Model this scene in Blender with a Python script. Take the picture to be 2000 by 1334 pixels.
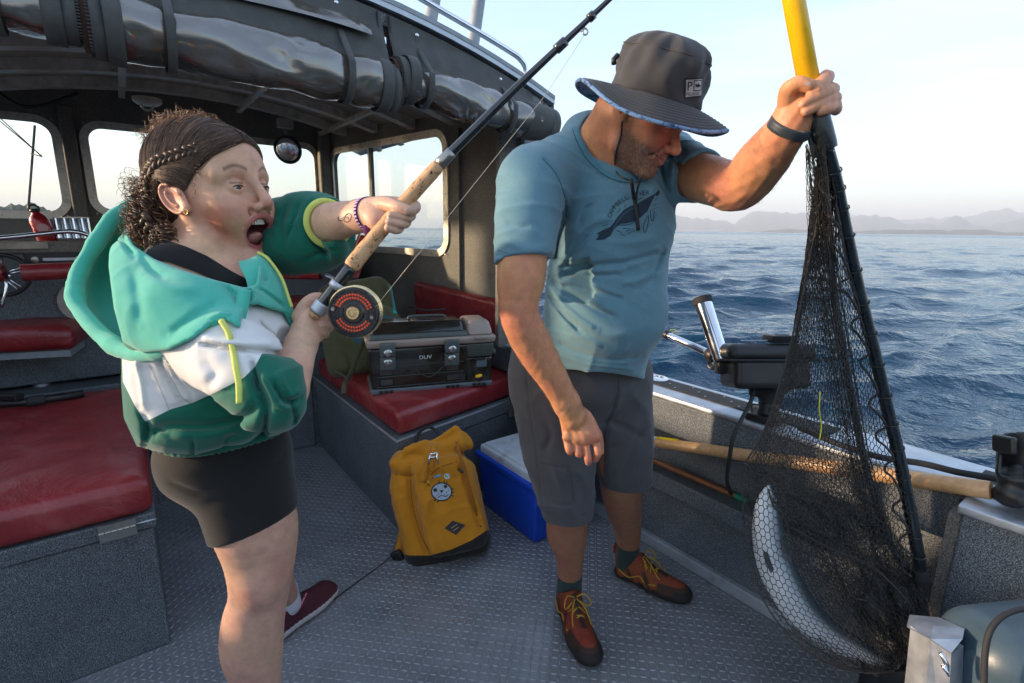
import bpy, bmesh, math, random, time
import numpy as np
from mathutils import Vector, Matrix
from mathutils.bvhtree import BVHTree
T0 = time.time()
for o in list(bpy.data.objects): bpy.data.objects.remove(o)
SC = bpy.context.scene; COL = SC.collection
PI = math.pi; R = math.radians
random.seed(7); rng = np.random.default_rng(7)

# ------------------------------------------------------------ camera
PITCH, ROLL, FPX = R(12.4), R(0.74), 1000.0
CAM = np.array([0.0, 0.0, 1.35])
_F = np.array([0, math.cos(PITCH), -math.sin(PITCH)])
_U0 = np.array([0, math.sin(PITCH), math.cos(PITCH)])
_R0 = np.array([1.0, 0, 0])
_Rt = math.cos(ROLL)*_R0 + math.sin(ROLL)*_U0
_Up = -math.sin(ROLL)*_R0 + math.cos(ROLL)*_U0
cd = bpy.data.cameras.new('camera'); cam = bpy.data.objects.new('camera', cd); COL.objects.link(cam)
cd.sensor_width = 36; cd.lens = 36*FPX/2000; cd.clip_start = 0.02; cd.clip_end = 60000
cam.matrix_world = Matrix(((_Rt[0], _Up[0], -_F[0], 0), (_Rt[1], _Up[1], -_F[1], 0), (_Rt[2], _Up[2], -_F[2], CAM[2]), (0, 0, 0, 1)))
SC.camera = cam
SC.render.engine = 'CYCLES'
SC.view_settings.view_transform = 'Standard'; SC.view_settings.look = 'None'
SC.view_settings.exposure = 2.3; SC.view_settings.gamma = 1.0
SC.view_settings.use_curve_mapping = False
SC.cycles.max_bounces = 8; SC.cycles.transparent_max_bounces = 16; SC.cycles.volume_bounces = 0

# ------------------------------------------------------------ world and sun
SUN_AZ, SUN_EL = (-1.0, -0.06), R(10)      # towards the sun, low over the port bow
wd = bpy.data.worlds.new('World'); SC.world = wd; wd.use_nodes = True
wn = wd.node_tree; wn.nodes.clear()
def W_(t, **k):
    n = wn.nodes.new(t)
    for a, b in k.items(): setattr(n, a, b)
    return n
sky = W_('ShaderNodeTexSky', sky_type='NISHITA', sun_disc=False)
sky.sun_elevation = SUN_EL; sky.sun_rotation = math.atan2(SUN_AZ[0], SUN_AZ[1]); sky.air_density = 1.1; sky.dust_density = 1.6; sky.ozone_density = 2.0
tc = W_('ShaderNodeTexCoord'); mp = W_('ShaderNodeMapping')
mp.inputs['Rotation'].default_value = (R(12), R(-14), R(20)); mp.inputs['Scale'].default_value = (1.2, 2.0, 9.0)
nz = W_('ShaderNodeTexNoise'); nz.inputs['Scale'].default_value = 1.35; nz.inputs['Detail'].default_value = 7; nz.inputs['Roughness'].default_value = 0.5; nz.inputs['Distortion'].default_value = 0.5
rp = W_('ShaderNodeValToRGB'); rp.color_ramp.elements[0].position = 0.52; rp.color_ramp.elements[1].position = 0.76
mx = W_('ShaderNodeMix', data_type='RGBA'); mx.inputs['B'].default_value = (1.75, 1.75, 1.95, 1)
mul = W_('ShaderNodeMath', operation='MULTIPLY_ADD'); mul.inputs[1].default_value = 0.62; mul.inputs[2].default_value = 0.04
bg = W_('ShaderNodeBackground'); bg.inputs['Strength'].default_value = 0.14
wo = W_('ShaderNodeOutputWorld')
L = wn.links.new
L(tc.outputs['Generated'], mp.inputs['Vector']); L(mp.outputs['Vector'], nz.inputs['Vector']); L(nz.outputs['Fac'], rp.inputs['Fac'])
L(rp.outputs['Color'], mul.inputs[0]); L(mul.outputs[0], mx.inputs['Factor']); veil = W_('ShaderNodeMix', data_type='RGBA'); veil.inputs['Factor'].default_value = 0.42; veil.inputs['B'].default_value = (0.95, 1.22, 1.72, 1); L(sky.outputs['Color'], veil.inputs['A']); L(veil.outputs['Result'], mx.inputs['A']); L(mx.outputs['Result'], bg.inputs['Color']); L(bg.outputs['Background'], wo.inputs['Surface'])
sd = bpy.data.lights.new('sun', 'SUN'); sd.energy = 2.0; sd.angle = R(2.0); sd.color = (1.0, 0.74, 0.50)
sun = bpy.data.objects.new('sun', sd); COL.objects.link(sun)
_sv = Vector((SUN_AZ[0]*math.cos(SUN_EL), SUN_AZ[1]*math.cos(SUN_EL), math.sin(SUN_EL)))
sun.rotation_euler = _sv.to_track_quat('Z', 'Y').to_euler()

# ------------------------------------------------------------ coordinates
def ray(u, v): return _F + (u-1000)/FPX*_Rt - (v-667)/FPX*_Up
def at(u, v, d): return CAM + d*ray(u, v)                  # a point of the photo at a given distance along the view
def onz(u, v, z=0.0):
    r = ray(u, v); return CAM + r*(z-CAM[2])/r[2]
BA, BB = np.array([-0.6, 0.8, 0.0]), np.array([0.8, 0.6, 0.0])   # towards the bow, towards starboard
def W(a, b, z): return BA*a + BB*b + np.array([0, 0, z])
def onA(u, v, a):
    r = ray(u, v); return CAM + r*(a/(r@BA))
def onB(u, v, b):
    r = ray(u, v); return CAM + r*(b/(r@BB))
def ab(p): return float(p@BA), float(p@BB), float(p[2])
def c2w(Q):                                                # (x right, y up, depth) metres -> world
    Q = np.asarray(Q, float); return CAM + Q[..., 0:1]*_Rt + Q[..., 1:2]*_Up + Q[..., 2:3]*_F
def w2c(P):
    D = np.asarray(P, float)-CAM; return np.stack([D@_Rt, D@_Up, D@_F], -1)
def w2px(P):
    q = w2c(P); return 1000+FPX*q[..., 0]/q[..., 2], 667-FPX*q[..., 1]/q[..., 2]

# ------------------------------------------------------------ materials
def new_mat(name):
    m = bpy.data.materials.new(name); m.use_nodes = True; nt = m.node_tree
    return m, nt, nt.nodes['Principled BSDF']
def node(nt, t, **k):
    n = nt.nodes.new(t)
    for a, b in k.items(): setattr(n, a, b)
    return n
def _in(n, **k):
    for a, b in k.items(): n.inputs[a.replace('_', ' ')].default_value = b
    return n
def c4(c): return (c[0], c[1], c[2], 1.0)
def bump(nt, bs, h, strength=0.3, dist=0.002, prev=None):
    b = node(nt, 'ShaderNodeBump'); b.inputs['Strength'].default_value = strength; b.inputs['Distance'].default_value = dist
    nt.links.new(h, b.inputs['Height'])
    if prev is not None: nt.links.new(prev.outputs['Normal'], b.inputs['Normal'])
    nt.links.new(b.outputs['Normal'], bs.inputs['Normal']); return b
def noise(nt, scale, detail=4, rough=0.5, stretch=None, dist=0.0):
    t = node(nt, 'ShaderNodeTexCoord'); n = node(nt, 'ShaderNodeTexNoise'); _in(n, Scale=scale, Detail=detail, Roughness=rough, Distortion=dist)
    if stretch is not None:
        m = node(nt, 'ShaderNodeMapping'); m.inputs['Scale'].default_value = stretch
        nt.links.new(t.outputs['Object'], m.inputs['Vector']); nt.links.new(m.outputs['Vector'], n.inputs['Vector'])
    else: nt.links.new(t.outputs['Object'], n.inputs['Vector'])
    return n
def ramp(nt, fac, stops):
    r = node(nt, 'ShaderNodeValToRGB'); e = r.color_ramp.elements
    while len(e) < len(stops): e.new(0.5)
    for k, (p, c) in enumerate(stops): e[k].position = p; e[k].color = c4(c)
    nt.links.new(fac, r.inputs['Fac']); return r
def mixc(nt, fac, a, b):
    m = node(nt, 'ShaderNodeMix', data_type='RGBA')
    for key, val in (('Factor', fac), ('A', a), ('B', b)):
        if isinstance(val, (tuple, list)): m.inputs[key].default_value = c4(val)
        elif isinstance(val, (int, float)): m.inputs[key].default_value = val
        else: nt.links.new(val, m.inputs[key])
    return m.outputs['Result']
def mat(name, col, rough=0.5, metal=0.0, var=0.12, nscale=25, bstr=0.15, bscale=180, bdist=0.001, spec=0.5, coat=0.0, sheen=0.0, wear=None, stretch=None):
    m, nt, bs = new_mat(name)
    n = noise(nt, nscale, 5, 0.6, stretch)
    c = ramp(nt, n.outputs['Fac'], [(0.3, tuple(x*(1-var) for x in col)), (0.7, tuple(min(1, x*(1+var)) for x in col))]).outputs['Color']
    if wear:
        n3 = noise(nt, 9, 8, 0.7); w = ramp(nt, n3.outputs['Fac'], [(0.52, (0, 0, 0)), (0.70, (1, 1, 1))]); c = mixc(nt, w.outputs['Color'], c, wear)
    nt.links.new(c, bs.inputs['Base Color'])
    _in(bs, Roughness=rough, Metallic=metal); bs.inputs['Specular IOR Level'].default_value = spec
    if coat: bs.inputs['Coat Weight'].default_value = coat; bs.inputs['Coat Roughness'].default_value = 0.08
    if sheen: bs.inputs['Sheen Weight'].default_value = sheen
    r2 = node(nt, 'ShaderNodeMapRange'); _in(r2, From_Min=0.3, From_Max=0.7, To_Min=max(0.02, rough-0.08), To_Max=min(1, rough+0.1)); nt.links.new(n.outputs['Fac'], r2.inputs['Value']); nt.links.new(r2.outputs['Result'], bs.inputs['Roughness'])
    if bstr: bump(nt, bs, noise(nt, bscale, 3, 0.6, stretch).outputs['Fac'], bstr, bdist)
    return m
def fabric(name, col, var=0.15, weave=900, wrinkle=0.5, attr=None, sheen=0.15, wdist=0.012, rough=0.85, heather=0.0):
    m, nt, bs = new_mat(name)
    n = noise(nt, 14, 6, 0.6)
    if attr is None: base = col
    else: base = attr(nt)
    dark = mixc(nt, 1.0, base, (1, 1, 1)) if False else base
    hs = node(nt, 'ShaderNodeHueSaturation'); mr = node(nt, 'ShaderNodeMapRange'); _in(mr, From_Min=0.3, From_Max=0.7, To_Min=1-var, To_Max=1+var)
    nt.links.new(n.outputs['Fac'], mr.inputs['Value'])
    val = mr.outputs['Result']
    if heather:
        n4 = noise(nt, 420, 2, 0.5, (1, 1, 3)); m4 = node(nt, 'ShaderNodeMapRange'); _in(m4, From_Min=0.3, From_Max=0.7, To_Min=1-heather, To_Max=1+heather)
        nt.links.new(n4.outputs['Fac'], m4.inputs['Value']); mm = node(nt, 'ShaderNodeMath', operation='MULTIPLY')
        nt.links.new(val, mm.inputs[0]); nt.links.new(m4.outputs['Result'], mm.inputs[1]); val = mm.outputs[0]
    nt.links.new(val, hs.inputs['Value'])
    if isinstance(base, tuple): hs.inputs['Color'].default_value = c4(base)
    else: nt.links.new(base, hs.inputs['Color'])
    nt.links.new(hs.outputs['Color'], bs.inputs['Base Color'])
    _in(bs, Roughness=rough); bs.inputs['Specular IOR Level'].default_value = 0.2; bs.inputs['Sheen Weight'].default_value = sheen
    b1 = bump(nt, bs, noise(nt, 7, 5, 0.55, None, 1.2).outputs['Fac'], wrinkle, wdist)
    bump(nt, bs, noise(nt, weave, 2, 0.5).outputs['Fac'], 0.35, 0.0006, b1)
    return m
def speckle(name, base, spec1, spec2, scale=330, rough=0.5, bstr=0.6):
    m, nt, bs = new_mat(name)
    n = noise(nt, scale, 2, 0.7); n2 = noise(nt, 5, 5, 0.6)
    c = ramp(nt, n.outputs['Fac'], [(0.36, tuple(x*0.35 for x in base)), (0.48, base), (0.56, spec1), (0.68, spec2)]).outputs['Color']
    v = ramp(nt, n2.outputs['Fac'], [(0.3, (0.72, 0.72, 0.72)), (0.7, (1.05, 1.05, 1.05))]).outputs['Color']
    mm = node(nt, 'ShaderNodeMix', data_type='RGBA', blend_type='MULTIPLY'); mm.inputs['Factor'].default_value = 1
    nt.links.new(c, mm.inputs['A']); nt.links.new(v, mm.inputs['B'])
    nt.links.new(mm.outputs['Result'], bs.inputs['Base Color']); _in(bs, Roughness=rough)
    bump(nt, bs, n.outputs['Fac'], bstr, 0.0015); return m
def metal(name, col=(0.6, 0.6, 0.62), rough=0.3, bstr=0.08, stretch=(1, 1, 1), nscale=60, var=0.12):
    return mat(name, col, rough, 1.0, var, nscale, bstr, 300, 0.0006, stretch=stretch)

# ------------------------------------------------------------ object helpers
def _loc(o): return np.array(o.matrix_world.translation) if o is not None else np.zeros(3)
_LOC = {}
def tag(o, label=None, cat=None, group=None, kind=None):
    if label: o['label'] = label
    if cat: o['category'] = cat
    if group: o['group'] = group
    if kind: o['kind'] = kind
    return o
def thing(name, label, cat, loc=(0, 0, 0), group=None):
    o = bpy.data.objects.new(name, None); COL.objects.link(o); o.empty_display_size = 0.05
    o.location = Vector(tuple(float(x) for x in loc)); _LOC[o.name] = np.array(loc, float)
    return tag(o, label, cat, group)
def base(o): return _LOC.get(o.name, np.zeros(3)) if o is not None else np.zeros(3)
def mesh_obj(name, V, Fc, m, parent=None, smooth=False, loc=None, label=None, kind=None, cat=None, attrs=None, group=None):
    """V in world metres; the object keeps its thing's base as origin."""
    V = np.asarray(V, float).reshape(-1, 3)
    off = base(parent) if parent is not None else (np.array(loc, float) if loc is not None else V.mean(0))
    me = bpy.data.meshes.new(name)
    if isinstance(Fc, np.ndarray):
        nf, k = Fc.shape
        me.vertices.add(len(V)); me.vertices.foreach_set('co', (V-off).astype(np.float32).ravel())
        me.loops.add(nf*k); me.loops.foreach_set('vertex_index', Fc.astype(np.int32).ravel())
        me.polygons.add(nf); me.polygons.foreach_set('loop_start', np.arange(0, nf*k, k, dtype=np.int32))
        try: me.polygons.foreach_set('loop_total', np.full(nf, k, dtype=np.int32))
        except Exception: pass
        me.update(calc_edges=True); me.validate()
    else:
        me.from_pydata([tuple(p) for p in (V-off)], [], [tuple(int(i) for i in f) for f in Fc]); me.update()
    if attrs:
        for an, arr in attrs.items():
            at_ = me.color_attributes.new(an, 'FLOAT_COLOR', 'POINT')
            A = np.ones((len(V), 4), np.float32); A[:, :arr.shape[1]] = arr; at_.data.foreach_set('color', A.ravel())
    if smooth: me.polygons.foreach_set('use_smooth', np.ones(len(me.polygons), bool))
    if m is not None: me.materials.append(m)
    o = bpy.data.objects.new(name, me); COL.objects.link(o)
    if parent is not None:
        o.parent = parent; _LOC[o.name] = off
        o.location = Vector(tuple(float(x) for x in (np.array([0., 0, 0]))))
    else:
        o.location = Vector(tuple(float(x) for x in off)); _LOC[o.name] = off
    return tag(o, label, cat, group, kind)
class MB:
    """collects shapes in world coordinates and links them as one mesh"""
    def __init__(s): s.V = []; s.F = []; s.n = 0
    def add(s, V, F):
        V = np.asarray(V, float).reshape(-1, 3); s.V.append(V); s.F += [tuple(int(i)+s.n for i in f) for f in F]; s.n += len(V); return s
    def box(s, o, ex, ey, ez, bev=0.0):
        """o centre, ex ey ez half-extent vectors"""
        o, ex, ey, ez = [np.asarray(x, float) for x in (o, ex, ey, ez)]
        if bev <= 0:
            V = [o+i*ex+j*ey+k*ez for k in (-1, 1) for j in (-1, 1) for i in (-1, 1)]
            return s.add(V, [(0, 2, 3, 1), (4, 5, 7, 6), (0, 1, 5, 4), (2, 6, 7, 3), (0, 4, 6, 2), (1, 3, 7, 5)])
        L = [np.linalg.norm(e) for e in (ex, ey, ez)]; U = [e/l for e, l in zip((ex, ey, ez), L)]
        bm = bmesh.new(); bmesh.ops.create_cube(bm, size=2.0)
        for v in bm.verts: v.co = Vector((v.co.x*L[0], v.co.y*L[1], v.co.z*L[2]))
        bmesh.ops.bevel(bm, geom=bm.edges[:], offset=min(bev, 0.49*2*min(L)), segments=3, profile=0.5, affect='EDGES')
        V = [o+v.co.x*U[0]+v.co.y*U[1]+v.co.z*U[2] for v in bm.verts]; F = [[v.index for v in f.verts] for f in bm.faces]
        bm.free(); return s.add(V, F)
    def bbox(s, a0, a1, b0, b1, z0, z1, bev=0.0):
        return s.box(W((a0+a1)/2, (b0+b1)/2, (z0+z1)/2), BA*(a1-a0)/2, BB*(b1-b0)/2, np.array([0, 0, (z1-z0)/2]), bev)
    def tube(s, pts, r, n=10, cap=True, closed=False, flat=None):
        P = np.asarray(pts, float); N = len(P); rr = np.broadcast_to(np.asarray(r, float), (N,))
        T = np.gradient(P, axis=0) if not closed else np.roll(P, -1, 0)-np.roll(P, 1, 0)
        T /= np.linalg.norm(T, axis=1)[:, None]+1e-12
        up = np.array([0, 0, 1.0]) if abs(T[0][2]) < 0.9 else np.array([1.0, 0, 0])
        x = np.cross(T[0], up); x /= np.linalg.norm(x); V = []
        for i in range(N):
            x = x-T[i]*(x@T[i]); x /= np.linalg.norm(x)+1e-12; y = np.cross(T[i], x)
            for k in range(n):
                a = 2*PI*k/n; V.append(P[i]+rr[i]*(math.cos(a)*x+math.sin(a)*y*(flat or 1.0)))
        F = []
        for i in range(N if closed else N-1):
            j = (i+1) % N
            for k in range(n): F.append((i*n+k, i*n+(k+1) % n, j*n+(k+1) % n, j*n+k))
        if cap and not closed: F += [tuple(range(n))[::-1], tuple((N-1)*n+k for k in range(n))]
        return s.add(V, F)
    def cyl(s, p, q, r, n=20, r2=None): return s.tube([p, q], [r, r if r2 is None else r2], n)
    def lathe(s, p, axis, prof, n=28, squash=None):
        """prof: (distance along axis, radius)"""
        axis = np.asarray(axis, float); axis = axis/np.linalg.norm(axis); up = np.array([0, 0, 1.0]) if abs(axis[2]) < 0.9 else np.array([1.0, 0, 0])
        x = np.cross(axis, up); x /= np.linalg.norm(x); y = np.cross(axis, x); V = []; F = []
        for (h, r) in prof:
            for k in range(n): a = 2*PI*k/n; V.append(np.asarray(p)+axis*h+r*(math.cos(a)*x+math.sin(a)*y))
        for i in range(len(prof)-1):
            for k in range(n): F.append((i*n+k, i*n+(k+1) % n, (i+1)*n+(k+1) % n, (i+1)*n+k))
        F += [tuple(range(n))[::-1], tuple((len(prof)-1)*n+k for k in range(n))]
        return s.add(V, F)
    def prism(s, poly, d):
        """poly: 3D points, d: extrusion vector"""
        P = np.asarray(poly, float); n = len(P); V = np.concatenate([P, P+np.asarray(d, float)])
        F = [tuple(range(n)), tuple(range(2*n-1, n-1, -1))]+[(i, (i+1) % n, n+(i+1) % n, n+i) for i in range(n)]
        return s.add(V, F)
    def grid(s, G, thick=0.0):
        """G: (n,m,3) points"""
        G = np.asarray(G, float); n, m = G.shape[:2]
        F = [(i*m+j, i*m+j+1, (i+1)*m+j+1, (i+1)*m+j) for i in range(n-1) for j in range(m-1)]
        return s.add(G.reshape(-1, 3), F)
    def out(s, name, m, parent=None, smooth=False, **k):
        o = mesh_obj(name, np.concatenate(s.V), s.F, m, parent, smooth, **k)
        bm = bmesh.new(); bm.from_mesh(o.data); bmesh.ops.recalc_face_normals(bm, faces=bm.faces[:]); bm.to_mesh(o.data); bm.free()
        if smooth == 'auto':
            try: o.data.set_sharp_from_angle(angle=R(38))
            except Exception: pass
        return o
def solid(o, t, offset=0.0, sub=0):
    if sub: md = o.modifiers.new('subsurf', 'SUBSURF'); md.levels = sub; md.render_levels = sub
    md = o.modifiers.new('solidify', 'SOLIDIFY'); md.thickness = t; md.offset = offset; return o
def spline(pts, n=8, closed=False):
    P = np.asarray(pts, float); N = len(P)
    if closed: Q = np.concatenate([P[-1:], P, P[:2]])
    else: Q = np.concatenate([2*P[:1]-P[1:2], P, 2*P[-1:]-P[-2:-1]])
    out = []
    for i in range(1, len(Q)-2):
        p0, p1, p2, p3 = Q[i-1], Q[i], Q[i+1], Q[i+2]
        for k in range(n):
            t = k/n; out.append(0.5*((2*p1)+(-p0+p2)*t+(2*p0-5*p1+4*p2-p3)*t*t+(-p0+3*p1-3*p2+p3)*t**3))
    if not closed: out.append(P[-1])
    return np.array(out)
def pxs(pts, n=6):
    """spline through photo points (u, v, depth)"""
    Q = np.array([[(u-1000)/FPX*d, -(v-667)/FPX*d, d] for u, v, d in pts]); return c2w(spline(Q, n)) if n else c2w(Q)
def patch(ctrl, nu=6, nv=6):
    """smooth surface through a grid of (u, v, depth) control points"""
    C = np.array([[[(u-1000)/FPX*d, -(v-667)/FPX*d, d] for u, v, d in row] for row in ctrl])
    A = np.array([spline(r_, nu) for r_ in C]); B = np.array([spline(A[:, j], nv) for j in range(A.shape[1])])
    return c2w(B.transpose(1, 0, 2))

def pc(u, v, d): return np.array([(u-1000)/FPX*d, -(v-667)/FPX*d, d])     # photo point in camera metres
def c2px(Q): return 1000+FPX*Q[:, 0]/Q[:, 2], 667-FPX*Q[:, 1]/Q[:, 2]
def sdseg(U, V, pts):
    """distance in the picture to a polyline"""
    d = np.full(len(U), 1e9)
    for (x0, y0), (x1, y1) in zip(pts[:-1], pts[1:]):
        dx, dy = x1-x0, y1-y0; t = np.clip(((U-x0)*dx+(V-y0)*dy)/(dx*dx+dy*dy+1e-9), 0, 1); d = np.minimum(d, np.hypot(U-x0-t*dx, V-y0-t*dy))
    return d
def inside(U, V, poly):
    c = np.zeros(len(U), bool); n = len(poly)
    for i in range(n):
        x0, y0 = poly[i]; x1, y1 = poly[(i+1) % n]; m_ = ((y0 > V) != (y1 > V)) & (U < (x1-x0)*(V-y0)/(y1-y0+1e-12)+x0); c ^= m_
    return c
def sdpoly(U, V, poly):
    P = list(poly)+[poly[0]]; d = sdseg(U, V, P); return np.where(inside(U, V, poly), -d, d)
def folds(fl, lines, front=None):
    """cloth creases and ridges: (points, width, height) in the picture plane; height < 0 is a crease"""
    pre = [(np.array(spline(np.array(p, float), 5)), w, h) for p, w, h in lines]
    def g(P, d):
        U, V = c2px(P); near = np.abs(d) < 0.03
        if front is not None: near &= P[:, 2] < front(P)
        if not near.any(): return d
        u, v = U[near], V[near]; acc = np.zeros(len(u))
        for p, w, h in pre:
            lo = p.min(0)-3*w; hi = p.max(0)+3*w; m_ = (u > lo[0]) & (u < hi[0]) & (v > lo[1]) & (v < hi[1])
            if m_.any():
                q = sdseg(u[m_], v[m_], p); e0 = np.hypot(u[m_]-p[0, 0], v[m_]-p[0, 1]); e1 = np.hypot(u[m_]-p[-1, 0], v[m_]-p[-1, 1])
                acc[m_] += h*np.exp(-(q/w)**2)*np.clip(np.minimum(e0, e1)/(2.2*w)+0.15, 0, 1)
        d = d.copy(); d[near] -= acc; return d
    fl.post.append(g)
def crumple(fl, amp, scale=1.0, seed=0, stretch=(1, 1, 1)):
    """small soft creases all over a cloth"""
    g0 = np.random.default_rng(seed); K = g0.normal(0, 1, (5, 3)); K = K/np.linalg.norm(K, axis=1)[:, None]*np.array([38, 55, 80, 120, 30])[:, None]/scale*np.array(stretch); ph = g0.random(5)*6.28
    def g(P, d):
        m_ = np.abs(d) < 0.02
        if not m_.any(): return d
        Q = P[m_]@K.T+ph; n1 = np.sin(Q[:, 0]+1.6*np.sin(Q[:, 4])); n2 = np.sin(Q[:, 1]+1.4*np.sin(Q[:, 0])); n3 = np.sin(Q[:, 2]+1.2*np.sin(Q[:, 1])); msk = 0.5+0.5*np.sin(Q[:, 4]*0.7+2)
        d = d.copy(); d[m_] -= amp*((1-np.abs(n1))**2*0.9*msk+(1-np.abs(n2))**2*0.5*(1-msk)+0.18*n3-0.25); return d
    fl.post.append(g)
def fld_obj(name, fl, res, m, parent, attrs=None, label=None, slack=1.25, keep=None, smooth_it=0):
    """mesh of a field given in camera metres"""
    V, F = mesh_field(fl, res, slack=slack)
    if keep is not None:
        ok = keep(V); F = F[ok[F].all(1)]
    if smooth_it:
        for _ in range(smooth_it):
            S = np.zeros_like(V); n = np.zeros(len(V))
            for a_, b_ in ((0, 1), (1, 2), (2, 3), (3, 0)):
                np.add.at(S, F[:, a_], V[F[:, b_]]); np.add.at(n, F[:, a_], 1); np.add.at(S, F[:, b_], V[F[:, a_]]); np.add.at(n, F[:, b_], 1)
            V = 0.5*V+0.5*S/np.maximum(n, 1)[:, None]
    used = np.unique(F); rm = np.full(len(V), -1); rm[used] = np.arange(len(used)); V = V[used]; F = rm[F]
    A = {k: f(V) for k, f in attrs.items()} if attrs else None
    Wd = c2w(V); o = mesh_obj(name, Wd, F, m, parent, True, attrs=A, label=label); return o, Wd, F
# ------------------------------------------------------------ implicit surfaces
class Fld:
    """smooth blends of rounded shapes, in any metric frame"""
    def __init__(s): s.ops = []; s.post = []
    def _push(s, f, lo, hi, k, mode): s.ops.append((f, np.array(lo)-k-0.03, np.array(hi)+k+0.03, k, mode)); return s
    def cap(s, a, b, ra, rb=None, k=0.02, mode='u', sq=None):
        """tapered capsule; sq = (direction, factor) makes it an oval across that direction"""
        a = np.asarray(a, float); b = np.asarray(b, float); rb = ra if rb is None else rb; ab_ = b-a; L2 = ab_@ab_+1e-12
        rm = max(ra, rb)*(1 if sq is None else max(1, 1/sq[1]))
        if sq is not None: sd_ = np.asarray(sq[0], float); sd_ = sd_/np.linalg.norm(sd_)
        def f(P):
            t = np.clip(((P-a)@ab_)/L2, 0, 1); D = P-a-t[:, None]*ab_
            if sq is not None: D = D+np.outer((D@sd_)*(sq[1]-1), sd_)
            return (np.sqrt((D*D).sum(1))-(ra+(rb-ra)*t))/(1 if sq is None else max(1, sq[1]))
        return s._push(f, np.minimum(a, b)-rm, np.maximum(a, b)+rm, k, mode)
    def ell(s, c, r, axes=None, k=0.02, mode='u'):
        c = np.asarray(c, float); r = np.asarray(r, float); M = np.eye(3) if axes is None else np.asarray(axes, float); rm = r.max()
        def f(P):
            Q = (P-c)@M.T; k0 = np.sqrt(((Q/r)**2).sum(1)); k1 = np.sqrt(((Q/(r*r))**2).sum(1))+1e-9
            return k0*(k0-1)/k1
        return s._push(f, c-rm, c+rm, k, mode)
    def rbox(s, c, h, axes, r=0.02, k=0.02, mode='u'):
        c = np.asarray(c, float); h = np.asarray(h, float); M = np.asarray(axes, float); M = M/np.linalg.norm(M, axis=1)[:, None]; rm = np.linalg.norm(h)
        def f(P):
            q = np.abs((P-c)@M.T)-h+r; return np.sqrt((np.maximum(q, 0)**2).sum(1))+np.minimum(q.max(1), 0)-r
        return s._push(f, c-rm, c+rm, k, mode)
    def chain(s, pts, rad, k=0.02, mode='u', sq=None, n=4):
        """one smooth limb along a spline of joints"""
        P4 = spline(np.concatenate([np.asarray(pts, float), np.asarray(rad, float)[:, None]], 1), n); A, Rr = P4[:, :3], np.maximum(P4[:, 3], 1e-4)
        rm = Rr.max()*(1 if sq is None else max(1, 1/sq[1]))
        if sq is not None: sd_ = np.asarray(sq[0], float); sd_ = sd_/np.linalg.norm(sd_)
        def f(P):
            best = np.full(len(P), 9.0)
            for i in range(len(A)-1):
                ab_ = A[i+1]-A[i]; L2 = ab_@ab_+1e-12; t = np.clip(((P-A[i])@ab_)/L2, 0, 1); D = P-A[i]-t[:, None]*ab_
                if sq is not None: D = D+np.outer((D@sd_)*(sq[1]-1), sd_)
                best = np.minimum(best, np.sqrt((D*D).sum(1))-(Rr[i]+(Rr[i+1]-Rr[i])*t))
            return best/(1 if sq is None else max(1, sq[1]))
        return s._push(f, A.min(0)-rm, A.max(0)+rm, k, mode)
    def __call__(s, P):
        if len(P) > 90000: return np.concatenate([s(q) for q in np.array_split(P, len(P)//70000+1)])
        d = np.full(len(P), 0.5); pl, ph = P.min(0), P.max(0)
        for f, lo, hi, k, mode in s.ops:
            if (lo > ph).any() or (hi < pl).any(): continue
            m = np.all((P > lo) & (P < hi), axis=1)
            if not m.any(): continue
            b = f(P[m]); a = d[m]
            if mode == 'u':
                h = np.clip(0.5+0.5*(a-b)/k, 0, 1); d[m] = a+(b-a)*h-k*h*(1-h)
            elif mode == 's':
                h = np.clip(0.5-0.5*(b+a)/k, 0, 1); d[m] = a+(-b-a)*h+k*h*(1-h)
            elif mode == 'i':
                h = np.clip(0.5-0.5*(a-b)/k, 0, 1); d[m] = a+(b-a)*h+k*h*(1-h)
            elif mode == 'd': d[m] = a+b
        for g in s.post: d = g(P, d)
        return d
    def bounds(s):
        lo = np.min([o[1] for o in s.ops if o[4] == 'u'], axis=0); hi = np.max([o[2] for o in s.ops if o[4] == 'u'], axis=0); return lo, hi
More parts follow.
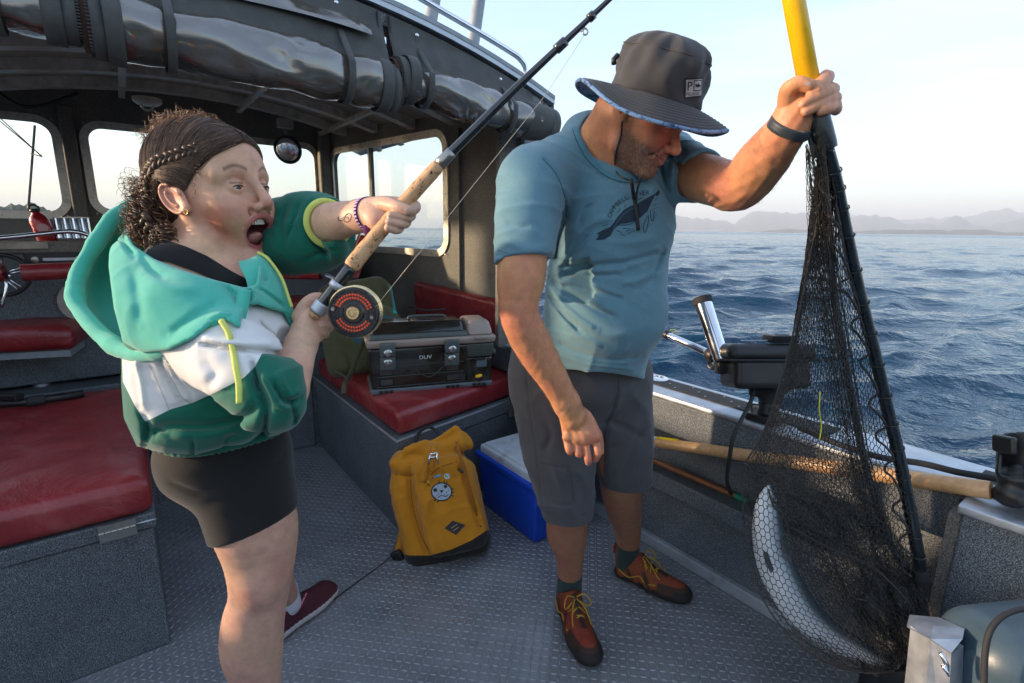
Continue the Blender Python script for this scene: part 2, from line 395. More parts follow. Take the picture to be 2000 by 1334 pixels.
def mesh_field(f, res, lo=None, hi=None, B=8, slack=1.15, refine=1):
    l0, h0 = f.bounds() if hasattr(f, 'bounds') else (lo, hi)
    lo = l0 if lo is None else np.asarray(lo, float); hi = h0 if hi is None else np.asarray(hi, float)
    nb = np.ceil((hi-lo)/(res*B)).astype(int); n = nb*B
    cs = res*B
    ci = np.stack(np.meshgrid(*[np.arange(k) for k in nb], indexing='ij'), -1).reshape(-1, 3)
    cen = lo+(ci+0.5)*cs
    fc = f(cen); act = np.abs(fc) < cs*0.87*slack+0.004
    A = np.repeat(np.repeat(np.repeat(fc.reshape(nb), B, 0), B, 1), B, 2).astype(np.float32)
    li = np.stack(np.meshgrid(*[np.arange(B)]*3, indexing='ij'), -1).reshape(-1, 3)
    ai = ci[act]
    for s0 in range(0, len(ai), 160):
        idx = (ai[s0:s0+160, None, :]*B+li[None]).reshape(-1, 3)
        A[idx[:, 0], idx[:, 1], idx[:, 2]] = f(lo+idx*res)
    S = A < 0
    c = np.zeros(tuple(n-1), np.int8)
    for i in (0, 1):
        for j in (0, 1):
            for k in (0, 1): c += S[i:n[0]-1+i, j:n[1]-1+j, k:n[2]-1+k]
    cells = np.argwhere((c > 0) & (c < 8)); vid = np.full(tuple(n-1), -1, np.int32); vid[tuple(cells.T)] = np.arange(len(cells))
    acc = np.zeros((len(cells), 3)); cnt = np.zeros(len(cells))
    cor = [(i, j, k) for i in (0, 1) for j in (0, 1) for k in (0, 1)]
    vals = {q: A[cells[:, 0]+q[0], cells[:, 1]+q[1], cells[:, 2]+q[2]] for q in cor}
    for q in cor:
        for ax in range(3):
            if q[ax] == 0:
                q2 = list(q); q2[ax] = 1; q2 = tuple(q2); va, vb = vals[q], vals[q2]; m = (va < 0) != (vb < 0)
                t = va[m]/(va[m]-vb[m]); p = np.tile(np.array(q, float), (m.sum(), 1)); p[:, ax] += t; acc[m] += p; cnt[m] += 1
    V = lo+(cells+acc/cnt[:, None])*res
    Fq = []
    for ax in range(3):
        a1, a2 = (ax+1) % 3, (ax+2) % 3
        sl = [slice(1, n[k]-1) for k in range(3)]; sl[ax] = slice(0, n[ax]-1); s2 = list(sl); s2[ax] = slice(1, n[ax])
        g = S[tuple(sl)]; h = S[tuple(s2)]; e = np.argwhere(g != h); org = e.copy()
        for k in range(3):
            if k != ax: org[:, k] += 1
        fl = g[tuple(e.T)]
        def vv(d1, d2):
            q = org.copy(); q[:, a1] -= d1; q[:, a2] -= d2; return vid[tuple(q.T)]
        quad = np.stack([vv(1, 1), vv(0, 1), vv(0, 0), vv(1, 0)], 1)
        quad[~fl] = quad[~fl][:, ::-1]; Fq.append(quad)
    Fq = np.concatenate(Fq); Fq = Fq[(Fq >= 0).all(1)]
    for _ in range(refine):
        e = res*0.5; f0 = f(V); G = np.stack([(f(V+np.eye(3)[k]*e)-f0)/e for k in range(3)], 1)
        g2 = (G*G).sum(1)+1e-6; step = (f0/g2)[:, None]*G; sn = np.linalg.norm(step, axis=1)
        step *= np.minimum(1, res*0.6/(sn+1e-9))[:, None]; V = V-step
    return V, Fq
def bvh_of(V, F): return BVHTree.FromPolygons([Vector(p) for p in V], [tuple(int(i) for i in q) for q in F])
def hit_px(bvh, u, v):
    r = ray(u, v); n = np.linalg.norm(r); h = bvh.ray_cast(Vector(CAM), Vector(r/n))
    return h if h[0] is not None else None
def decal(name, polys, bvh, m, parent, off=0.0012, step=7.0, label=None, fallback=None):
    """flat print: outlines given in photo points, laid on the surface it is printed on"""
    bm = bmesh.new()
    for poly in polys:
        P = [np.array(p, float) for p in poly]; Q = []
        for i in range(len(P)):
            a, b = P[i], P[(i+1) % len(P)]; k = max(1, int(np.linalg.norm(b-a)/step))
            Q += [a+(b-a)*j/k for j in range(k)]
        vs = [bm.verts.new((q[0], q[1], 0)) for q in Q]
        try: f = bm.faces.new(vs)
        except Exception: continue
    bmesh.ops.triangulate(bm, faces=bm.faces[:])
    for _ in range(5):
        es = [e for e in bm.edges if e.calc_length() > step*1.6]
        if not es: break
        bmesh.ops.subdivide_edges(bm, edges=es, cuts=1, use_grid_fill=False); bmesh.ops.triangulate(bm, faces=bm.faces[:])
    bm.verts.index_update(); V = []; ok = []; last = None
    for v in bm.verts:
        h = hit_px(bvh, v.co.x, v.co.y)
        if h is None: V.append((0, 0, 0)); ok.append(False)
        else:
            p = np.array(h[0]); r = ray(v.co.x, v.co.y); V.append(p-r/np.linalg.norm(r)*off); ok.append(True)
    F = [[v.index for v in f.verts] for f in bm.faces if all(ok[v.index] for v in f.verts)]
    bm.free()
    if not F: return None
    V = np.array(V); used = sorted({i for f in F for i in f}); rm = {o: i for i, o in enumerate(used)}
    return mesh_obj(name, V[used], [[rm[i] for i in f] for f in F], m, parent, True, label=label)
def stroke(pts, w):
    """an outline round a polyline of photo points"""
    P = np.array(pts, float); T = np.gradient(P, axis=0); T /= np.linalg.norm(T, axis=1)[:, None]+1e-9; Nn = np.stack([-T[:, 1], T[:, 0]], 1); ww = np.broadcast_to(np.asarray(w, float), (len(P),))[:, None]/2
    return [tuple(p) for p in P+Nn*ww]+[tuple(p) for p in (P-Nn*ww)[::-1]]
_fc = {}
def text_tris(txt, size=1.0):
    """triangles of a line of lettering: list of 3 xy points, width"""
    if txt not in _fc:
        cu = bpy.data.curves.new('lettering', 'FONT'); cu.body = txt; cu.size = 1.0; cu.resolution_u = 3
        o = bpy.data.objects.new('lettering', cu); COL.objects.link(o); bpy.context.view_layer.update()
        me = o.to_mesh(); me.calc_loop_triangles(); V = [tuple(v.co)[:2] for v in me.vertices]
        t = [[V[i] for i in tr.vertices] for tr in me.loop_triangles]; w = max(v[0] for v in V); _fc[txt] = (t, w)
        o.to_mesh_clear(); bpy.data.objects.remove(o)
    return _fc[txt]
def tri_mesh(name, tris, fn, m, parent, bvh=None, off=0.0012, label=None):
    """letters: tris in a flat frame, fn maps xy to a photo point (with bvh) or a world point"""
    V = []; F = []
    for t in tris:
        q = [fn(*p) for p in t]; pts = []
        for p in q:
            if bvh is None: pts.append(np.array(p)); continue
            h = hit_px(bvh, *p)
            if h is None: break
            r = ray(*p); pts.append(np.array(h[0])-r/np.linalg.norm(r)*off)
        if len(pts) == 3: F.append((len(V), len(V)+1, len(V)+2)); V += pts
    if F: return mesh_obj(name, V, F, m, parent, False, label=label)

# ============================================================ SEA
def water_mat():
    m, nt, bs = new_mat('sea_water')
    bs.inputs['Base Color'].default_value = (0.002, 0.036, 0.075, 1); _in(bs, Roughness=0.05, IOR=1.33)
    ge = node(nt, 'ShaderNodeNewGeometry'); vl = node(nt, 'ShaderNodeVectorMath', operation='LENGTH'); nt.links.new(ge.outputs['Position'], vl.inputs[0]); mr = node(nt, 'ShaderNodeMapRange'); _in(mr, From_Min=40, From_Max=500, To_Min=0.05, To_Max=0.24); nt.links.new(vl.outputs['Value'], mr.inputs['Value']); nt.links.new(mr.outputs['Result'], bs.inputs['Roughness'])
    n0 = noise(nt, 0.55, 6, 0.65, (1.0, 1.8, 1)); n1 = noise(nt, 3.2, 4, 0.6, (1.0, 2.2, 1)); n2 = noise(nt, 14, 3, 0.6, (1.0, 2.0, 1))
    b0 = bump(nt, bs, n0.outputs['Fac'], 0.8, 0.25); b1 = bump(nt, bs, n1.outputs['Fac'], 0.4, 0.05, b0); bump(nt, bs, n2.outputs['Fac'], 0.12, 0.01, b1)
    return m
def build_sea():
    r = np.concatenate([np.geomspace(1.2, 60, 430), np.geomspace(60.5, 520, 300), np.geomspace(560, 40000, 50)])
    th = np.concatenate([np.linspace(-PI/2-0.2, R(20), 330, endpoint=False), np.linspace(R(20), R(92), 640, endpoint=False), np.linspace(R(92), R(190), 160, endpoint=False), np.linspace(R(190), R(254), 24)])
    RR, TH = np.meshgrid(r, th, indexing='ij'); X = RR*np.cos(TH); Y = RR*np.sin(TH); dr = np.gradient(r)[:, None]*np.ones_like(RR)
    g = np.random.default_rng(11); Z = np.zeros_like(X); DX = np.zeros_like(X); DY = np.zeros_like(X)
    wind = R(-78)
    for i in range(95):
        lam = 0.20*(34 ** g.random()); a = g.normal(0, 0.36)+wind; k = 2*PI/lam
        amp = 0.0098*lam**0.86*(0.55+0.9*g.random()); amp *= 1.0 if lam < 1.9 else 1.9/lam
        ph = g.random()*2*PI; fade = np.clip((lam/dr-2.0)/3, 0, 1); q = k*(X*math.cos(a)+Y*math.sin(a))+ph
        A = amp*fade; Z += A*np.cos(q); DX -= 0.9*A*math.cos(a)*np.sin(q); DY -= 0.9*A*math.sin(a)*np.sin(q)
    env = 0.9+0.35*np.sin(X*0.31+Y*0.17)*np.sin(Y*0.23-X*0.11+1)
    Z *= env; V = np.stack([X+DX, Y+DY, Z-0.36], -1)
    n, m_ = X.shape; I = np.arange(n*m_).reshape(n, m_)
    F = np.stack([I[:-1, :-1], I[1:, :-1], I[1:, 1:], I[:-1, 1:]], -1).reshape(-1, 4)
    return mesh_obj('sea', V.reshape(-1, 3), F, water_mat(), None, True, loc=(0, 0, -0.36), kind='structure', label='dark blue choppy sea stretching to the horizon')
build_sea()

# ------------------------------------------------------------ far land
def ridge(name, dist, az0, az1, h, seed, m, depth, label, floor=0.25, n=260, jag=0.5):
    g = np.random.default_rng(seed); t = np.linspace(0, 1, n); H = np.zeros(n)
    for f_, a_ in ((3, 1), (7, 0.6), (15, 0.32), (34, 0.17*jag*2), (80, 0.07*jag*2)): H += a_*np.sin(2*PI*(f_*t+g.random())+1.5*np.sin(2*PI*(f_*0.37*t+g.random())))
    H = (H-H.min())/(H.max()-H.min()); H = h*(floor+(1-floor)*H)*np.clip(np.minimum(t, 1-t)*14, 0, 1)**0.7
    rows = []
    for j, (dd, hh) in enumerate([(0, -0.002), (0.02, 0.10), (0.12, 0.42), (0.24, 0.74), (0.40, 1.0), (0.7, 0.5), (1.0, -0.002)]):
        az = az0+(az1-az0)*t; rr = dist+depth*dd; z = H*hh-0.36
        if 0 < j < 6: z = z+h*0.05*np.sin(t*170+j*2.1)*(H/h)*(1 if j != 4 else 0.3); rr = rr+depth*0.02*np.sin(t*120+j)
        rows.append(np.stack([rr*np.sin(az), rr*np.cos(az), z], -1))
    mb = MB().grid(np.array(rows)); return mb.out(name, m, None, True, kind='structure', label=label)
rock = mat('far_rock', (0.05, 0.06, 0.055), 0.95, 0, 0.3, 0.004, 0)
wood = mat('far_forest', (0.035, 0.045, 0.028), 0.95, 0, 0.3, 0.01, 0)
def azu(u): r_ = ray(u, 460); return math.atan2(r_[0], r_[1])
ridge('mountains', 12500, azu(1150), azu(2500), 560, 5, rock, 3500, 'hazy blue mountain range along the horizon', 0.3)
ridge('far_mountains', 16500, azu(1050), azu(2700), 760, 9, rock, 3500, 'palest highest mountains behind the hazy range', 0.2)
ridge('coast', 7200, azu(1480), azu(2600), 62, 3, wood, 900, 'low brownish coast in front of the mountains at right', 0.35)
ridge('island', 420, azu(-900), azu(135), 15, 21, wood, 120, 'dark wooded island seen through the port window', 0.5, jag=1)

# ------------------------------------------------------------ air
if True:
    m, nt, bs = new_mat('sea_haze'); nt.nodes.remove(bs); out = nt.nodes['Material Output']
    pv = node(nt, 'ShaderNodeVolumePrincipled'); pv.inputs['Density'].default_value = 1.1e-4; pv.inputs['Color'].default_value = (0.90, 0.94, 1.0, 1); pv.inputs['Anisotropy'].default_value = 0.1
    nt.links.new(pv.outputs['Volume'], out.inputs['Volume'])
    hb = MB().box((0, 0, 399), (21500, 0, 0), (0, 21500, 0), (0, 0, 401)); hz = hb.out('haze', m, None, loc=(0, 0, 0), kind='stuff', label='thin pale sea haze over the water')

# ============================================================ BOAT SURFACES
M = {}
M['liner'] = speckle('speckled_liner_paint', (0.075, 0.086, 0.098), (0.155, 0.175, 0.195), (0.36, 0.40, 0.44), 400, 0.55)
M['liner_warm'] = speckle('brown_grey_liner_paint', (0.15, 0.135, 0.115), (0.20, 0.18, 0.155), (0.30, 0.27, 0.235), 300, 0.6, 0.4)
M['alu'] = metal('worn_aluminium', (0.50, 0.53, 0.57), 0.55, 0.25, var=0.22, nscale=14)
M['alu_paint'] = mat('weathered_grey_paint', (0.30, 0.33, 0.36), 0.5, 0.1, 0.22, 9, 0.2, 90, 0.001, wear=(0.17, 0.18, 0.19))
M['steel'] = metal('polished_steel', (0.72, 0.72, 0.74), 0.14, 0.03, nscale=8)
M['dark'] = mat('ceiling_dark', (0.34, 0.30, 0.25), 0.45, 0, 0.3, 12, 0.2, 60)
M['beam'] = mat('ceiling_beam', (0.62, 0.57, 0.50), 0.35, 0.4, 0.25, 20)
M['frame'] = mat('window_frame_metal', (0.58, 0.53, 0.46), 0.38, 0.5, 0.18, 30, 0.1, 120, wear=(0.25, 0.21, 0.16))
M['black'] = mat('black_plastic', (0.012, 0.012, 0.013), 0.42, 0, 0.2, 30, 0.15, 400, 0.0005)
M['rubber'] = mat('black_rubber', (0.018, 0.018, 0.019), 0.75, 0, 0.25, 40, 0.2, 200, 0.0006)
M['canvas'] = fabric('grey_canvas', (0.085, 0.085, 0.082), 0.2, 1100, 0.35, wdist=0.01)
M['canvas_brown'] = fabric('brown_canvas', (0.06, 0.03, 0.02), 0.2, 1100, 0.3, wdist=0.006)
M['screw'] = metal('screw_steel', (0.35, 0.33, 0.30), 0.35)
def vinyl_red():
    m, nt, bs = new_mat('worn_red_vinyl')
    n = noise(nt, 3.5, 7, 0.65, None, 0.6); c = ramp(nt, n.outputs['Fac'], [(0.32, (0.17, 0.010, 0.014)), (0.54, (0.26, 0.022, 0.026)), (0.70, (0.33, 0.080, 0.074))])
    nt.links.new(c.outputs['Color'], bs.inputs['Base Color']); _in(bs, Roughness=0.36); bs.inputs['Coat Weight'].default_value = 0.25; bs.inputs['Coat Roughness'].default_value = 0.22
    b1 = bump(nt, bs, noise(nt, 6, 6, 0.6, (1, 1, 1), 1.6).outputs['Fac'], 0.8, 0.016); bump(nt, bs, noise(nt, 260, 2).outputs['Fac'], 0.12, 0.0008, b1)
    return m
M['red'] = vinyl_red()
def clear_vinyl():
    m, nt, bs = new_mat('clear_vinyl_window')
    bs.inputs['Base Color'].default_value = (0.12, 0.10, 0.08, 1); _in(bs, Roughness=0.20, Metallic=0.2); bs.inputs['Specular IOR Level'].default_value = 1.0; bs.inputs['Coat Weight'].default_value = 0.9; bs.inputs['Coat Roughness'].default_value = 0.07; bs.inputs['Coat IOR'].default_value = 1.9
    b = bump(nt, bs, noise(nt, 3.6, 2, 0.4, (1, 1, 1), 1.2).outputs['Fac'], 0.8, 0.06); b2_ = bump(nt, bs, noise(nt, 11, 1, 0.4).outputs['Fac'], 0.2, 0.008, b); bump(nt, bs, noise(nt, 45, 5, 0.6, (0.35, 0.5, 3.0)).outputs['Fac'], 0.25, 0.0015, b2_)
    nt.links.new(bs.inputs['Normal'].links[0].from_socket, bs.inputs['Coat Normal'])
    return m
M['vinyl'] = clear_vinyl()
def glass_mat():
    m, nt, bs = new_mat('salty_window_glass'); nt.nodes.remove(bs); out = nt.nodes['Material Output']
    tr = node(nt, 'ShaderNodeBsdfTransparent'); tr.inputs['Color'].default_value = (0.93, 0.95, 0.93, 1); gl = node(nt, 'ShaderNodeBsdfGlossy'); gl.inputs['Roughness'].default_value = 0.03
    mx_ = node(nt, 'ShaderNodeMixShader'); fr = node(nt, 'ShaderNodeFresnel'); fr.inputs['IOR'].default_value = 1.45
    ge = node(nt, 'ShaderNodeNewGeometry'); sb = node(nt, 'ShaderNodeMath', operation='SUBTRACT'); sb.inputs[0].default_value = 1.0; nt.links.new(ge.outputs['Backfacing'], sb.inputs[1]); ml = node(nt, 'ShaderNodeMath', operation='MULTIPLY'); nt.links.new(fr.outputs[0], ml.inputs[0]); nt.links.new(sb.outputs[0], ml.inputs[1]); nt.links.new(ml.outputs[0], mx_.inputs[0]); nt.links.new(tr.outputs[0], mx_.inputs[1]); nt.links.new(gl.outputs[0], mx_.inputs[2]); nt.links.new(mx_.outputs[0], out.inputs['Surface']); return m
M['glass'] = glass_mat()

def rrect(x0, x1, y0, y1, r, n=6):
    P = []
    for cx, cy, a0 in ((x1-r, y1-r, 0), (x0+r, y1-r, 90), (x0+r, y0+r, 180), (x1-r, y0+r, 270)):
        for k in range(n+1): a = R(a0+90*k/n); P.append((cx+r*math.cos(a), cy+r*math.sin(a)))
    return P
def poly_holes(outer, holes):
    """flat faces of an outline with holes"""
    from mathutils.geometry import tessellate_polygon
    loops = [[Vector((p[0], p[1], 0)) for p in outer]]+[[Vector((p[0], p[1], 0)) for p in h] for h in holes]
    V = [p for l in loops for p in l]; T = tessellate_polygon(loops); return [tuple(v)[:2] for v in V], [tuple(t) for t in T], [len(l) for l in loops]
def panel(mb, o, ex, ey, outer, holes, nrm, thick):
    """a plate with holes: o origin, ex/ey unit vectors, thick towards nrm"""
    o, ex, ey, nrm = [np.asarray(x, float) for x in (o, ex, ey, nrm)]
    V2, T, L_ = poly_holes(outer, holes); n = len(V2)
    V = [o+x*ex+y*ey for x, y in V2]; V += [v+nrm*thick for v in V]; F = [t for t in T]+[(t[2]+n, t[1]+n, t[0]+n) for t in T]; s = 0
    for l in L_:
        F += [(s+i, s+(i+1) % l, n+s+(i+1) % l, n+s+i) for i in range(l)]; s += l
    return mb.add(V, F)
UP = np.array([0, 0, 1.0])

# ------------------------------------------------------------ deck with raised treads
def deck_mat():
    m, nt, bs = new_mat('painted_grey_deck'); n1 = noise(nt, 2.6, 8, 0.65); n2 = noise(nt, 17, 6, 0.7); n3 = noise(nt, 60, 4, 0.7)
    c = ramp(nt, n1.outputs['Fac'], [(0.30, (0.15, 0.158, 0.168)), (0.52, (0.23, 0.24, 0.255)), (0.72, (0.28, 0.29, 0.305))]).outputs['Color']
    c = mixc(nt, ramp(nt, n2.outputs['Fac'], [(0.55, (0, 0, 0)), (0.72, (0.6, 0.6, 0.6))]).outputs['Color'], c, (0.15, 0.145, 0.135)); c = mixc(nt, ramp(nt, n3.outputs['Fac'], [(0.62, (0, 0, 0)), (0.75, (0.5, 0.5, 0.5))]).outputs['Color'], c, (0.10, 0.075, 0.055))
    nt.links.new(c, bs.inputs['Base Color']); bs.inputs['Metallic'].default_value = 0.15; mr = node(nt, 'ShaderNodeMapRange'); _in(mr, From_Min=0.42, From_Max=0.60, To_Min=0.46, To_Max=0.20); nt.links.new(noise(nt, 3.3, 5, 0.6, None, 0.8).outputs['Fac'], mr.inputs['Value']); nt.links.new(mr.outputs['Result'], bs.inputs['Roughness'])
    bump(nt, bs, noise(nt, 70, 3, 0.6).outputs['Fac'], 0.12, 0.001); return m
dm = deck_mat()
deck = MB().bbox(-0.9, 4.28, -0.95, 1.78, -0.06, 0.0).out('deck', dm, None, kind='structure', label='grey chequer plate deck of the boat', loc=(0, 0, 0))
def treads():
    # one lug: a low pointed ridge, 5 points long
    V = []; F = []; lug = []
    for t, w, h in ((-1, 0, 0), (-0.5, 0.8, 0.8), (0, 1, 1), (0.5, 0.8, 0.8), (1, 0, 0)): lug.append((t, w, h))
    pit = 0.0218; k = 0; c30, s30 = math.cos(R(0)), math.sin(R(0))
    X = np.arange(-25, 148); Y = np.arange(-42, 80)
    for i in X:
        for j in Y:
            a = i*pit; b = j*pit
            if not (-0.55 < a < 3.2 and -0.9 < b < 1.70): continue
            if b < 0.82 and a > 3.1: continue
            if a > 1.95 and b > 0.9: continue
            if a > 1.9 and b < -0.1: continue
            p = W(a, b, 0)
            if p[1] < 0.55 or abs(p[0]) > p[1]*1.15+0.25: continue
            d = (0.7071, 0.7071) if (i+j) % 2 == 0 else (0.7071, -0.7071)
            L_, Wd, Hh = 0.0118, 0.0030, 0.0034; base_ = len(V)
            for t, w, h in lug:
                ca, cb = a+d[0]*t*L_, b+d[1]*t*L_; na, nb_ = -d[1]*w*Wd, d[0]*w*Wd
                V += [W(ca+na, cb+nb_, 0.0004), W(ca, cb, 0.0004+h*Hh), W(ca-na, cb-nb_, 0.0004)]
            for q in range(4):
                s_ = base_+q*3; F += [(s_, s_+3, s_+4, s_+1), (s_+1, s_+4, s_+5, s_+2)]
    return mesh_obj('raised_treads', V, np.array(F), mat('rubbed_tread_metal', (0.30, 0.312, 0.33), 0.32, 0.4, 0.2, 8, 0.1, 90), deck, False, kind='stuff')
treads()

# ------------------------------------------------------------ starboard bulwark (side wall with storage recess and gunwale cap)
A0, A1 = -0.95, 2.55
bw = thing('bulwark', 'speckled grey side wall with storage recess under the gunwale', None, W(1, 1.72, 0)); bw['kind'] = 'structure'
MB().bbox(A0, A1, 1.72, 1.76, 0.0, 0.29).out('lower_wall', M['liner'], bw)
MB().bbox(A0, A1, 1.665, 1.76, 0.292, 0.365, 0.008).out('shelf_lip', M['liner'], bw)
MB().bbox(A0, A1, 1.69, 1.72, 0.0, 0.05, 0.006).out('kick_strip', M['alu_paint'], bw)
MB().bbox(A0, A1, 1.762, 1.80, 0.0, 0.69).out('hull_side', M['liner'], bw)
MB().bbox(A0, A1, 1.60, 1.628, 0.585, 0.715, 0.006).out('skirt', M['liner'], bw)
cap_ = MB().bbox(A0, 2.2, 1.592, 1.81, 0.715, 0.737, 0.008).out('gunwale_cap', M['alu'], bw, smooth='auto')
mats_ = MB()
for s0, s1 in ((0.86, 1.30), (0.60, 0.84), (-0.1, 0.25)): mats_.bbox(s0, s1, 1.672, 1.765, 0.7385, 0.7415)
mats_.out('grip_mat', M['rubber'], bw)
sc_ = MB()
for q in range(9): sc_.cyl(W(0.90+q*0.045, 1.69+(q % 3)*0.028, 0.741), W(0.90+q*0.045, 1.69+(q % 3)*0.028, 0.7435), 0.004, 8)
sc_.out('mat_screw', M['screw'], bw)
MB().lathe(onz(1283, 741, 0.738), UP, [(0, 0.047), (0.006, 0.047), (0.010, 0.040), (0.010, 0.028), (0.006, 0.026)], 32).lathe(onz(1283, 741, 0.743), UP, [(0, 0.013), (0.006, 0.012)], 16).out('filler_cap', M['steel'], bw, smooth='auto')
# ------------------------------------------------------------ aft starboard locker
lk = thing('aft_side_locker', 'speckled grey locker with bare metal ledge at lower right', 'locker', W(-0.2, 1.6, 0))
MB().bbox(-0.95, 0.235, 1.50, 1.60, 0.0, 0.712, 0.006).out('panel', M['liner'], lk)
MB().bbox(-0.95, 0.243, 1.488, 1.590, 0.714, 0.735, 0.003).out('ledge', M['alu'], lk, smooth='auto')
MB().bbox(0.236, 0.26, 1.51, 1.70, 0.05, 0.70).out('end_plate', M['liner_warm'], lk)

# ------------------------------------------------------------ cabin
def roofz(b): return 2.238-0.1327*(b-0.43)**2
PB = -0.98
cw = thing('cabin_wall', 'brownish grey cabin walls with round cornered windows', None, W(3.2, 1.7, 0)); cw['kind'] = 'structure'
# starboard side
S0 = W(2.30, 1.74, 0); S1 = W(4.30, 1.372, 0); sx = (S1-S0); SL = np.linalg.norm(sx); sx = sx/SL; sn = np.cross(sx, UP)  # towards outside?
if sn@BB < 0: sn = -sn
def on_side(u, v):
    r = ray(u, v); t = ((S0-CAM)@sn)/(r@sn); p = CAM+r*t; return float((p-S0)@sx), float(p[2])
q = [on_side(880, 258), on_side(870, 495), on_side(652, 298), on_side(650, 482)]
wx0 = (q[0][0]+q[1][0])/2+0.02; wx1 = (q[2][0]+q[3][0])/2-0.03; wz0 = (q[1][1]+q[3][1])/2+0.01; wz1 = (q[0][1]+q[2][1])/2
ow = [(0, 0), (SL, 0), (SL, roofz(1.372)-0.03), (0, roofz(1.74)-0.03)]
panel(MB(), S0, sx, UP, ow, [rrect(wx0, wx1, wz0, wz1, 0.09)], sn, 0.035).out('side_panel', M['liner_warm'], cw)
def window(o, ex, nrm, x0, x1, z0, z1, r, fw=0.045, mull=None, inner=True, screws=True):
    fr = panel(MB(), o, ex, UP, rrect(x0-fw*0.7, x1+fw*0.7, z0-fw*0.7, z1+fw*0.7, r+fw*0.7), [rrect(x0+fw*0.3, x1-fw*0.3, z0+fw*0.3, z1-fw*0.3, r-fw*0.25)], -nrm, 0.012).out('window', M['frame'], cw)
    s = MB()
    if mull is not None:
        mb = MB(); mb.box(o+ex*mull+UP*(z0+z1)/2, ex*0.011, nrm*0.012, UP*((z1-z0)/2-0.01)); mb.out('mullion', M['black'], fr)
        mb = MB(); mb.box(o+ex*(mull+0.022)+UP*(z0+z1)/2, ex*0.009, nrm*0.010, UP*((z1-z0)/2-0.01)); mb.out('mullion', M['frame'], fr)
    MB().box(o+ex*(x0+x1)/2+UP*(z0+z1)/2+nrm*0.02, ex*((x1-x0)/2), nrm*0.002, UP*((z1-z0)/2)).out('pane', M['glass'], fr)
    if screws:
        for (a_, b_, c_, d_) in ((x0, z0-0.012, x1, z0-0.012), (x0, z1+0.012, x1, z1+0.012), (x0-0.012, z0+r, x0-0.012, z1-r), (x1+0.012, z0+r, x1+0.012, z1-r)):
            n = max(2, int(math.hypot(c_-a_, d_-b_)/0.13))
            for k in range(n+1):
                p = o+ex*(a_+(c_-a_)*k/n)+UP*(b_+(d_-b_)*k/n)-nrm*0.0125; s.cyl(p, p-nrm*0.003, 0.0055, 8)
        s.out('screws', M['screw'], fr, kind='stuff')
    return fr
window(S0, sx, sn, wx0, wx1, wz0, wz1, 0.09, mull=wx0+(wx1-wx0)*0.60)
# windscreen
P0 = W(4.30, PB, 0)
def on_front(u, v): p = onA(u, v, 4.30); return ab(p)[1]-PB, ab(p)[2]
fx = [on_front(-330, 300)[0], on_front(112, 300)[0], on_front(172, 300)[0], on_front(415, 300)[0], on_front(452, 300)[0], on_front(618, 340)[0]]
FWz0, FWz1 = 1.425, 1.945
fo = [(0, 0)]+[(2.35, 0)]+[(x, roofz(x+PB)-0.03) for x in np.linspace(2.35, 0, 12)]
panel(MB(), P0, BB, UP, fo, [rrect(fx[0], fx[1], FWz0-0.02, FWz1, 0.09), rrect(fx[2], fx[3], FWz0, FWz1, 0.085), rrect(fx[4], fx[5], FWz0, FWz1, 0.085)], BA, 0.035).out('windscreen_panel', M['liner_warm'], cw)
window(P0, BB, BA, fx[0], fx[1], FWz0-0.02, FWz1, 0.09); window(P0, BB, BA, fx[2], fx[3], FWz0, FWz1, 0.085); window(P0, BB, BA, fx[4], fx[5], FWz0, FWz1, 0.085)
posts = MB()
for u in (140, 435): posts.box(P0+BB*on_front(u, 300)[0]+UP*1.68-BA*0.03, BB*0.035, BA*0.03, UP*0.36, 0.012)
posts.box(W(4.26, 1.34, 1.2), BB*0.05, BA*0.045, UP*1.0, 0.02)
posts.out('pillar', M['liner_warm'], cw)
# port side with a window that lets the low sun in
po = [(0, 0), (2.0, 0), (2.0, roofz(PB)-0.03), (0, roofz(PB)-0.03)]
panel(MB(), W(2.30, PB-0.035, 0), BA, UP, po, [rrect(0.25, 1.05, 1.15, 1.9, 0.09), rrect(1.15, 1.85, 1.2, 1.9, 0.09)], BB, 0.035).out('port_panel', M['liner_warm'], cw)
# aft jambs beside the opening
MB().bbox(2.262, 2.298, 1.60, 1.80, 0.70, 1.99, 0.01).out('aft_jamb', M['liner_warm'], cw)
MB().bbox(2.225, 2.258, 1.728, 1.86, 0.745, 2.0, 0.008).out('aft_trim', M['alu_paint'], cw)
MB().bbox(2.30, 2.33, 1.80, 1.86, 0.745, 1.98).out('outer_trim', M['alu_paint'], cw)
MB().box(on_side(900, 430)[0]*sx+S0-sn*0.012+UP*1.1-UP*0, sx*0.010, sn*0.012, UP*0.82).out('wall_seam', M['liner_warm'], cw)
# port bulwark aft of the cabin
pbw = MB().bbox(-0.95, 2.3, PB-0.10, PB-0.04, 0.0, 0.72).bbox(-0.95, 2.3, PB-0.14, PB+0.04, 0.72, 0.742).out('port_bulwark', M['liner'], None, kind='structure', label='speckled port side wall outside the picture', loc=W(1, PB, 0))
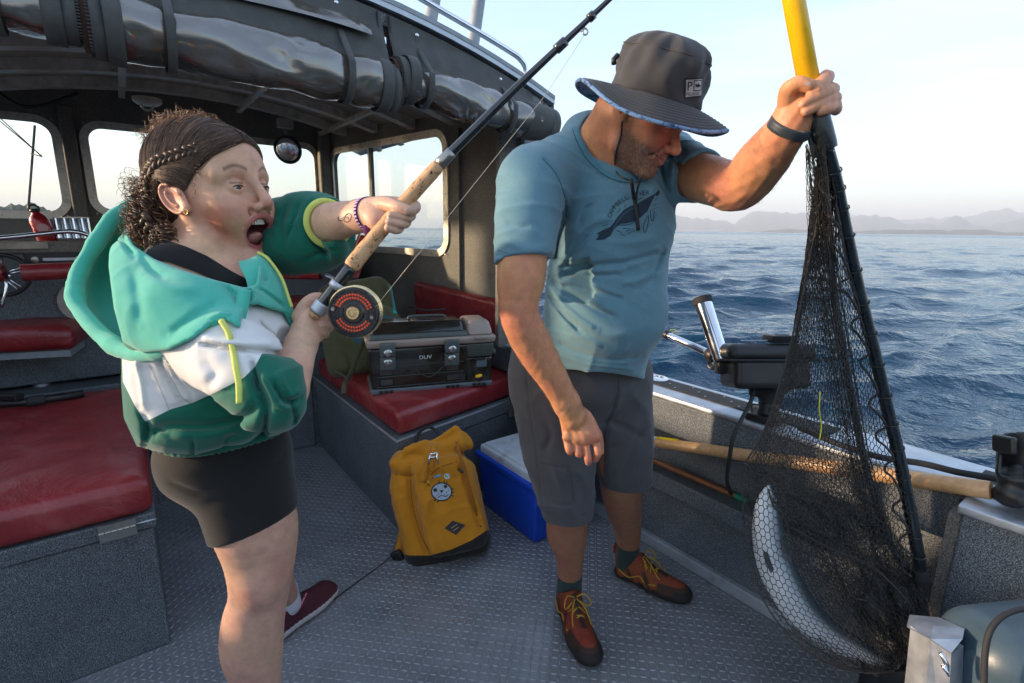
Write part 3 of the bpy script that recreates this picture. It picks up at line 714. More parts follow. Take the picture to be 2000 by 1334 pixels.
# roof
rf = thing('cabin_roof', 'arched cabin roof with speckled metal aft edge', None, W(3.2, 0.4, 2.2)); rf['kind'] = 'structure'
bs_ = np.linspace(PB-0.12, 1.82, 28)
def roof_grid(a0, a1, dz, bb=bs_): return np.array([[W(a, b, roofz(b)+dz) for b in bb] for a in np.linspace(a0, a1, 6)])
g = MB(); g.grid(roof_grid(2.16, 4.75, 0.0)); o = g.out('roof_skin', M['alu_paint'], rf, True); solid(o, 0.02, 1.0)
g = MB(); g.grid(roof_grid(2.18, 4.29, -0.035, np.linspace(PB+0.01, 1.72, 24))); o = g.out('headliner', M['dark'], rf, True); solid(o, 0.008, 0)
def arch_bar(name, a, b0, b1, dz, ha, hz, m, parent, bev=0.004, n=26):
    mb = MB(); bb = np.linspace(b0, b1, n); V = []; F = []
    for b in bb:
        for da, dd in ((-ha, -hz), (ha, -hz), (ha, hz), (-ha, hz)): V.append(W(a+da, b, roofz(b)+dz+dd))
    for i in range(n-1):
        for k in range(4): F.append((i*4+k, i*4+(k+1) % 4, i*4+4+(k+1) % 4, i*4+4+k))
    F += [(0, 1, 2, 3), ((n-1)*4+3, (n-1)*4+2, (n-1)*4+1, (n-1)*4)]
    return mb.add(V, F).out(name, m, parent)
for a in (2.42, 2.80, 3.20, 3.62, 4.02): arch_bar('roof_beam', a, PB+0.02, 1.70, -0.068, 0.034, 0.028, M['beam'], rf)
for b in (0.1, 0.75, 1.3): MB().box(W(3.25, b, roofz(b)-0.10), BA*0.95, BB*0.016, UP*0.012).out('roof_stringer', M['beam'], rf)
edge = speckle('galvanised_edge', (0.20, 0.22, 0.23), (0.34, 0.37, 0.39), (0.6, 0.64, 0.66), 200, 0.4)
arch_bar('edge_strip', 2.150, PB-0.12, 1.82, -0.036, 0.006, 0.023, edge, rf)
arch_bar('drip_moulding', 2.135, PB-0.14, 1.835, 0.006, 0.022, 0.012, M['alu'], rf)
arch_bar('drip_lip', 2.118, PB-0.14, 1.835, 0.024, 0.008, 0.009, M['alu_paint'], rf)
for k in range(9):
    b = 0.72+k*0.125; MB().box(W(2.1435, b, roofz(b)-0.031), BB*0.026, BA*0.0015, UP*0.009).out('edge_clip', M['alu_paint'], rf)
    MB().cyl(W(2.142, b+0.04, roofz(b+0.04)-0.034), W(2.137, b+0.04, roofz(b+0.04)-0.034), 0.0055, 8).out('edge_bolt', M['screw'], rf)
MB().box(W(2.30, 1.865, 1.95), BA*0.14, BB*0.012, UP*0.06, 0.008).out('corner_cover', M['black'], rf)

# roof rail and rod holders
rr = thing('roof_rail', 'bent steel tube rail along the cabin roof edge', 'rail', W(2.3, 1.3, 2.2))
pp = [W(2.2, -0.7, 2.36), W(2.22, 0.2, 2.40), W(2.24, 0.9, 2.37), W(2.26, 1.3, 2.30), W(2.28, 1.66, 2.225), W(2.285, 1.75, 2.195), W(2.29, 1.785, 2.15), W(2.29, 1.79, 2.03)]
MB().tube(spline(pp, 8), 0.014, 12).out('rail_tube', M['steel'], rr, True)
for (u0, v0, u1, v1, w_, lb) in ((922, 88, 944, -60, 0.031, 'rightmost of three pale tubes on the cabin roof'), (838, 44, 862, -90, 0.031, 'middle of three pale tubes on the cabin roof'), (742, 6, 760, -120, 0.028, 'leftmost pale tube on the cabin roof, cut by the picture edge')):
    p = onA(u0, v0, 2.42); q_ = onA(u1, v1, 2.42); t = thing('roof_rod_holder', lb, 'rod holder', p, 'rod holders on the cabin roof')
    MB().cyl(p-UP*0.03, q_, w_, 24).out('tube', M['alu_paint'], t, 'auto'); MB().lathe(p-UP*0.03, q_-p, [(0, w_*1.25), (0.02, w_*1.25), (0.03, w_*1.02)], 24).out('base_collar', M['alu'], t, 'auto')

# ------------------------------------------------------------ rolled curtains
def straps(parent, spots, cyl_c, rad, top_z):
    for b in spots:
        c = cyl_c(b); r_ = rad(b)*1.06; P = []
        P.append(W(2.118, b, top_z(b))); P.append(W(2.10, b, (top_z(b)+c[1])/2+r_*0.5))
        for a_ in np.linspace(150, 330, 12)[::-1] if False else np.linspace(60, 300, 14):
            th = R(a_); P.append(W(c[0]-r_*math.sin(th)*1.0 if True else 0, b, c[1]+r_*math.cos(th)))
        P = spline(P, 3); wv = BB*0.0125; G = np.array([[p-wv for p in P], [p for p in P], [p+wv for p in P]])
        o = MB().grid(G).out('strap', M['canvas'], parent, True); solid(o, 0.0025, 0)
        MB().lathe(W(2.116, b, top_z(b)-0.006), -BA, [(0, 0.010), (0.004, 0.009), (0.007, 0.004)], 14).out('snap', M['steel'], parent, True)
def roll(name, label, b0, b1, zc, rad, ends, spots, top_z, endcap=None):
    t = thing(name, label, 'curtain', W(2.1, (b0+b1)/2, 1.9), 'clear curtains rolled up under the roof edge')
    g_ = np.random.default_rng(int(abs(b0)*100)+3); ns, nr = 90, 40; bb = np.linspace(b0, b1, ns); V = np.zeros((ns, nr+1, 3))
    ph = g_.random(8)*6.28
    for i, b in enumerate(bb):
        for j in range(nr+1):
            th = 2*PI*j/nr; s = (b-b0)
            dimp = 1
            for sp in spots: dimp -= 0.13*math.exp(-((b-sp)/0.05)**2)
            w = 1+0.045*math.sin(2*th+7*s+ph[0])+0.035*math.sin(3*th-13*s+ph[1])+0.02*math.sin(5*th+23*s+ph[2])+0.02*math.sin(th*2+41*s+ph[3])
            r_ = rad(b)*w*dimp; V[i, j] = W(zc(b)[0]+r_*math.sin(th), b, zc(b)[1]+r_*math.cos(th))
    MB().grid(V).out('vinyl_roll', M['vinyl'], t, True)
    for k in range(5):                                           # spiral edges of the rolled sheet
        for e_, (be, sgn) in enumerate(((b0, -1), (b1, 1))):
            if not ends[e_]: continue
            r_ = rad(be)*(0.98-0.19*k); ll = 0.03+0.022*((k*7) % 3)
            P = [W(zc(be)[0]+rr_*math.sin(th), be, zc(be)[1]+rr_*math.cos(th)) for th, rr_ in [(2*PI*q_/30, r_*(1+0.06*math.sin(2*PI*q_/30*2+k))) for q_ in range(31)]]
            P2 = [p+BB*sgn*ll for p in P]; o = MB().grid(np.array([P, P2])).out('rolled_edge', (M['canvas'], M['canvas_brown'], M['rubber'], M['canvas_brown'], M['rubber'])[k], t, True); solid(o, 0.007, 0)
            if k in (0, 2):                                      # zip teeth
                zt = MB()
                for q_ in range(0, 60):
                    th = 2*PI*q_/60; rz = r_*(1+0.06*math.sin(2*th+k))*0.94; c = W(zc(be)[0]+rz*math.sin(th), be+sgn*(ll+0.004), zc(be)[1]+rz*math.cos(th)); zt.box(c, BB*0.005, BA*0.0022, UP*0.0022)
                zt.out('zip_teeth', M['black'], t, kind='stuff')
    for e_, (be, sgn) in enumerate(((b0, 1), (b1, -1))):
        if not ends[e_]: continue
        V = np.zeros((5, 33, 3))
        for i in range(5):
            for j in range(33):
                th = 2*PI*j/32; r_ = rad(be)*1.075; V[i, j] = W(zc(be)[0]+r_*math.sin(th), be+sgn*0.011*i, zc(be)[1]+r_*math.cos(th))
        o = MB().grid(V).out('roll_binding', M['canvas'], t, True); solid(o, 0.004, 0)
    straps(t, spots, zc, rad, top_z)
    if endcap:
        e0, e1, r_ = endcap; MB().lathe(W(zc(e0)[0], e0, zc(e0)[1]), BB, [(0, r_*1.0), (0.02, r_*1.05), ((e1-e0)-0.05, r_*0.98), ((e1-e0)-0.015, r_*0.9), (e1-e0, r_*0.62)], 30).out('canvas_end', M['canvas'], t, True)
        MB().lathe(W(zc(e0)[0], e1-0.07, zc(e1)[1]), BB, [(0, r_*1.0), (0.004, r_*1.035), (0.010, r_*1.035), (0.014, r_*1.0)], 30).out('end_seam', M['canvas'], t, True)
    return t
def tz(b): return roofz(b)-0.050
def zr(b): return (2.075, 1.945-0.02*(b > 0)-0.035*max(0, b)**2)
roll('rolled_curtain', 'leftmost rolled clear curtain in the top left corner', -0.95, -0.06, lambda b: (2.07, 1.935), lambda b: 0.082, (0, 1), (-0.62, -0.20, -0.36), tz)
roll('rolled_curtain', 'long middle rolled clear curtain above the woman', 0.03, 0.91, zr, lambda b: 0.100-0.012*b, (1, 1), (0.19, 0.745), tz)
roll('rolled_curtain', 'rightmost rolled clear curtain with grey canvas end cap', 0.985, 1.66, lambda b: (2.075, 1.937-0.098*(b-0.98)/0.77), lambda b: 0.088-0.006*b, (1, 0), (1.075, 1.50), tz, endcap=(1.60, 1.80, 0.082))
# hanging canvas between roof edge and rolls
ct = thing('curtain_header', 'grey canvas band with clear strip hanging from the roof edge', 'curtain', W(2.14, 0.9, 2.1))
for (b0, b1) in ((PB+0.02, -0.03), (0.03, 0.925), (0.95, 1.70)):
    bb = np.linspace(b0, b1, 40); V = np.array([[W(2.134-0.012*k-0.004*math.sin(b*9+k), b, tz(b)+0.03-(tz(b)+0.03-zr(b)[1]-0.05)*k/7) for b in bb] for k in range(8)])
    o = MB().grid(V).out('canvas_sheet', M['canvas'], ct, True); solid(o, 0.004, 0)
vb = np.linspace(0.06, 0.86, 40)
V = np.array([[W(2.128-0.012*k-0.003*math.sin(b*13+k)-0.006, b, tz(b)-0.018-0.020*k*(1-0.28*b)) for b in vb] for k in range(6)])
MB().grid(V).out('clear_strip', M['vinyl'], ct, True)
for b in (0.905, 0.955): MB().tube([W(2.118, b, tz(b)+0.02), W(2.112, b, tz(b)-0.05), W(2.10, b, tz(b)-0.16)], 0.004, 6).out('zip', M['rubber'], ct, True)
MB().box(W(2.108, 0.93, 2.075), BB*0.004, BA*0.003, UP*0.012).out('zip_pull', M['steel'], ct)
for b, z in ((1.665, 1.955), (1.70, 1.915)): MB().lathe(W(2.115, b, z), -BA, [(0, 0.010), (0.004, 0.009), (0.007, 0.004)], 14).out('snap', M['steel'], ct, True)

# ============================================================ FURNITURE OF THE BOAT
def slab(mb, poly, z0, z1): return mb.prism([np.array([p[0], p[1], z0]) for p in poly], (0, 0, z1-z0))
def bevel(o, w, seg=3):
    md = o.modifiers.new('bevel', 'BEVEL'); md.width = w; md.segments = seg; md.limit_method = 'ANGLE'; md.angle_limit = R(35); md.harden_normals = True; o.data.polygons.foreach_set('use_smooth', [True]*len(o.data.polygons)); return o
def trap(c): return [W(a, b, 0)[:2] for a, b in c]
def shrink(poly, t):
    P = np.array(poly, float); c = P.mean(0); return [tuple(c+(p-c)*(1-t/np.linalg.norm(p-c))) for p in P]
def cushion(name, poly, z0, z1, m, parent, bulge=0.012, r=0.028, label=None):
    """padded slab with soft edges and a slightly domed, creased top"""
    P = np.array(poly, float); c = P.mean(0); hh = (z1-z0)/2; g_ = np.random.default_rng(int(abs(c[0]*1000))+5)
    bm = bmesh.new(); vs = [bm.verts.new((p[0], p[1], z0)) for p in P]; f = bm.faces.new(vs)
    if f.normal.z > 0: bmesh.ops.reverse_faces(bm, faces=[f])
    q = bmesh.ops.extrude_face_region(bm, geom=[f]); bmesh.ops.translate(bm, vec=(0, 0, z1-z0), verts=[v for v in q['geom'] if isinstance(v, bmesh.types.BMVert)])
    bmesh.ops.bevel(bm, geom=bm.edges[:], offset=r, segments=4, profile=0.5, affect='EDGES')
    bmesh.ops.recalc_face_normals(bm, faces=bm.faces[:]); bmesh.ops.triangulate(bm, faces=[f_ for f_ in bm.faces if len(f_.verts) > 4])
    for _ in range(6):
        es = [e for e in bm.edges if e.calc_length() > 0.06]
        if not es: break
        bmesh.ops.subdivide_edges(bm, edges=es, cuts=1); bmesh.ops.triangulate(bm, faces=[f_ for f_ in bm.faces if len(f_.verts) > 4])
    ph = g_.random(6)*6
    for v in bm.verts:
        if v.co.z > z0+hh:
            k = min(1, max(0, min(np.linalg.norm(np.cross(np.append(P[(i+1) % len(P)]-P[i], 0), np.append(np.array(v.co[:2])-P[i], 0)))/np.linalg.norm(P[(i+1) % len(P)]-P[i]) for i in range(len(P)))/0.12))
            v.co.z += bulge*k+0.004*k*math.sin(v.co.x*19+v.co.y*11+ph[0])*math.sin(v.co.y*23-v.co.x*7+ph[1])
    V = [tuple(v.co) for v in bm.verts]; F = [[v.index for v in f_.verts] for f_ in bm.faces]; bm.free()
    return mesh_obj(name, V, F, m, parent, True, label=label)

# starboard bench
sb = thing('storage_bench', 'speckled grey bench with red cushion under the tackle box', 'bench', W(2.4, 1.2, 0))
c0 = [(3.13, 0.845), (1.945, 0.85), (2.125, 1.66), (2.30, 1.712), (3.13, 1.57)]
bevel(slab(MB(), trap(c0), 0.0, 0.385).out('box', M['liner'], sb), 0.006)
bevel(slab(MB(), trap([(3.14, 0.835), (1.933, 0.84), (2.118, 1.67), (2.30, 1.712), (3.14, 1.57)]), 0.389, 0.452).out('lid', M['liner'], sb), 0.006)
MB().tube([W(3.14, 0.836, 0.452), W(1.936, 0.841, 0.452), W(2.12, 1.668, 0.452)], 0.0055, 6).out('lid_trim', M['alu'], sb)
cushion('seat_cushion', trap([(3.12, 0.86), (1.965, 0.865), (2.14, 1.65), (2.33, 1.695), (3.12, 1.555)]), 0.455, 0.568, M['red'], sb, 0.012, 0.03)
MB().tube([W(2.095, 1.39, 0.466), W(2.093, 1.392, 0.55), W(2.11, 1.395, 0.571), W(2.3, 1.34, 0.584)], 0.0022, 6).out('cushion_seam', M['red'], sb)
lt = MB(); pL = W(2.085, 1.565, 0.40)-BA*0.004
lt.box(pL, BB*0.022, BA*0.004, UP*0.034, 0.002).box(pL-BA*0.006-UP*0.010, BB*0.013, BA*0.004, UP*0.022, 0.002).cyl(pL-BA*0.008-BB*0.024-UP*0.03, pL-BA*0.008+BB*0.024-UP*0.03, 0.004, 10)
lt.out('latch', M['screw'], sb, 'auto')
p0 = on_side(822, 548); p1 = on_side(1003, 590)
bo = S0-sn*0.065
bk = MB(); xa, xb = 0.08, p0[0]; xm = (xa+xb)/2
bk.prism([bo+sx*xa+UP*0.60, bo+sx*xb+UP*0.60, bo+sx*(xb+0.01)+UP*(p0[1]-0.0), bo+sx*xa+UP*(p0[1]-0.05)], sn*0.075-UP*0)
bevel(bk.out('back_cushion', M['red'], sb), 0.03, 4)
MB().tube([W(2.19, 1.70, 0.50), W(2.12, 1.71, 0.30), W(2.10, 1.70, 0.05)], 0.004, 6).out('hanging_line', mat('green_cord', (0.0, 0.16, 0.07), 0.7), None, True, label='thin green cord hanging behind the blue cooler', cat='cord')

# port bench near the camera
pb = thing('storage_bench', 'large speckled grey bench with wrinkled red cushion at lower left', 'bench', W(2.3, -0.5, 0))
MB().bbox(1.815, 2.98, -0.93, -0.03, 0.0, 0.425, 0.006).out('box', M['liner'], pb)
MB().bbox(1.805, 2.99, -0.94, -0.02, 0.430, 0.480, 0.006).out('lid', M['liner'], pb)
cushion('seat_cushion', trap([(2.98, -0.93), (1.80, -0.93), (1.80, -0.02), (2.98, -0.02)]), 0.483, 0.592, M['red'], pb, 0.014, 0.03)
hg = MB(); hc = onA(230, 1034, 1.800); hg.box(hc+UP*0.013, BB*0.045, BA*0.0022, UP*0.011).box(hc-UP*0.017, BB*0.045, BA*0.0022, UP*0.013)
for k in range(6): hg.cyl(hc+BB*(-0.045+0.015*k)-BA*0.003, hc+BB*(-0.032+0.015*k)-BA*0.003, 0.0042, 8)
hg.out('hinge', M['screw'], pb)
MB().tube([onA(255, 1026, 1.803), onA(285, 1018, 1.803), onA(306, 1013, 1.803)], [0.002, 0.005, 0.002], 8, flat=0.4).out('sealant_smear', mat('sealant', (0.5, 0.55, 0.58), 0.5), pb, True)
# helm platform
hp = thing('helm_platform', 'raised speckled grey step behind the near bench', 'step', W(3.6, -0.5, 0))
MB().bbox(3.42, 4.25, -0.94, -0.06, 0.0, 0.50, 0.01).out('step_box', M['liner'], hp)
MB().bbox(3.41, 3.45, -0.94, -0.05, 0.43, 0.505, 0.01).out('edge_trim', M['liner'], hp)
# black pole on near bench
rdp = thing('boat_hook', 'black telescopic pole lying on the near red cushion', 'pole', at(80, 782, 2.15))
MB().tube([at(-60, 793, 2.02), at(60, 784, 2.13), at(164, 769, 2.24)], 0.017, 14).out('pole_tube', M['black'], rdp, True)
MB().lathe(at(52, 785, 2.12), at(100, 778, 2.17)-at(52, 785, 2.12), [(0, 0.019), (0.01, 0.022), (0.05, 0.022), (0.06, 0.018)], 16).out('locking_collar', M['rubber'], rdp, True)
MB().box(at(10, 775, 2.08), (0.06, 0.0, 0), (0, 0.02, 0), (0, 0, 0.012), 0.004).out('hook_head', M['black'], rdp)

# helm seat
def red_cush(name, c, ex, ey, ez, bev, parent, label=None): return bevel(MB().box(c, ex, ey, ez).out(name, M['red'], parent, label=label), bev, 5)
hs = thing('helm_chair', 'red vinyl helm seat with short armrests at far left', 'seat', at(60, 640, 2.7))
fr_ = at(140, 640, 2.50); v1 = at(196, 596, 3.0)-fr_; v1[2] = 0; v2 = at(-130, 660, 2.33)-fr_; v2[2] = 0
pl = [fr_[:2], (fr_+v1)[:2], (fr_+v1+v2*0.95)[:2], (fr_+v2)[:2]]; zt = fr_[2]
cushion('seat_cushion', pl, zt-0.115, zt, M['red'], hs, 0.02, 0.04)
slab(MB(), shrink(pl, 0.05), zt-0.15, zt-0.117).out('seat_plate', M['alu_paint'], hs)
cc = np.append(np.mean(pl, 0), 0); MB().cyl(cc+UP*0.5, cc+UP*(zt-0.15), 0.04).out('pedestal', M['alu'], hs, 'auto')
def armrest(p, q, r, parent): 
    MB().tube(spline([p, p+(q-p)*0.05, p+(q-p)*0.5, p+(q-p)*0.95, q], 4), np.interp(np.linspace(0, 1, 17), [0, 0.08, 0.9, 1], [r*0.75, r, r, r*0.7]), 18).out('armrest', M['red'], parent, True)
armrest(at(42, 533, 2.3), at(175, 527, 2.45), 0.038, hs); armrest(at(-60, 535, 2.15), at(8, 531, 2.2), 0.042, hs)
MB().tube(spline([at(-5, 547, 2.2), at(10, 548, 2.2), at(12, 568, 2.2), at(2, 600, 2.2)], 5), 0.006, 8).out('arm_bracket', M['steel'], hs, True)
# passenger seat
ps = thing('passenger_seat', 'red vinyl seat with gold edged backrest behind the rod', 'seat', at(600, 590, 3.3))
red_cush('seat_cushion', at(548, 592, 3.35), BA*0.25, BB*0.16, UP*0.05, 0.04, ps)
bq = (at(702, 458, 3.25), at(724, 462, 3.25), at(700, 545, 3.2), at(668, 543, 3.2)); bevel(MB().prism(bq, BA*0.12+BB*0.05).out('backrest', M['red'], ps), 0.015, 4)
MB().tube([at(703, 456, 3.24), at(669, 545, 3.19)], 0.007, 8).out('piping', metal('gold_piping', (0.8, 0.42, 0.2), 0.3), ps, True)
armrest(at(545, 533, 2.95), at(626, 534, 2.9), 0.036, ps); armrest(at(560, 524, 3.2), at(634, 513, 3.15), 0.03, ps)
MB().tube([at(626, 534, 2.92), at(660, 548, 2.9)], [0.02, 0.008], 10).out('arm_bracket', M['alu'], ps, True)
MB().bbox(3.17, 3.75, 0.70, 1.50, 0.0, 0.62, 0.01).bbox(3.15, 3.19, 0.66, 0.83, 0.0, 0.60, 0.01).out('seat_base', M['liner'], ps)
MB().bbox(3.155, 3.165, 0.735, 0.75, 0.05, 0.6).out('base_seam', M['black'], ps)
# dash console
dc = thing('dash_console', 'speckled grey dash below the windscreen with a recessed radio', 'console', W(3.8, 0, 0))
MB().bbox(3.55, 4.28, -0.94, 1.30, 0.52, 1.235, 0.01).out('dash_body', M['liner'], dc)
MB().bbox(3.53, 3.57, -0.94, 1.30, 1.20, 1.26, 0.008).out('dash_lip', M['liner_warm'], dc)
rc = onA(112, 506, 3.545); MB().box(rc, BB*0.125, BA*0.006, UP*0.036, 0.008).out('radio_recess', M['black'], dc)
MB().box(rc-BA*0.008+BB*0.01, BB*0.065, BA*0.002, UP*0.007).out('radio_face', M['alu'], dc)
for s_ in (-0.085, 0.09): MB().lathe(rc-BA*0.006+BB*s_, -BA, [(0, 0.017), (0.01, 0.015), (0.012, 0.008)], 16).out('radio_knob', M['screw'], dc, 'auto')
sl = onA(20, 480, 3.52); MB().box(sl, BB*0.14, BA*0.004, UP*0.018, 0.01).out('dash_slot', M['dark'], dc)
MB().tube([onA(165, 588, 3.53), onA(165, 588, 3.56)], 0.11, 24).out('round_hatch', M['dark'], dc)
MB().bbox(3.70, 3.98, 0.92, 1.22, 1.24, 1.55, 0.01).out('display_screen', M['frame'], dc)
gr_ = thing('grab_rail', 'curved chrome grab rail above the dash', 'rail', onA(100, 460, 3.4))
MB().tube(spline([onA(-80, 468, 3.42), onA(0, 465, 3.42), onA(80, 457, 3.42), onA(130, 452, 3.42), onA(160, 455, 3.42), onA(176, 463, 3.43), onA(184, 480, 3.5)], 6), 0.0115, 12).out('rail_tube', M['steel'], gr_, True)
sw = thing('steering_wheel', 'steering wheel with polished double spokes at left edge', 'steering wheel', onA(4, 537, 3.4))
cw0 = onA(4, 537, 3.4); ax_ = -BA*0.9+UP*0.3; ax_ /= np.linalg.norm(ax_); wx = BB; wy = np.cross(ax_, wx)
ring = [cw0+0.098*(math.cos(a)*wx+math.sin(a)*wy) for a in np.linspace(0, 2*PI, 40, endpoint=False)]; MB().tube(ring, 0.010, 10, closed=True).out('rim', M['black'], sw, True)
for k in range(5):
    a = 2*PI*k/5+0.35; sp = MB()
    for da in (-0.10, 0.10): sp.tube([cw0+0.025*(math.cos(a+da*2)*wx+math.sin(a+da*2)*wy), cw0+0.094*(math.cos(a+da)*wx+math.sin(a+da)*wy)], 0.0042, 8)
    sp.out('spoke', M['steel'], sw, True)
MB().lathe(cw0-ax_*0.01, ax_, [(0, 0.03), (0.015, 0.03), (0.022, 0.018)], 20).out('hub', M['steel'], sw, 'auto')
# bottle
bt = thing('water_bottle', 'red metal bottle with black loop cap standing on the dash', 'bottle', onA(80, 470, 3.62))
b0 = onA(96, 476, 3.62); b1 = onA(64, 402, 3.62); bx = b1-b0; BLn = np.linalg.norm(bx); bx /= BLn
redm = mat('red_enamel', (0.32, 0.012, 0.018), 0.28, 0.3, 0.1, coat=0.6)
MB().lathe(b0, bx, [(0, 0.036), (0.008, 0.041), (BLn*0.62, 0.041), (BLn*0.72, 0.034), (BLn*0.80, 0.020), (BLn*0.84, 0.019)], 28).out('bottle_body', redm, bt, 'auto')
MB().lathe(b0+bx*BLn*0.84, bx, [(0, 0.021), (0.014, 0.021), (0.017, 0.014)], 20).tube([b0+bx*(BLn*0.93)+0.019*(math.cos(a)*BB+math.sin(a)*bx) for a in np.linspace(0, 2*PI, 20, endpoint=False)], 0.005, 8, closed=True).out('loop_cap', M['black'], bt, True)
em = b0+bx*BLn*0.42; ec = (CAM-em); ec /= np.linalg.norm(ec); em = em+ec*0.0415; e2 = np.cross(bx, ec)
MB().prism([em+0.024*(math.cos(a)*e2+math.sin(a)*bx*0.9) for a in np.linspace(0, 2*PI, 24, endpoint=False)], ec*0.001).out('round_label', mat('label_pink', (0.55, 0.30, 0.30), 0.5), bt)
for k in range(4):
    u = 116+k*17; t = thing('metal_cup', ('leftmost', 'second', 'third', 'rightmost')[k]+' polished tube holder in the row beside the red bottle', 'tube holder', onA(u, 465, 3.60), 'polished tube holders on the dash')
    MB().cyl(onA(u+5, 466, 3.60), onA(u-3, 426, 3.62), 0.0215, 20).out('tube', M['steel'], t, 'auto'); MB().lathe(onA(u-3, 426, 3.62), UP, [(0, 0.0235), (0.006, 0.0235)], 20).out('tube_rim', M['frame'], t, 'auto')
# round mirror under the ceiling
mrr = thing('convex_mirror', 'round dark mirror hanging from the ceiling before the windscreen', 'mirror', onA(562, 292, 3.95))
mc = onA(562, 292, 3.95); mn = -BA*0.75-BB*0.55+UP*-0.25; mn /= np.linalg.norm(mn)
MB().lathe(mc, mn, [(-0.03, 0.03), (-0.012, 0.092), (0, 0.097), (0.008, 0.094), (0.002, 0.085)], 36).out('mirror_shell', M['black'], mrr, 'auto')
MB().lathe(mc+mn*0.003, mn, [(0, 0.086), (0.010, 0.070), (0.017, 0.045), (0.020, 0.01)], 36).out('mirror_glass', M['steel'], mrr, True)
MB().cyl(mc-mn*0.02, mc+UP*0.16+BA*0.03, 0.013).box(mc+UP*0.17+BA*0.02, BB*0.05, BA*0.03, UP*0.03, 0.006).out('bracket', M['dark'], mrr)
dl = thing('dome_light', 'small round ceiling lamp, unlit, above her head', 'lamp', onA(285, 190, 3.7)); MB().lathe(onA(287, 192, 3.7), -UP, [(0, 0.07), (0.02, 0.07), (0.035, 0.05)], 24).out('lamp_body', M['beam'], dl, 'auto')
MB().tube([onA(287, 205, 3.7)+0.028*(math.cos(a)*BB+math.sin(a)*UP) for a in np.linspace(0, 2*PI, 20, endpoint=False)], 0.006, 8, closed=True).out('ring_pull', M['frame'], dl, True)
MB().tube(spline([onA(-20, 165, 4.1), onA(0, 182, 4.1), onA(40, 206, 4.1), (onA(85, 205, 4.1)), onA(125, 192, 4.1), onA(152, 182, 4.1)], 6), 0.009, 8).out('ceiling_cable', M['black'], None, True, label='black cable drooping under the ceiling at upper left', cat='cable')
# mast and stays seen through the port window
ms = thing('bow_mast', 'thin mast with two stays seen through the left window', 'mast', at(57, 405, 6.0))
MB().tube([at(53, 440, 6.0), at(68, 245, 6.0)], 0.012, 8).out('mast_pole', M['rubber'], ms, True)
for a_, b_ in (((-20, 220), (82, 305)), ((-20, 212), (82, 306)), ((82, 306), (60, 300))): MB().tube([at(a_[0], a_[1], 5.9), at(b_[0], b_[1], 5.95)], 0.006, 6).out('stay', M['rubber'], ms, True)

# ============================================================ LOOSE GEAR
# tackle box
tb = thing('tackle_box', 'smoky plastic tackle box with tan lid on the red bench', 'tackle box', W(2.3, 1.2, 0.57))
tO = W(2.245, 0.855, 0.572); tR = W(2.06, 1.42, 0.572); ex = tR-tO; TW = np.linalg.norm(ex); ex /= TW; ey = np.cross(UP, ex); ey = ey if ey@np.array([0, 1, 0]) > 0 else -ey
smoke = mat('smoky_plastic', (0.020, 0.016, 0.012), 0.16, 0, 0.25, 9, 0.05, 60, coat=0.5); tan = mat('tan_plastic', (0.30, 0.235, 0.195), 0.45, 0, 0.06, 40, 0.1, 300)
greyp = mat('grey_green_plastic', (0.055, 0.066, 0.060), 0.35, 0, 0.1, 40, 0.1); basep = mat('base_grey_plastic', (0.13, 0.15, 0.165), 0.45)
def T(x, y, z): return tO+ex*x+ey*y+UP*z
TD = 0.26
def tbox(mb, x0, x1, y0, y1, z0, z1, tx=0, ty=0, bev=0.006):
    """tapered box: top grows by tx, ty"""
    bm = bmesh.new(); bmesh.ops.create_cube(bm, size=2)
    for v in bm.verts:
        top = v.co.z > 0; x = (x1+(tx if top else 0)) if v.co.x > 0 else (x0-(tx if top else 0)); y = (y1+(ty if top else 0)) if v.co.y > 0 else (y0-(ty if top else 0)); v.co = Vector((x, y, z1 if top else z0))
    if bev: bmesh.ops.bevel(bm, geom=bm.edges[:], offset=bev, segments=3, profile=0.5, affect='EDGES')
    V = [T(*v.co) for v in bm.verts]; F = [[v.index for v in f.verts] for f in bm.faces]; bm.free(); return mb.add(V, F)
tbox(MB(), 0.0, TW, 0, TD, 0.0, 0.024, 0.004, 0.004).out('base_rail', basep, tb, 'auto')
tbox(MB(), 0.006, TW*0.78, 0.004, TD, 0.022, 0.222, 0.010, 0.008, 0.010).out('front_cover', smoke, tb, 'auto')
tbox(MB(), TW*0.785, TW-0.004, 0.006, TD, 0.022, 0.150, 0.006, 0.006, 0.008).out('side_bin', smoke, tb, 'auto')
tbox(MB(), TW*0.785, TW+0.004, 0.000, TD, 0.152, 0.222, 0.004, 0.006, 0.008).out('side_bin_upper', greyp, tb, 'auto')
tbox(MB(), -0.010, TW+0.014, -0.012, TD+0.01, 0.224, 0.262, 0.006, 0.004, 0.012).out('lid_band', tan, tb, 'auto')
tbox(MB(), 0.0, TW*0.80, -0.002, TD, 0.262, 0.288, -0.006, -0.01, 0.008).out('lid_rim', greyp, tb, 'auto')
tbox(MB(), 0.012, TW*0.775, 0.012, TD-0.01, 0.287, 0.335, -0.004, -0.055, 0.014).out('lid_window', smoke, tb, 'auto')
tbox(MB(), TW*0.79, TW+0.010, 0.0, TD+0.005, 0.262, 0.330, -0.012, -0.045, 0.018).out('lid_end', tan, tb, 'auto')
MB().tube(spline([T(0.20, 0.12, 0.336), T(0.21, 0.12, 0.349), T(0.30, 0.12, 0.351), T(0.37, 0.12, 0.349), T(0.385, 0.12, 0.336)], 5), 0.007, 8).out('handle', greyp, tb, True)
tbox(MB(), TW*0.845, TW*0.955, -0.030, -0.012, 0.248, 0.262, 0, 0, 0.004).out('thumb_tab', tan, tb, 'auto')
ltm = mat('latch_plastic', (0.07, 0.085, 0.085), 0.3, 0, 0.1, coat=0.3)
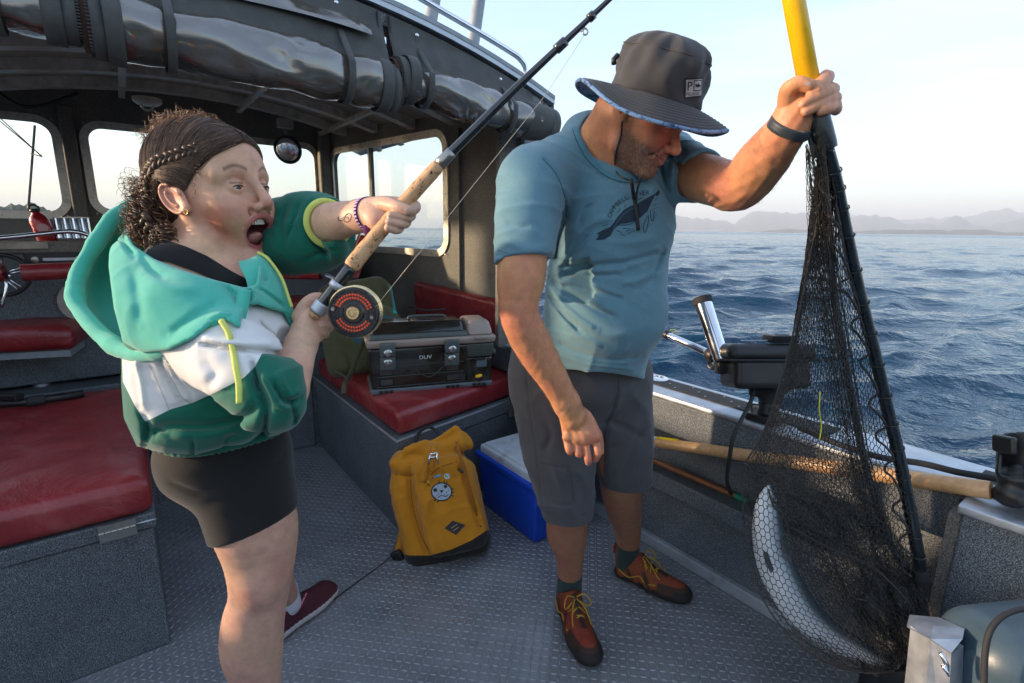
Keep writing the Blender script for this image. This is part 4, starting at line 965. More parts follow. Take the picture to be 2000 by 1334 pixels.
for x in (0.082, TW*0.65):
    l1 = tbox(MB(), x-0.036, x+0.036, -0.036, -0.015, 0.190, 0.256, 0, 0, 0.006).out('latch', ltm, tb, 'auto')
    tbox(MB(), x-0.036, x+0.036, -0.022, -0.004, 0.122, 0.186, 0, 0, 0.006).out('lower_catch', ltm, l1, 'auto')
    for z_ in (0.208, 0.160): MB().lathe(T(x, -0.034 if z_ > 0.19 else -0.021, z_), -ey, [(0, 0.020), (0.004, 0.019), (0.007, 0.012)], 20).out('latch_button', metal('button_metal', (0.45, 0.48, 0.48), 0.25), l1, True)
for zz_ in (0.035, 0.085, 0.135): tbox(MB(), 0.03, TW*0.75, -0.004, 0.002, zz_, zz_+0.003, 0, 0, 0).out('tray_edge', greyp, tb)
for x in (0.075, TW*0.66):
    for zz_ in (0.045, 0.095): tbox(MB(), x-0.028, x+0.028, -0.005, 0.002, zz_, zz_+0.026, 0, 0, 0.002).out('tray_clip', mat('clip_grey', (0.045, 0.042, 0.036), 0.35), tb)
for x in (0.07, TW*0.66, TW*0.885):
    for dx_ in (-0.025, 0, 0.025): tbox(MB(), x+dx_-0.009, x+dx_+0.009, -0.008, 0.0, 0.006, 0.020, 0, 0, 0.002).out('hinge', M['black'], tb)
tbox(MB(), TW*0.835, TW*0.94, -0.010, 0.0, 0.138, 0.150, 0, 0, 0.003).out('bin_catch', M['black'], tb)
tbox(MB(), TW*0.865, TW*0.955, -0.002, 0.002, 0.100, 0.140, 0, 0, 0.002).out('lure_packet', mat('packet', (0.10, 0.13, 0.15), 0.2), tb)
MB().lathe(T(TW*0.855, -0.004, 0.052), ex+UP*0.15, [(0, 0.005), (0.004, 0.008), (0.026, 0.009), (0.034, 0.006)], 14).out('yellow_lure', mat('yellow_lure', (0.85, 0.50, 0.01), 0.35), tb, True)
MB().tube([T(TW*0.885+0.030*math.cos(a), -0.004, 0.040+0.013*math.sin(a)) for a in np.linspace(0, 2*PI, 24, endpoint=False)], 0.0018, 6, closed=True).out('oval_badge', mat('badge_red', (0.12, 0.03, 0.02), 0.5), tb, True)
MB().tube([T(0.21+0.13*(k/12), -0.011, 0.118-0.045*math.sin(PI*k/12)) for k in range(13)], 0.002, 6).out('cover_curve', greyp, tb, True)
wht = mat('white_print', (0.62, 0.62, 0.60), 0.6)
tr, w_ = text_tris('DUV'); tri_mesh('lid_lettering', tr, lambda x, y: T(TW*0.385+x*0.030, -0.0065, 0.162+y*0.026), wht, tb)
MB().lathe(T(TW+0.012, 0.05, 0.16), ex, [(0, 0.03), (0.012, 0.028), (0.02, 0.016)], 20).out('side_knob', M['black'], tb, 'auto')
MB().box(T(0.05, 0.05, 0.3)+UP*0.04+ey*0.18, ex*0.02, ey*0.02, UP*0.001).out('strap_end', M['rubber'], tb)

# green backpack on the bench
gb = thing('green_backpack', 'olive green backpack with turquoise stripe behind the reel', 'backpack', W(2.75, 1.0, 0.57))
f = Fld(); ax2 = np.array([[0.97, 0.20, 0.1], [-0.2, 0.97, 0.0], [-0.1, 0, 1.0]])
f.rbox(pc(700, 600, 2.95), (0.20, 0.145, 0.13), ax2, 0.07, 0.03); f.rbox(pc(690, 675, 2.80), (0.15, 0.16, 0.09), ax2, 0.06, 0.05); f.ell(pc(745, 640, 2.72), (0.11, 0.12, 0.06), None, 0.05)
folds(f, [([(650, 600), (700, 640), (760, 650)], 9, -0.012), ([(640, 660), (680, 690), (690, 730)], 8, -0.012), ([(640, 560), (700, 556), (760, 570)], 8, 0.006), ([(700, 560), (716, 600), (720, 640)], 7, -0.008)])
def gcol(V):
    U, Vv = c2px(V); a = sdpoly(U, Vv, [(757, 535), (776, 552), (784, 590), (784, 612), (768, 612), (766, 580), (760, 555)]); b = sdpoly(U, Vv, [(668, 600), (770, 620), (772, 668), (700, 672), (660, 640)])
    return np.stack([a/100, b/100, Vv*0], 1)
def olive(nt):
    at_ = node(nt, 'ShaderNodeAttribute', attribute_name='Reg'); sp = node(nt, 'ShaderNodeSeparateColor'); nt.links.new(at_.outputs['Color'], sp.inputs[0])
    l1 = node(nt, 'ShaderNodeMath', operation='LESS_THAN'); l1.inputs[1].default_value = 0; nt.links.new(sp.outputs[0], l1.inputs[0]); l2 = node(nt, 'ShaderNodeMath', operation='LESS_THAN'); l2.inputs[1].default_value = 0; nt.links.new(sp.outputs[1], l2.inputs[0])
    return mixc(nt, l2.outputs[0], mixc(nt, l1.outputs[0], (0.085, 0.082, 0.040), (0.0, 0.42, 0.42)), (0.035, 0.11, 0.15))
fld_obj('pack_body', f, 0.007, fabric('olive_nylon', None, attr=olive, wrinkle=0.4), gb, attrs={'Reg': gcol})
MB().box(at(735, 690, 2.66), (0.05, 0, 0), (0, 0.02, 0), (0, 0, 0.07), 0.018).out('side_pocket', M['rubber'], gb, 'auto')
def ribbon(name, pts, w, m, parent, th=0.003, wdir=None, label=None):
    P = spline(pts, 6); Tn = np.gradient(P, axis=0); G = []
    for i, p in enumerate(P):
        view = CAM-p; s_ = np.cross(Tn[i], view) if wdir is None else np.asarray(wdir, float); s_ = s_/np.linalg.norm(s_)*w/2; G.append([p-s_, p+s_])
    o = MB().grid(np.array(G)).out(name, m, parent, True, label=label); solid(o, th, 0); return o
olv = fabric('olive_webbing', (0.07, 0.068, 0.035), wrinkle=0.1)
ribbon('strap', [at(722, 640, 2.62), at(700, 690, 2.58), at(685, 730, 2.55), at(674, 748, 2.45), at(671, 768, 2.40)], 0.024, olv, gb)
ribbon('strap', [at(655, 725, 2.68), at(668, 732, 2.62), at(680, 742, 2.56)], 0.012, olv, gb)
MB().tube(spline([at(796, 598, 2.95), at(830, 606, 2.9), at(870, 604, 2.9)], 5), 0.006, 8).out('cord_loop', M['rubber'], gb, True)

# yellow rolltop backpack on the deck
yb = thing('yellow_backpack', 'mustard yellow roll top backpack with seal patch on the deck', 'backpack', onz(865, 1095, 0))
ang = R(13); axx = np.array([[math.cos(ang), math.sin(ang), 0.12], [-math.sin(ang), math.cos(ang), 0.16], [-0.12, -0.16, 1.0]])
f = Fld(); f.rbox(pc(862, 1000, 2.20), (0.183, 0.205, 0.085), axx, 0.065, 0.03); f.rbox(pc(846, 935, 2.22), (0.165, 0.15, 0.075), axx, 0.06, 0.04)
f.rbox(pc(878, 985, 2.10), (0.125, 0.195, 0.045), axx, 0.045, 0.035)                       # front pocket
f.cap(pc(790, 905, 2.16), pc(898, 866, 2.20), 0.046, 0.050, 0.03); f.chain([pc(838, 880, 2.17), pc(866, 860, 2.18), pc(890, 838, 2.20)], [0.026, 0.027, 0.018], 0.015); f.cap(pc(893, 842, 2.2), pc(912, 868, 2.21), 0.018, 0.024, 0.02); f.cap(pc(768, 906, 2.14), pc(800, 895, 2.17), 0.018, 0.04, 0.02)
f.cap(pc(795, 880, 2.15), pc(830, 868, 2.17), 0.018, 0.022, 0.012)
f.ell(pc(870, 880, 2.07), (0.05, 0.02, 0.03), None, 0.03, 's')
folds(f, [([(800, 930), (806, 985), (822, 1050), (838, 1085)], 6, -0.012), ([(840, 960), (830, 1000), (818, 1010)], 9, 0.012), ([(850, 1010), (846, 1060), (862, 1085)], 8, -0.010), ([(782, 905), (800, 892), (835, 888)], 7, -0.016),
 ([(765, 925), (800, 930), (850, 925)], 4, -0.005), ([(897, 900), (915, 960), (940, 1035)], 5, -0.012), ([(905, 895), (922, 955), (945, 1020)], 5, 0.006), ([(850, 868), (880, 850), (893, 835)], 7, -0.014), ([(885, 872), (905, 890), (925, 900)], 7, -0.010),
 ([(815, 905), (822, 940), (818, 970)], 6, -0.008), ([(905, 845), (912, 870), (905, 895)], 6, -0.01), ([(770, 960), (780, 1000), (792, 1050)], 12, 0.006), ([(860, 922), (890, 935), (896, 915)], 4, -0.005)])
crumple(f, 0.004, 1.0, 3)
def ycol(V):
    U, Vv = c2px(V); e = Vv-np.interp(U, [770, 800, 840, 880, 920, 950], [1078, 1085, 1085, 1074, 1056, 1036]); return np.stack([e/100, U*0, U*0], 1)
def yatt(nt):
    at_ = node(nt, 'ShaderNodeAttribute', attribute_name='Reg'); sp = node(nt, 'ShaderNodeSeparateColor'); nt.links.new(at_.outputs['Color'], sp.inputs[0]); l1 = node(nt, 'ShaderNodeMath', operation='GREATER_THAN'); l1.inputs[1].default_value = 0; nt.links.new(sp.outputs[0], l1.inputs[0])
    return mixc(nt, l1.outputs[0], (0.52, 0.205, 0.012), (0.022, 0.019, 0.017))
ybo, yV, yF = fld_obj('pack_body', f, 0.006, fabric('mustard_canvas', None, attr=yatt, wrinkle=0.35, var=0.1), yb, attrs={'Reg': ycol}); ybv = bvh_of(yV, yF)
ypl = mat('black_patch', (0.015, 0.014, 0.013), 0.6); decal('diamond_patch', [[(868, 1032), (884, 1017), (909, 1025), (891, 1045)]], ybv, ypl, yb, 0.002)
tanp = mat('patch_thread', (0.35, 0.25, 0.15), 0.7); decal('patch_stitching', [stroke([(881, 1032), (888, 1027), (893, 1024)], 1.6), stroke([(885, 1037), (892, 1032), (896, 1030)], 1.6)], ybv, tanp, yb, 0.004, step=3)
sc0 = (862.5, 960.5); cir = lambda r, n=28: [(sc0[0]+r*1.02*math.cos(a), sc0[1]+r*0.90*math.sin(a)) for a in np.linspace(0, 2*PI, n, endpoint=False)]
sp_ = [stroke([(sc0[0]+19*math.cos(a), sc0[1]+17*math.sin(a)), (sc0[0]+24*math.cos(a), sc0[1]+22*math.sin(a))], 2.2) for a in (-1.8, -1.35, -1.1, -0.3, 0.05, 0.4, 1.9, 2.2)]
decal('seal_patch', [cir(20.5)]+sp_, ybv, ypl, yb, 0.002, step=5); decal('seal_face', [cir(18)], ybv, mat('seal_grey', (0.36, 0.42, 0.50), 0.7, 0, 0.35, 300), yb, 0.004, step=5)
ci = lambda x, y, r, r2=None: [(x+r*math.cos(a), y+(r2 or r)*math.sin(a)) for a in np.linspace(0, 2*PI, 12, endpoint=False)]
decal('seal_features', [ci(850, 957, 3.6), ci(870, 950, 3.4), [(858, 958), (866, 957), (863, 963)], stroke([(855, 972), (862, 967), (870, 970), (876, 966)], 1.5)]+[ci(x, y, 1.0) for x, y in ((853, 968), (857, 965), (872, 962), (876, 958), (868, 966), (850, 972))], ybv, ypl, yb, 0.006, step=3)
for col, pts in (((0.5, 0.52, 0.5), ci(873, 930, 6.0)), ((0.05, 0.3, 0.12), ci(873, 929, 4.2)), ((0.10, 0.32, 0.40), [(847, 930), (860, 925), (861, 929), (849, 934)]), ((0.5, 0.02, 0.03), ci(845, 933, 2)), ((0.6, 0.5, 0.05), [(833, 940), (838, 938), (838, 944)]), ((0.02, 0.02, 0.02), [(833, 945), (840, 947), (838, 950)])):
    decal('pin_badge', [pts], ybv, mat('pin_enamel', col, 0.3), yb, 0.004, step=3)
decal('seam', [stroke(spline([(801, 925), (806, 985), (822, 1045), (842, 1082)], 5), 1.6), stroke(spline([(842, 928), (856, 914), (892, 902)], 4), 1.6), stroke([(766, 926), (800, 929)], 1.5), stroke([(800, 895), (801, 928)], 1.2)], ybv, mat('mustard_seam', (0.16, 0.06, 0.006), 0.8), yb, 0.0006)
ywb = fabric('mustard_webbing', (0.46, 0.18, 0.012), wrinkle=0.1)
ribbon('buckle_strap', [at(843, 866, 2.085), at(838, 890, 2.045), at(832, 915, 2.035), at(826, 943, 2.035)], 0.030, ywb, yb); ribbon('buckle_strap', [at(850, 868, 2.08), at(846, 892, 2.038), at(843, 912, 2.03)], 0.026, ywb, yb)
for x0, y0, x1, y1 in ((839, 887, 853, 885), (838, 894, 852, 892), (840, 887, 837, 907), (853, 885, 855, 906)): MB().cyl(at(x0, y0, 2.028), at(x1, y1, 2.028), 0.0042, 8).out('buckle', M['steel'], yb, True)
ribbon('zip_band', [at(891, 862, 2.115), at(903, 905, 2.08), at(921, 970, 2.07), at(941, 1030, 2.09)], 0.012, mat('mustard_zip', (0.30, 0.10, 0.008), 0.7), yb)
MB().cyl(at(895, 916, 2.07), at(904, 923, 2.06), 0.005, 8).lathe(at(937, 1030, 2.08), (0, -1, 0.2), [(0, 0.009), (0.004, 0.009), (0.006, 0.004)], 12).out('zip_pull', M['black'], yb, True)
ribbon('top_handle', [at(812, 868, 2.25), at(818, 846, 2.27), at(835, 834, 2.28), at(852, 842, 2.27), at(856, 862, 2.24)], 0.014, M['rubber'], yb)
ribbon('shoulder_strap', [at(788, 1030, 2.2), at(783, 1060, 2.16), at(776, 1085, 2.14)], 0.035, ywb, yb); MB().box(at(776, 1086, 2.13), (0.02, 0, 0.01), (0, 0.01, 0), (-0.01, 0, 0.022), 0.006).out('strap_buckle', M['black'], yb, 'auto')
stp = [onz(772, 1083, 0.03), onz(760, 1090, 0.012), onz(735, 1110, 0.006), onz(700, 1135, 0.006), onz(660, 1165, 0.006), onz(625, 1190, 0.006), onz(602, 1208, 0.006)]
ribbon('loose_strap', stp, 0.022, M['rubber'], yb, 0.004, wdir=(0.45, 0.6, 0))

# cooler
co = thing('cooler', 'bright blue cooler with pale grey lid behind his leg', 'cooler', W(1.75, 1.4, 0))
blue = mat('cooler_blue', (0.004, 0.06, 0.50), 0.35, 0, 0.08, 15, 0.15, 120, coat=0.2); lidm = mat('cooler_lid', (0.52, 0.57, 0.62), 0.5, 0, 0.08, 12, 0.25, 160, wear=(0.30, 0.33, 0.35))
def cbox(a0, a1, b0, b1, z0, z1, fl_, m, name, bev=0.015):
    bm = bmesh.new(); bmesh.ops.create_cube(bm, size=2)
    for v in bm.verts:
        e = fl_ if v.co.z > 0 else 0; v.co = Vector(((a1+e if v.co.x > 0 else a0-e), (b1+e if v.co.y > 0 else b0-e), z1 if v.co.z > 0 else z0))
    bmesh.ops.bevel(bm, geom=bm.edges[:], offset=bev, segments=3, profile=0.5, affect='EDGES')
    V = [W(*v.co) for v in bm.verts]; F = [[v.index for v in f_.verts] for f_ in bm.faces]; bm.free(); return MB().add(V, F).out(name, m, co, 'auto')
cbox(1.535, 1.945, 1.29, 1.60, 0.0, 0.262, 0.018, blue, 'cooler_body'); cbox(1.51, 1.972, 1.262, 1.63, 0.255, 0.288, 0.004, blue, 'rim', 0.008)
cbox(1.525, 1.957, 1.277, 1.615, 0.282, 0.325, -0.002, lidm, 'lid', 0.010); cbox(1.54, 1.942, 1.292, 1.60, 0.324, 0.338, -0.008, lidm, 'lid_top', 0.006)
MB().lathe(W(1.66, 1.47, 0.336), UP, [(0, 0.05), (0.003, 0.048), (0.003, 0.03), (0.001, 0.028)], 28, ).out('lid_badge', lidm, co, 'auto')

# wooden oar and boat hook in the recess
def woodmat(name, c1, c2, rough=0.45, sc=(1, 1, 1)):
    m, nt, bs = new_mat(name); n = noise(nt, 30, 6, 0.6, sc); c = ramp(nt, n.outputs['Fac'], [(0.3, c1), (0.7, c2)]); nt.links.new(c.outputs['Color'], bs.inputs['Base Color']); _in(bs, Roughness=rough); bump(nt, bs, n.outputs['Fac'], 0.1, 0.001); return m
oar = thing('wooden_oar', 'pale wooden oar shaft lying along the side wall', 'oar', at(1600, 910, 1.5))
o0, o1 = at(1284, 864, 2.0), at(1936, 958, 1.20); od = (o1-o0)/np.linalg.norm(o1-o0)
pine = woodmat('varnished_pine', (0.46, 0.24, 0.10), (0.60, 0.36, 0.17), 0.4, (0.5, 3, 3))
MB().lathe(o0, od, [(0, 0.0195), (0.3, 0.0205), (0.9, 0.0210), (np.linalg.norm(o1-o0)-0.003, 0.0215), (np.linalg.norm(o1-o0), 0.0195)], 24).out('shaft', pine, oar, 'auto')
MB().lathe(o0-od*0.022, od, [(0, 0.020), (0.002, 0.0225), (0.022, 0.0225)], 24).out('white_end_tape', mat('white_tape', (0.55, 0.56, 0.62), 0.5), oar, 'auto')
MB().box(o0+od*0.045+UP*0.0205, od*0.045, np.cross(od, UP)*0.010, UP*0.0015).out('yellow_tape', mat('yellow_tape', (0.8, 0.6, 0.0), 0.5), oar)
bh = thing('gaff_pole', 'thin brown pole with green tip on the wall shelf', 'pole', at(1360, 935, 2.0))
h0, h1 = at(1262, 893, 2.16), at(1436, 968, 1.93); MB().cyl(h0, h1, 0.0115, 14).out('pole_shaft', woodmat('brown_pole', (0.18, 0.06, 0.02), (0.26, 0.10, 0.03)), bh, 'auto'); MB().cyl(h1, h1+(h1-h0)*0.12, 0.014, 12).out('green_tip', mat('green_plastic', (0, 0.17, 0.09), 0.5), bh, 'auto')

# downrigger on the gunwale
dr = thing('downrigger', 'black electric downrigger with steel boom and rod tube', 'downrigger', onz(1490, 812, 0.742))
f = Fld(); I3 = np.eye(3); dd = 1.72
f.rbox(pc(1490, 688, dd), (0.145, 0.030, 0.085), I3, 0.028, 0.01); lid_f = f
fld_obj('housing_lid', f, 0.004, M['black'], dr)
f = Fld(); f.rbox(pc(1492, 727, dd), (0.124, 0.052, 0.072), I3, 0.022, 0.01); f.cap(pc(1478, 750, dd), pc(1470, 768, dd), 0.020, 0.012, 0.02); f.cap(pc(1510, 745, dd), pc(1500, 800, dd), 0.050, 0.028, 0.03); fld_obj('housing_body', f, 0.005, M['black'], dr)
MB().box(at(1490, 702, dd), _Rt*0.148, _Up*0.004, _F*0.088, 0.003).out('lid_seam', M['rubber'], dr, 'auto')
MB().box(at(1494, 815, 1.70), BA*0.05, BB*0.04, UP*0.012, 0.004).cyl(at(1500, 795, dd), at(1496, 815, 1.71), 0.035).out('swivel_base', M['black'], dr, 'auto')
for du in (-22, 20): MB().lathe(at(1494+du, 806, 1.66), UP, [(0, 0.010), (0.01, 0.010), (0.02, 0.014), (0.028, 0.012)], 12).out('base_knob', M['screw'], dr, 'auto')
MB().box(at(1522, 661, 1.68), _Rt*0.040, _Up*0.012-_F*0.006, _F*0.035+_Up*0.004, 0.004).out('counter_housing', M['black'], dr, 'auto'); 
MB().box(at(1525, 653, 1.68), _Rt*0.020, _Up*0.001, _F*0.020, 0).out('counter_screen', mat('screen_grey', (0.25, 0.27, 0.28), 0.15, coat=1), dr)
MB().box(at(1473, 665, 1.68), _Rt*0.035, _Up*0.0012, _F*0.018).out('maker_label', mat('label_white', (0.45, 0.5, 0.55), 0.4), dr)
q0, q1 = at(1410, 704, 1.74), at(1372, 588, 1.80); qd = (q1-q0)/np.linalg.norm(q1-q0); ql = np.linalg.norm(q1-q0)
MB().lathe(q0, qd, [(0, 0.026), (ql, 0.030)], 28).out('rod_tube', M['steel'], dr, 'auto'); MB().lathe(q1-qd*0.012, qd, [(0, 0.033), (0.022, 0.035), (0.025, 0.030)], 28).out('tube_cap', M['rubber'], dr, 'auto')
w0, w1 = at(1412, 702, 1.76), at(1215, 615, 2.25); MB().tube([w0, w0+(w1-w0)*0.55, w1], [0.0135, 0.0125, 0.010], 16).out('boom', M['steel'], dr, True)
bd = (w1-w0)/np.linalg.norm(w1-w0)
for t_, r_ in ((0.085, 0.026), (0.50, 0.018), (0.60, 0.017)): MB().lathe(w0+(w1-w0)*t_-bd*0.014, bd, [(0, r_*0.9), (0.004, r_), (0.026, r_), (0.03, r_*0.9)], 18).out('boom_clamp', M['black'], dr, 'auto')
MB().tube([w0+(w1-w0)*0.085-UP*0.035+0.014*(math.cos(a)*bd+math.sin(a)*UP) for a in np.linspace(0, 2*PI, 16, endpoint=False)], 0.006, 8, closed=True).box(w0-UP*0.02, _Rt*0.022, _Up*0.03, _F*0.02, 0.006).out('clamp_ring', M['black'], dr, 'auto')
MB().tube(spline([at(1472, 760, 1.70), at(1466, 785, 1.66), at(1448, 820, 1.62), at(1432, 855, 1.60), at(1424, 900, 1.62), at(1420, 940, 1.68), at(1428, 965, 1.74)], 6), 0.0065, 10).out('power_cable', M['rubber'], dr, True)
MB().tube(spline([at(1300, 652, 2.0), at(1312, 644, 2.0), at(1322, 646, 2.0), at(1312, 652, 2.0)], 4), 0.0015, 6).out('yellow_line', mat('yellow_line', (0.6, 0.6, 0.05), 0.5), dr, True)
# hose along the gunwale cap
MB().tube(spline([onz(1560, 835, 0.76), onz(1640, 868, 0.757), onz(1720, 893, 0.757), onz(1800, 905, 0.757), onz(1870, 922, 0.757), onz(1935, 933, 0.757), onz(2060, 955, 0.757)], 6), 0.0085, 10).out('black_hose', M['rubber'], None, True, label='black hose running along the gunwale cap at right', cat='hose')
# rod holder at the right edge
rh = thing('rod_holder', 'black open rod holder at the right edge of the picture', 'rod holder', onz(1970, 960, 0.742))
f = Fld(); dh = 1.17
f.cap(pc(2005, 880, dh), pc(1990, 925, dh), 0.052, 0.040, 0.01); f.cap(pc(2005, 800, dh), pc(1998, 905, dh), 0.036, 0.034, 0.006, 's'); f.rbox(pc(2005, 860, dh-0.05), (0.020, 0.09, 0.06), I3, 0.01, 0.01, 's'); f.rbox(pc(2000, 800, dh), (0.09, 0.045, 0.09), I3, 0.01, 0.008, 's')
f.rbox(pc(1962, 868, dh), (0.008, 0.020, 0.026), I3, 0.006, 0.008); f.cap(pc(1990, 925, dh), pc(1975, 965, dh), 0.022, 0.030, 0.012); f.rbox(pc(2008, 972, dh), (0.055, 0.014, 0.04), I3, 0.01, 0.012)
fld_obj('holder_cup', f, 0.0035, M['black'], rh)
MB().box(onz(1932, 952, 0.745), BA*0.03, BB*0.022, UP*0.003).out('mount_plate', M['alu'], rh)
MB().lathe(onz(1950, 948, 0.748), UP, [(0, 0.006), (0.004, 0.005)], 10).out('mount_bolt', M['screw'], rh)

# black tub with folded tarp behind the net
tu = thing('storage_tub', 'dark tub full of tangled gear behind the net', 'tub', W(0.5, 1.45, 0))
f = Fld(); w3 = lambda a, b, z: w2c(W(a, b, z)); BAc = w2c(CAM+BA); BBc = w2c(CAM+BB); UPc = w2c(CAM+UP)
f.rbox(w3(0.29, 1.60, 0.15), (0.10, 0.06, 0.15), [BAc, BBc, UPc], 0.05, 0.02); f.rbox(w3(0.29, 1.60, 0.34), (0.085, 0.048, 0.17), [BAc, BBc, UPc], 0.04, 0.01, 's'); fld_obj('tub_shell', f, 0.007, mat('tub_blue_black', (0.010, 0.013, 0.018), 0.5), tu)
g_ = np.random.default_rng(4); ln = []
for k in range(9):
    c_ = np.array([0.29+0.08*(g_.random()-0.5), 1.58+0.06*(g_.random()-0.5), 0.23+0.04*g_.random()]); P_ = [w3(*(c_+np.array([0.05, 0.02, 0.012])*g_.normal(0, 1, 3))) for _ in range(5)]; ln.append(spline(P_, 5))
mb = MB()
for P_ in ln: mb.tube(c2w(P_), 0.006, 6)
mb.out('tangled_rope', M['rubber'], tu, True)
# corner post and padded seat at the lower right
cp = thing('corner_post', 'bare metal post with faceted cap beside the blue seat', 'post', onz(1850, 1334, 0.0))
MB().prism([at(1822, 1222, 1.02), at(1884, 1228, 1.00), at(1880, 1248, 0.97), at(1858, 1276, 0.96), at(1818, 1248, 0.98)], _F*0.06-_Up*0.01).out('post_cap', M['alu'], cp)
MB().prism([at(1818, 1250, 0.985), at(1858, 1277, 0.962), at(1846, 1500, 1.0), at(1790, 1500, 1.03)], _F*0.05).prism([at(1858, 1277, 0.962), at(1882, 1262, 0.985), at(1876, 1500, 1.03), at(1846, 1500, 1.0)], _F*0.05).out('post_body', M['alu'], cp)
MB().tube([at(1838, 1275, 0.955), at(1850, 1300, 0.955), at(1852, 1318, 0.955), at(1842, 1300, 0.955)], 0.004, 8).out('post_clip', M['steel'], cp, True)
ss = thing('padded_seat', 'blue grey padded vinyl seat cut by the lower right corner', 'seat', at(1980, 1334, 0.95))
f = Fld(); f.rbox(pc(2030, 1400, 1.0), (0.145, 0.205, 0.10), [[1, 0.1, 0], [-0.1, 1, 0], [0, 0, 1]], 0.075, 0.02)
fld_obj('seat_pad', f, 0.006, mat('blue_grey_vinyl', (0.045, 0.075, 0.100), 0.42, 0, 0.1, 8, 0.25, 120), ss)
MB().tube(pxs([(1925, 1500, 0.90), (1922, 1350, 0.90), (1926, 1260, 0.905), (1945, 1215, 0.91), (1985, 1192, 0.92), (2050, 1185, 0.93)], 5), 0.005, 8).out('piping', M['rubber'], ss, True)

# ============================================================ PEOPLE: shared pieces
def orth(f, u):
    f = np.array(f, float); f /= np.linalg.norm(f); u = np.array(u, float); u -= f*(u@f); u /= np.linalg.norm(u); return f, u, np.cross(u, f)
class Head:
    """a head in its own frame: x forward, y to the side, z up, metres"""
    def __init__(s, o, f, u, sc=1.0): s.o = np.array(o, float); s.f, s.u, s.s = orth(f, u); s.sc = sc; s.A = np.array([s.f, s.s, s.u])
    def L(s, x, y, z): return s.o+s.sc*(x*s.f+y*s.s+z*s.u)
    def inv(s, V): return ((V-s.o)@s.A.T)/s.sc
    def e(s, fl, c, r, k=0.012, mode='u', tilt=None):
        A = s.A
        if tilt is not None:                       # tilt about the side axis
            c_, s_ = math.cos(tilt), math.sin(tilt); A = np.array([c_*s.f+s_*s.u, s.s, -s_*s.f+c_*s.u])
        fl.ell(s.L(*c), np.array(r)*s.sc, A, k*s.sc, mode)
    def c(s, fl, a, b, ra, rb=None, k=0.012, mode='u'): fl.cap(s.L(*a), s.L(*b), ra*s.sc, (ra if rb is None else rb)*s.sc, k*s.sc, mode)
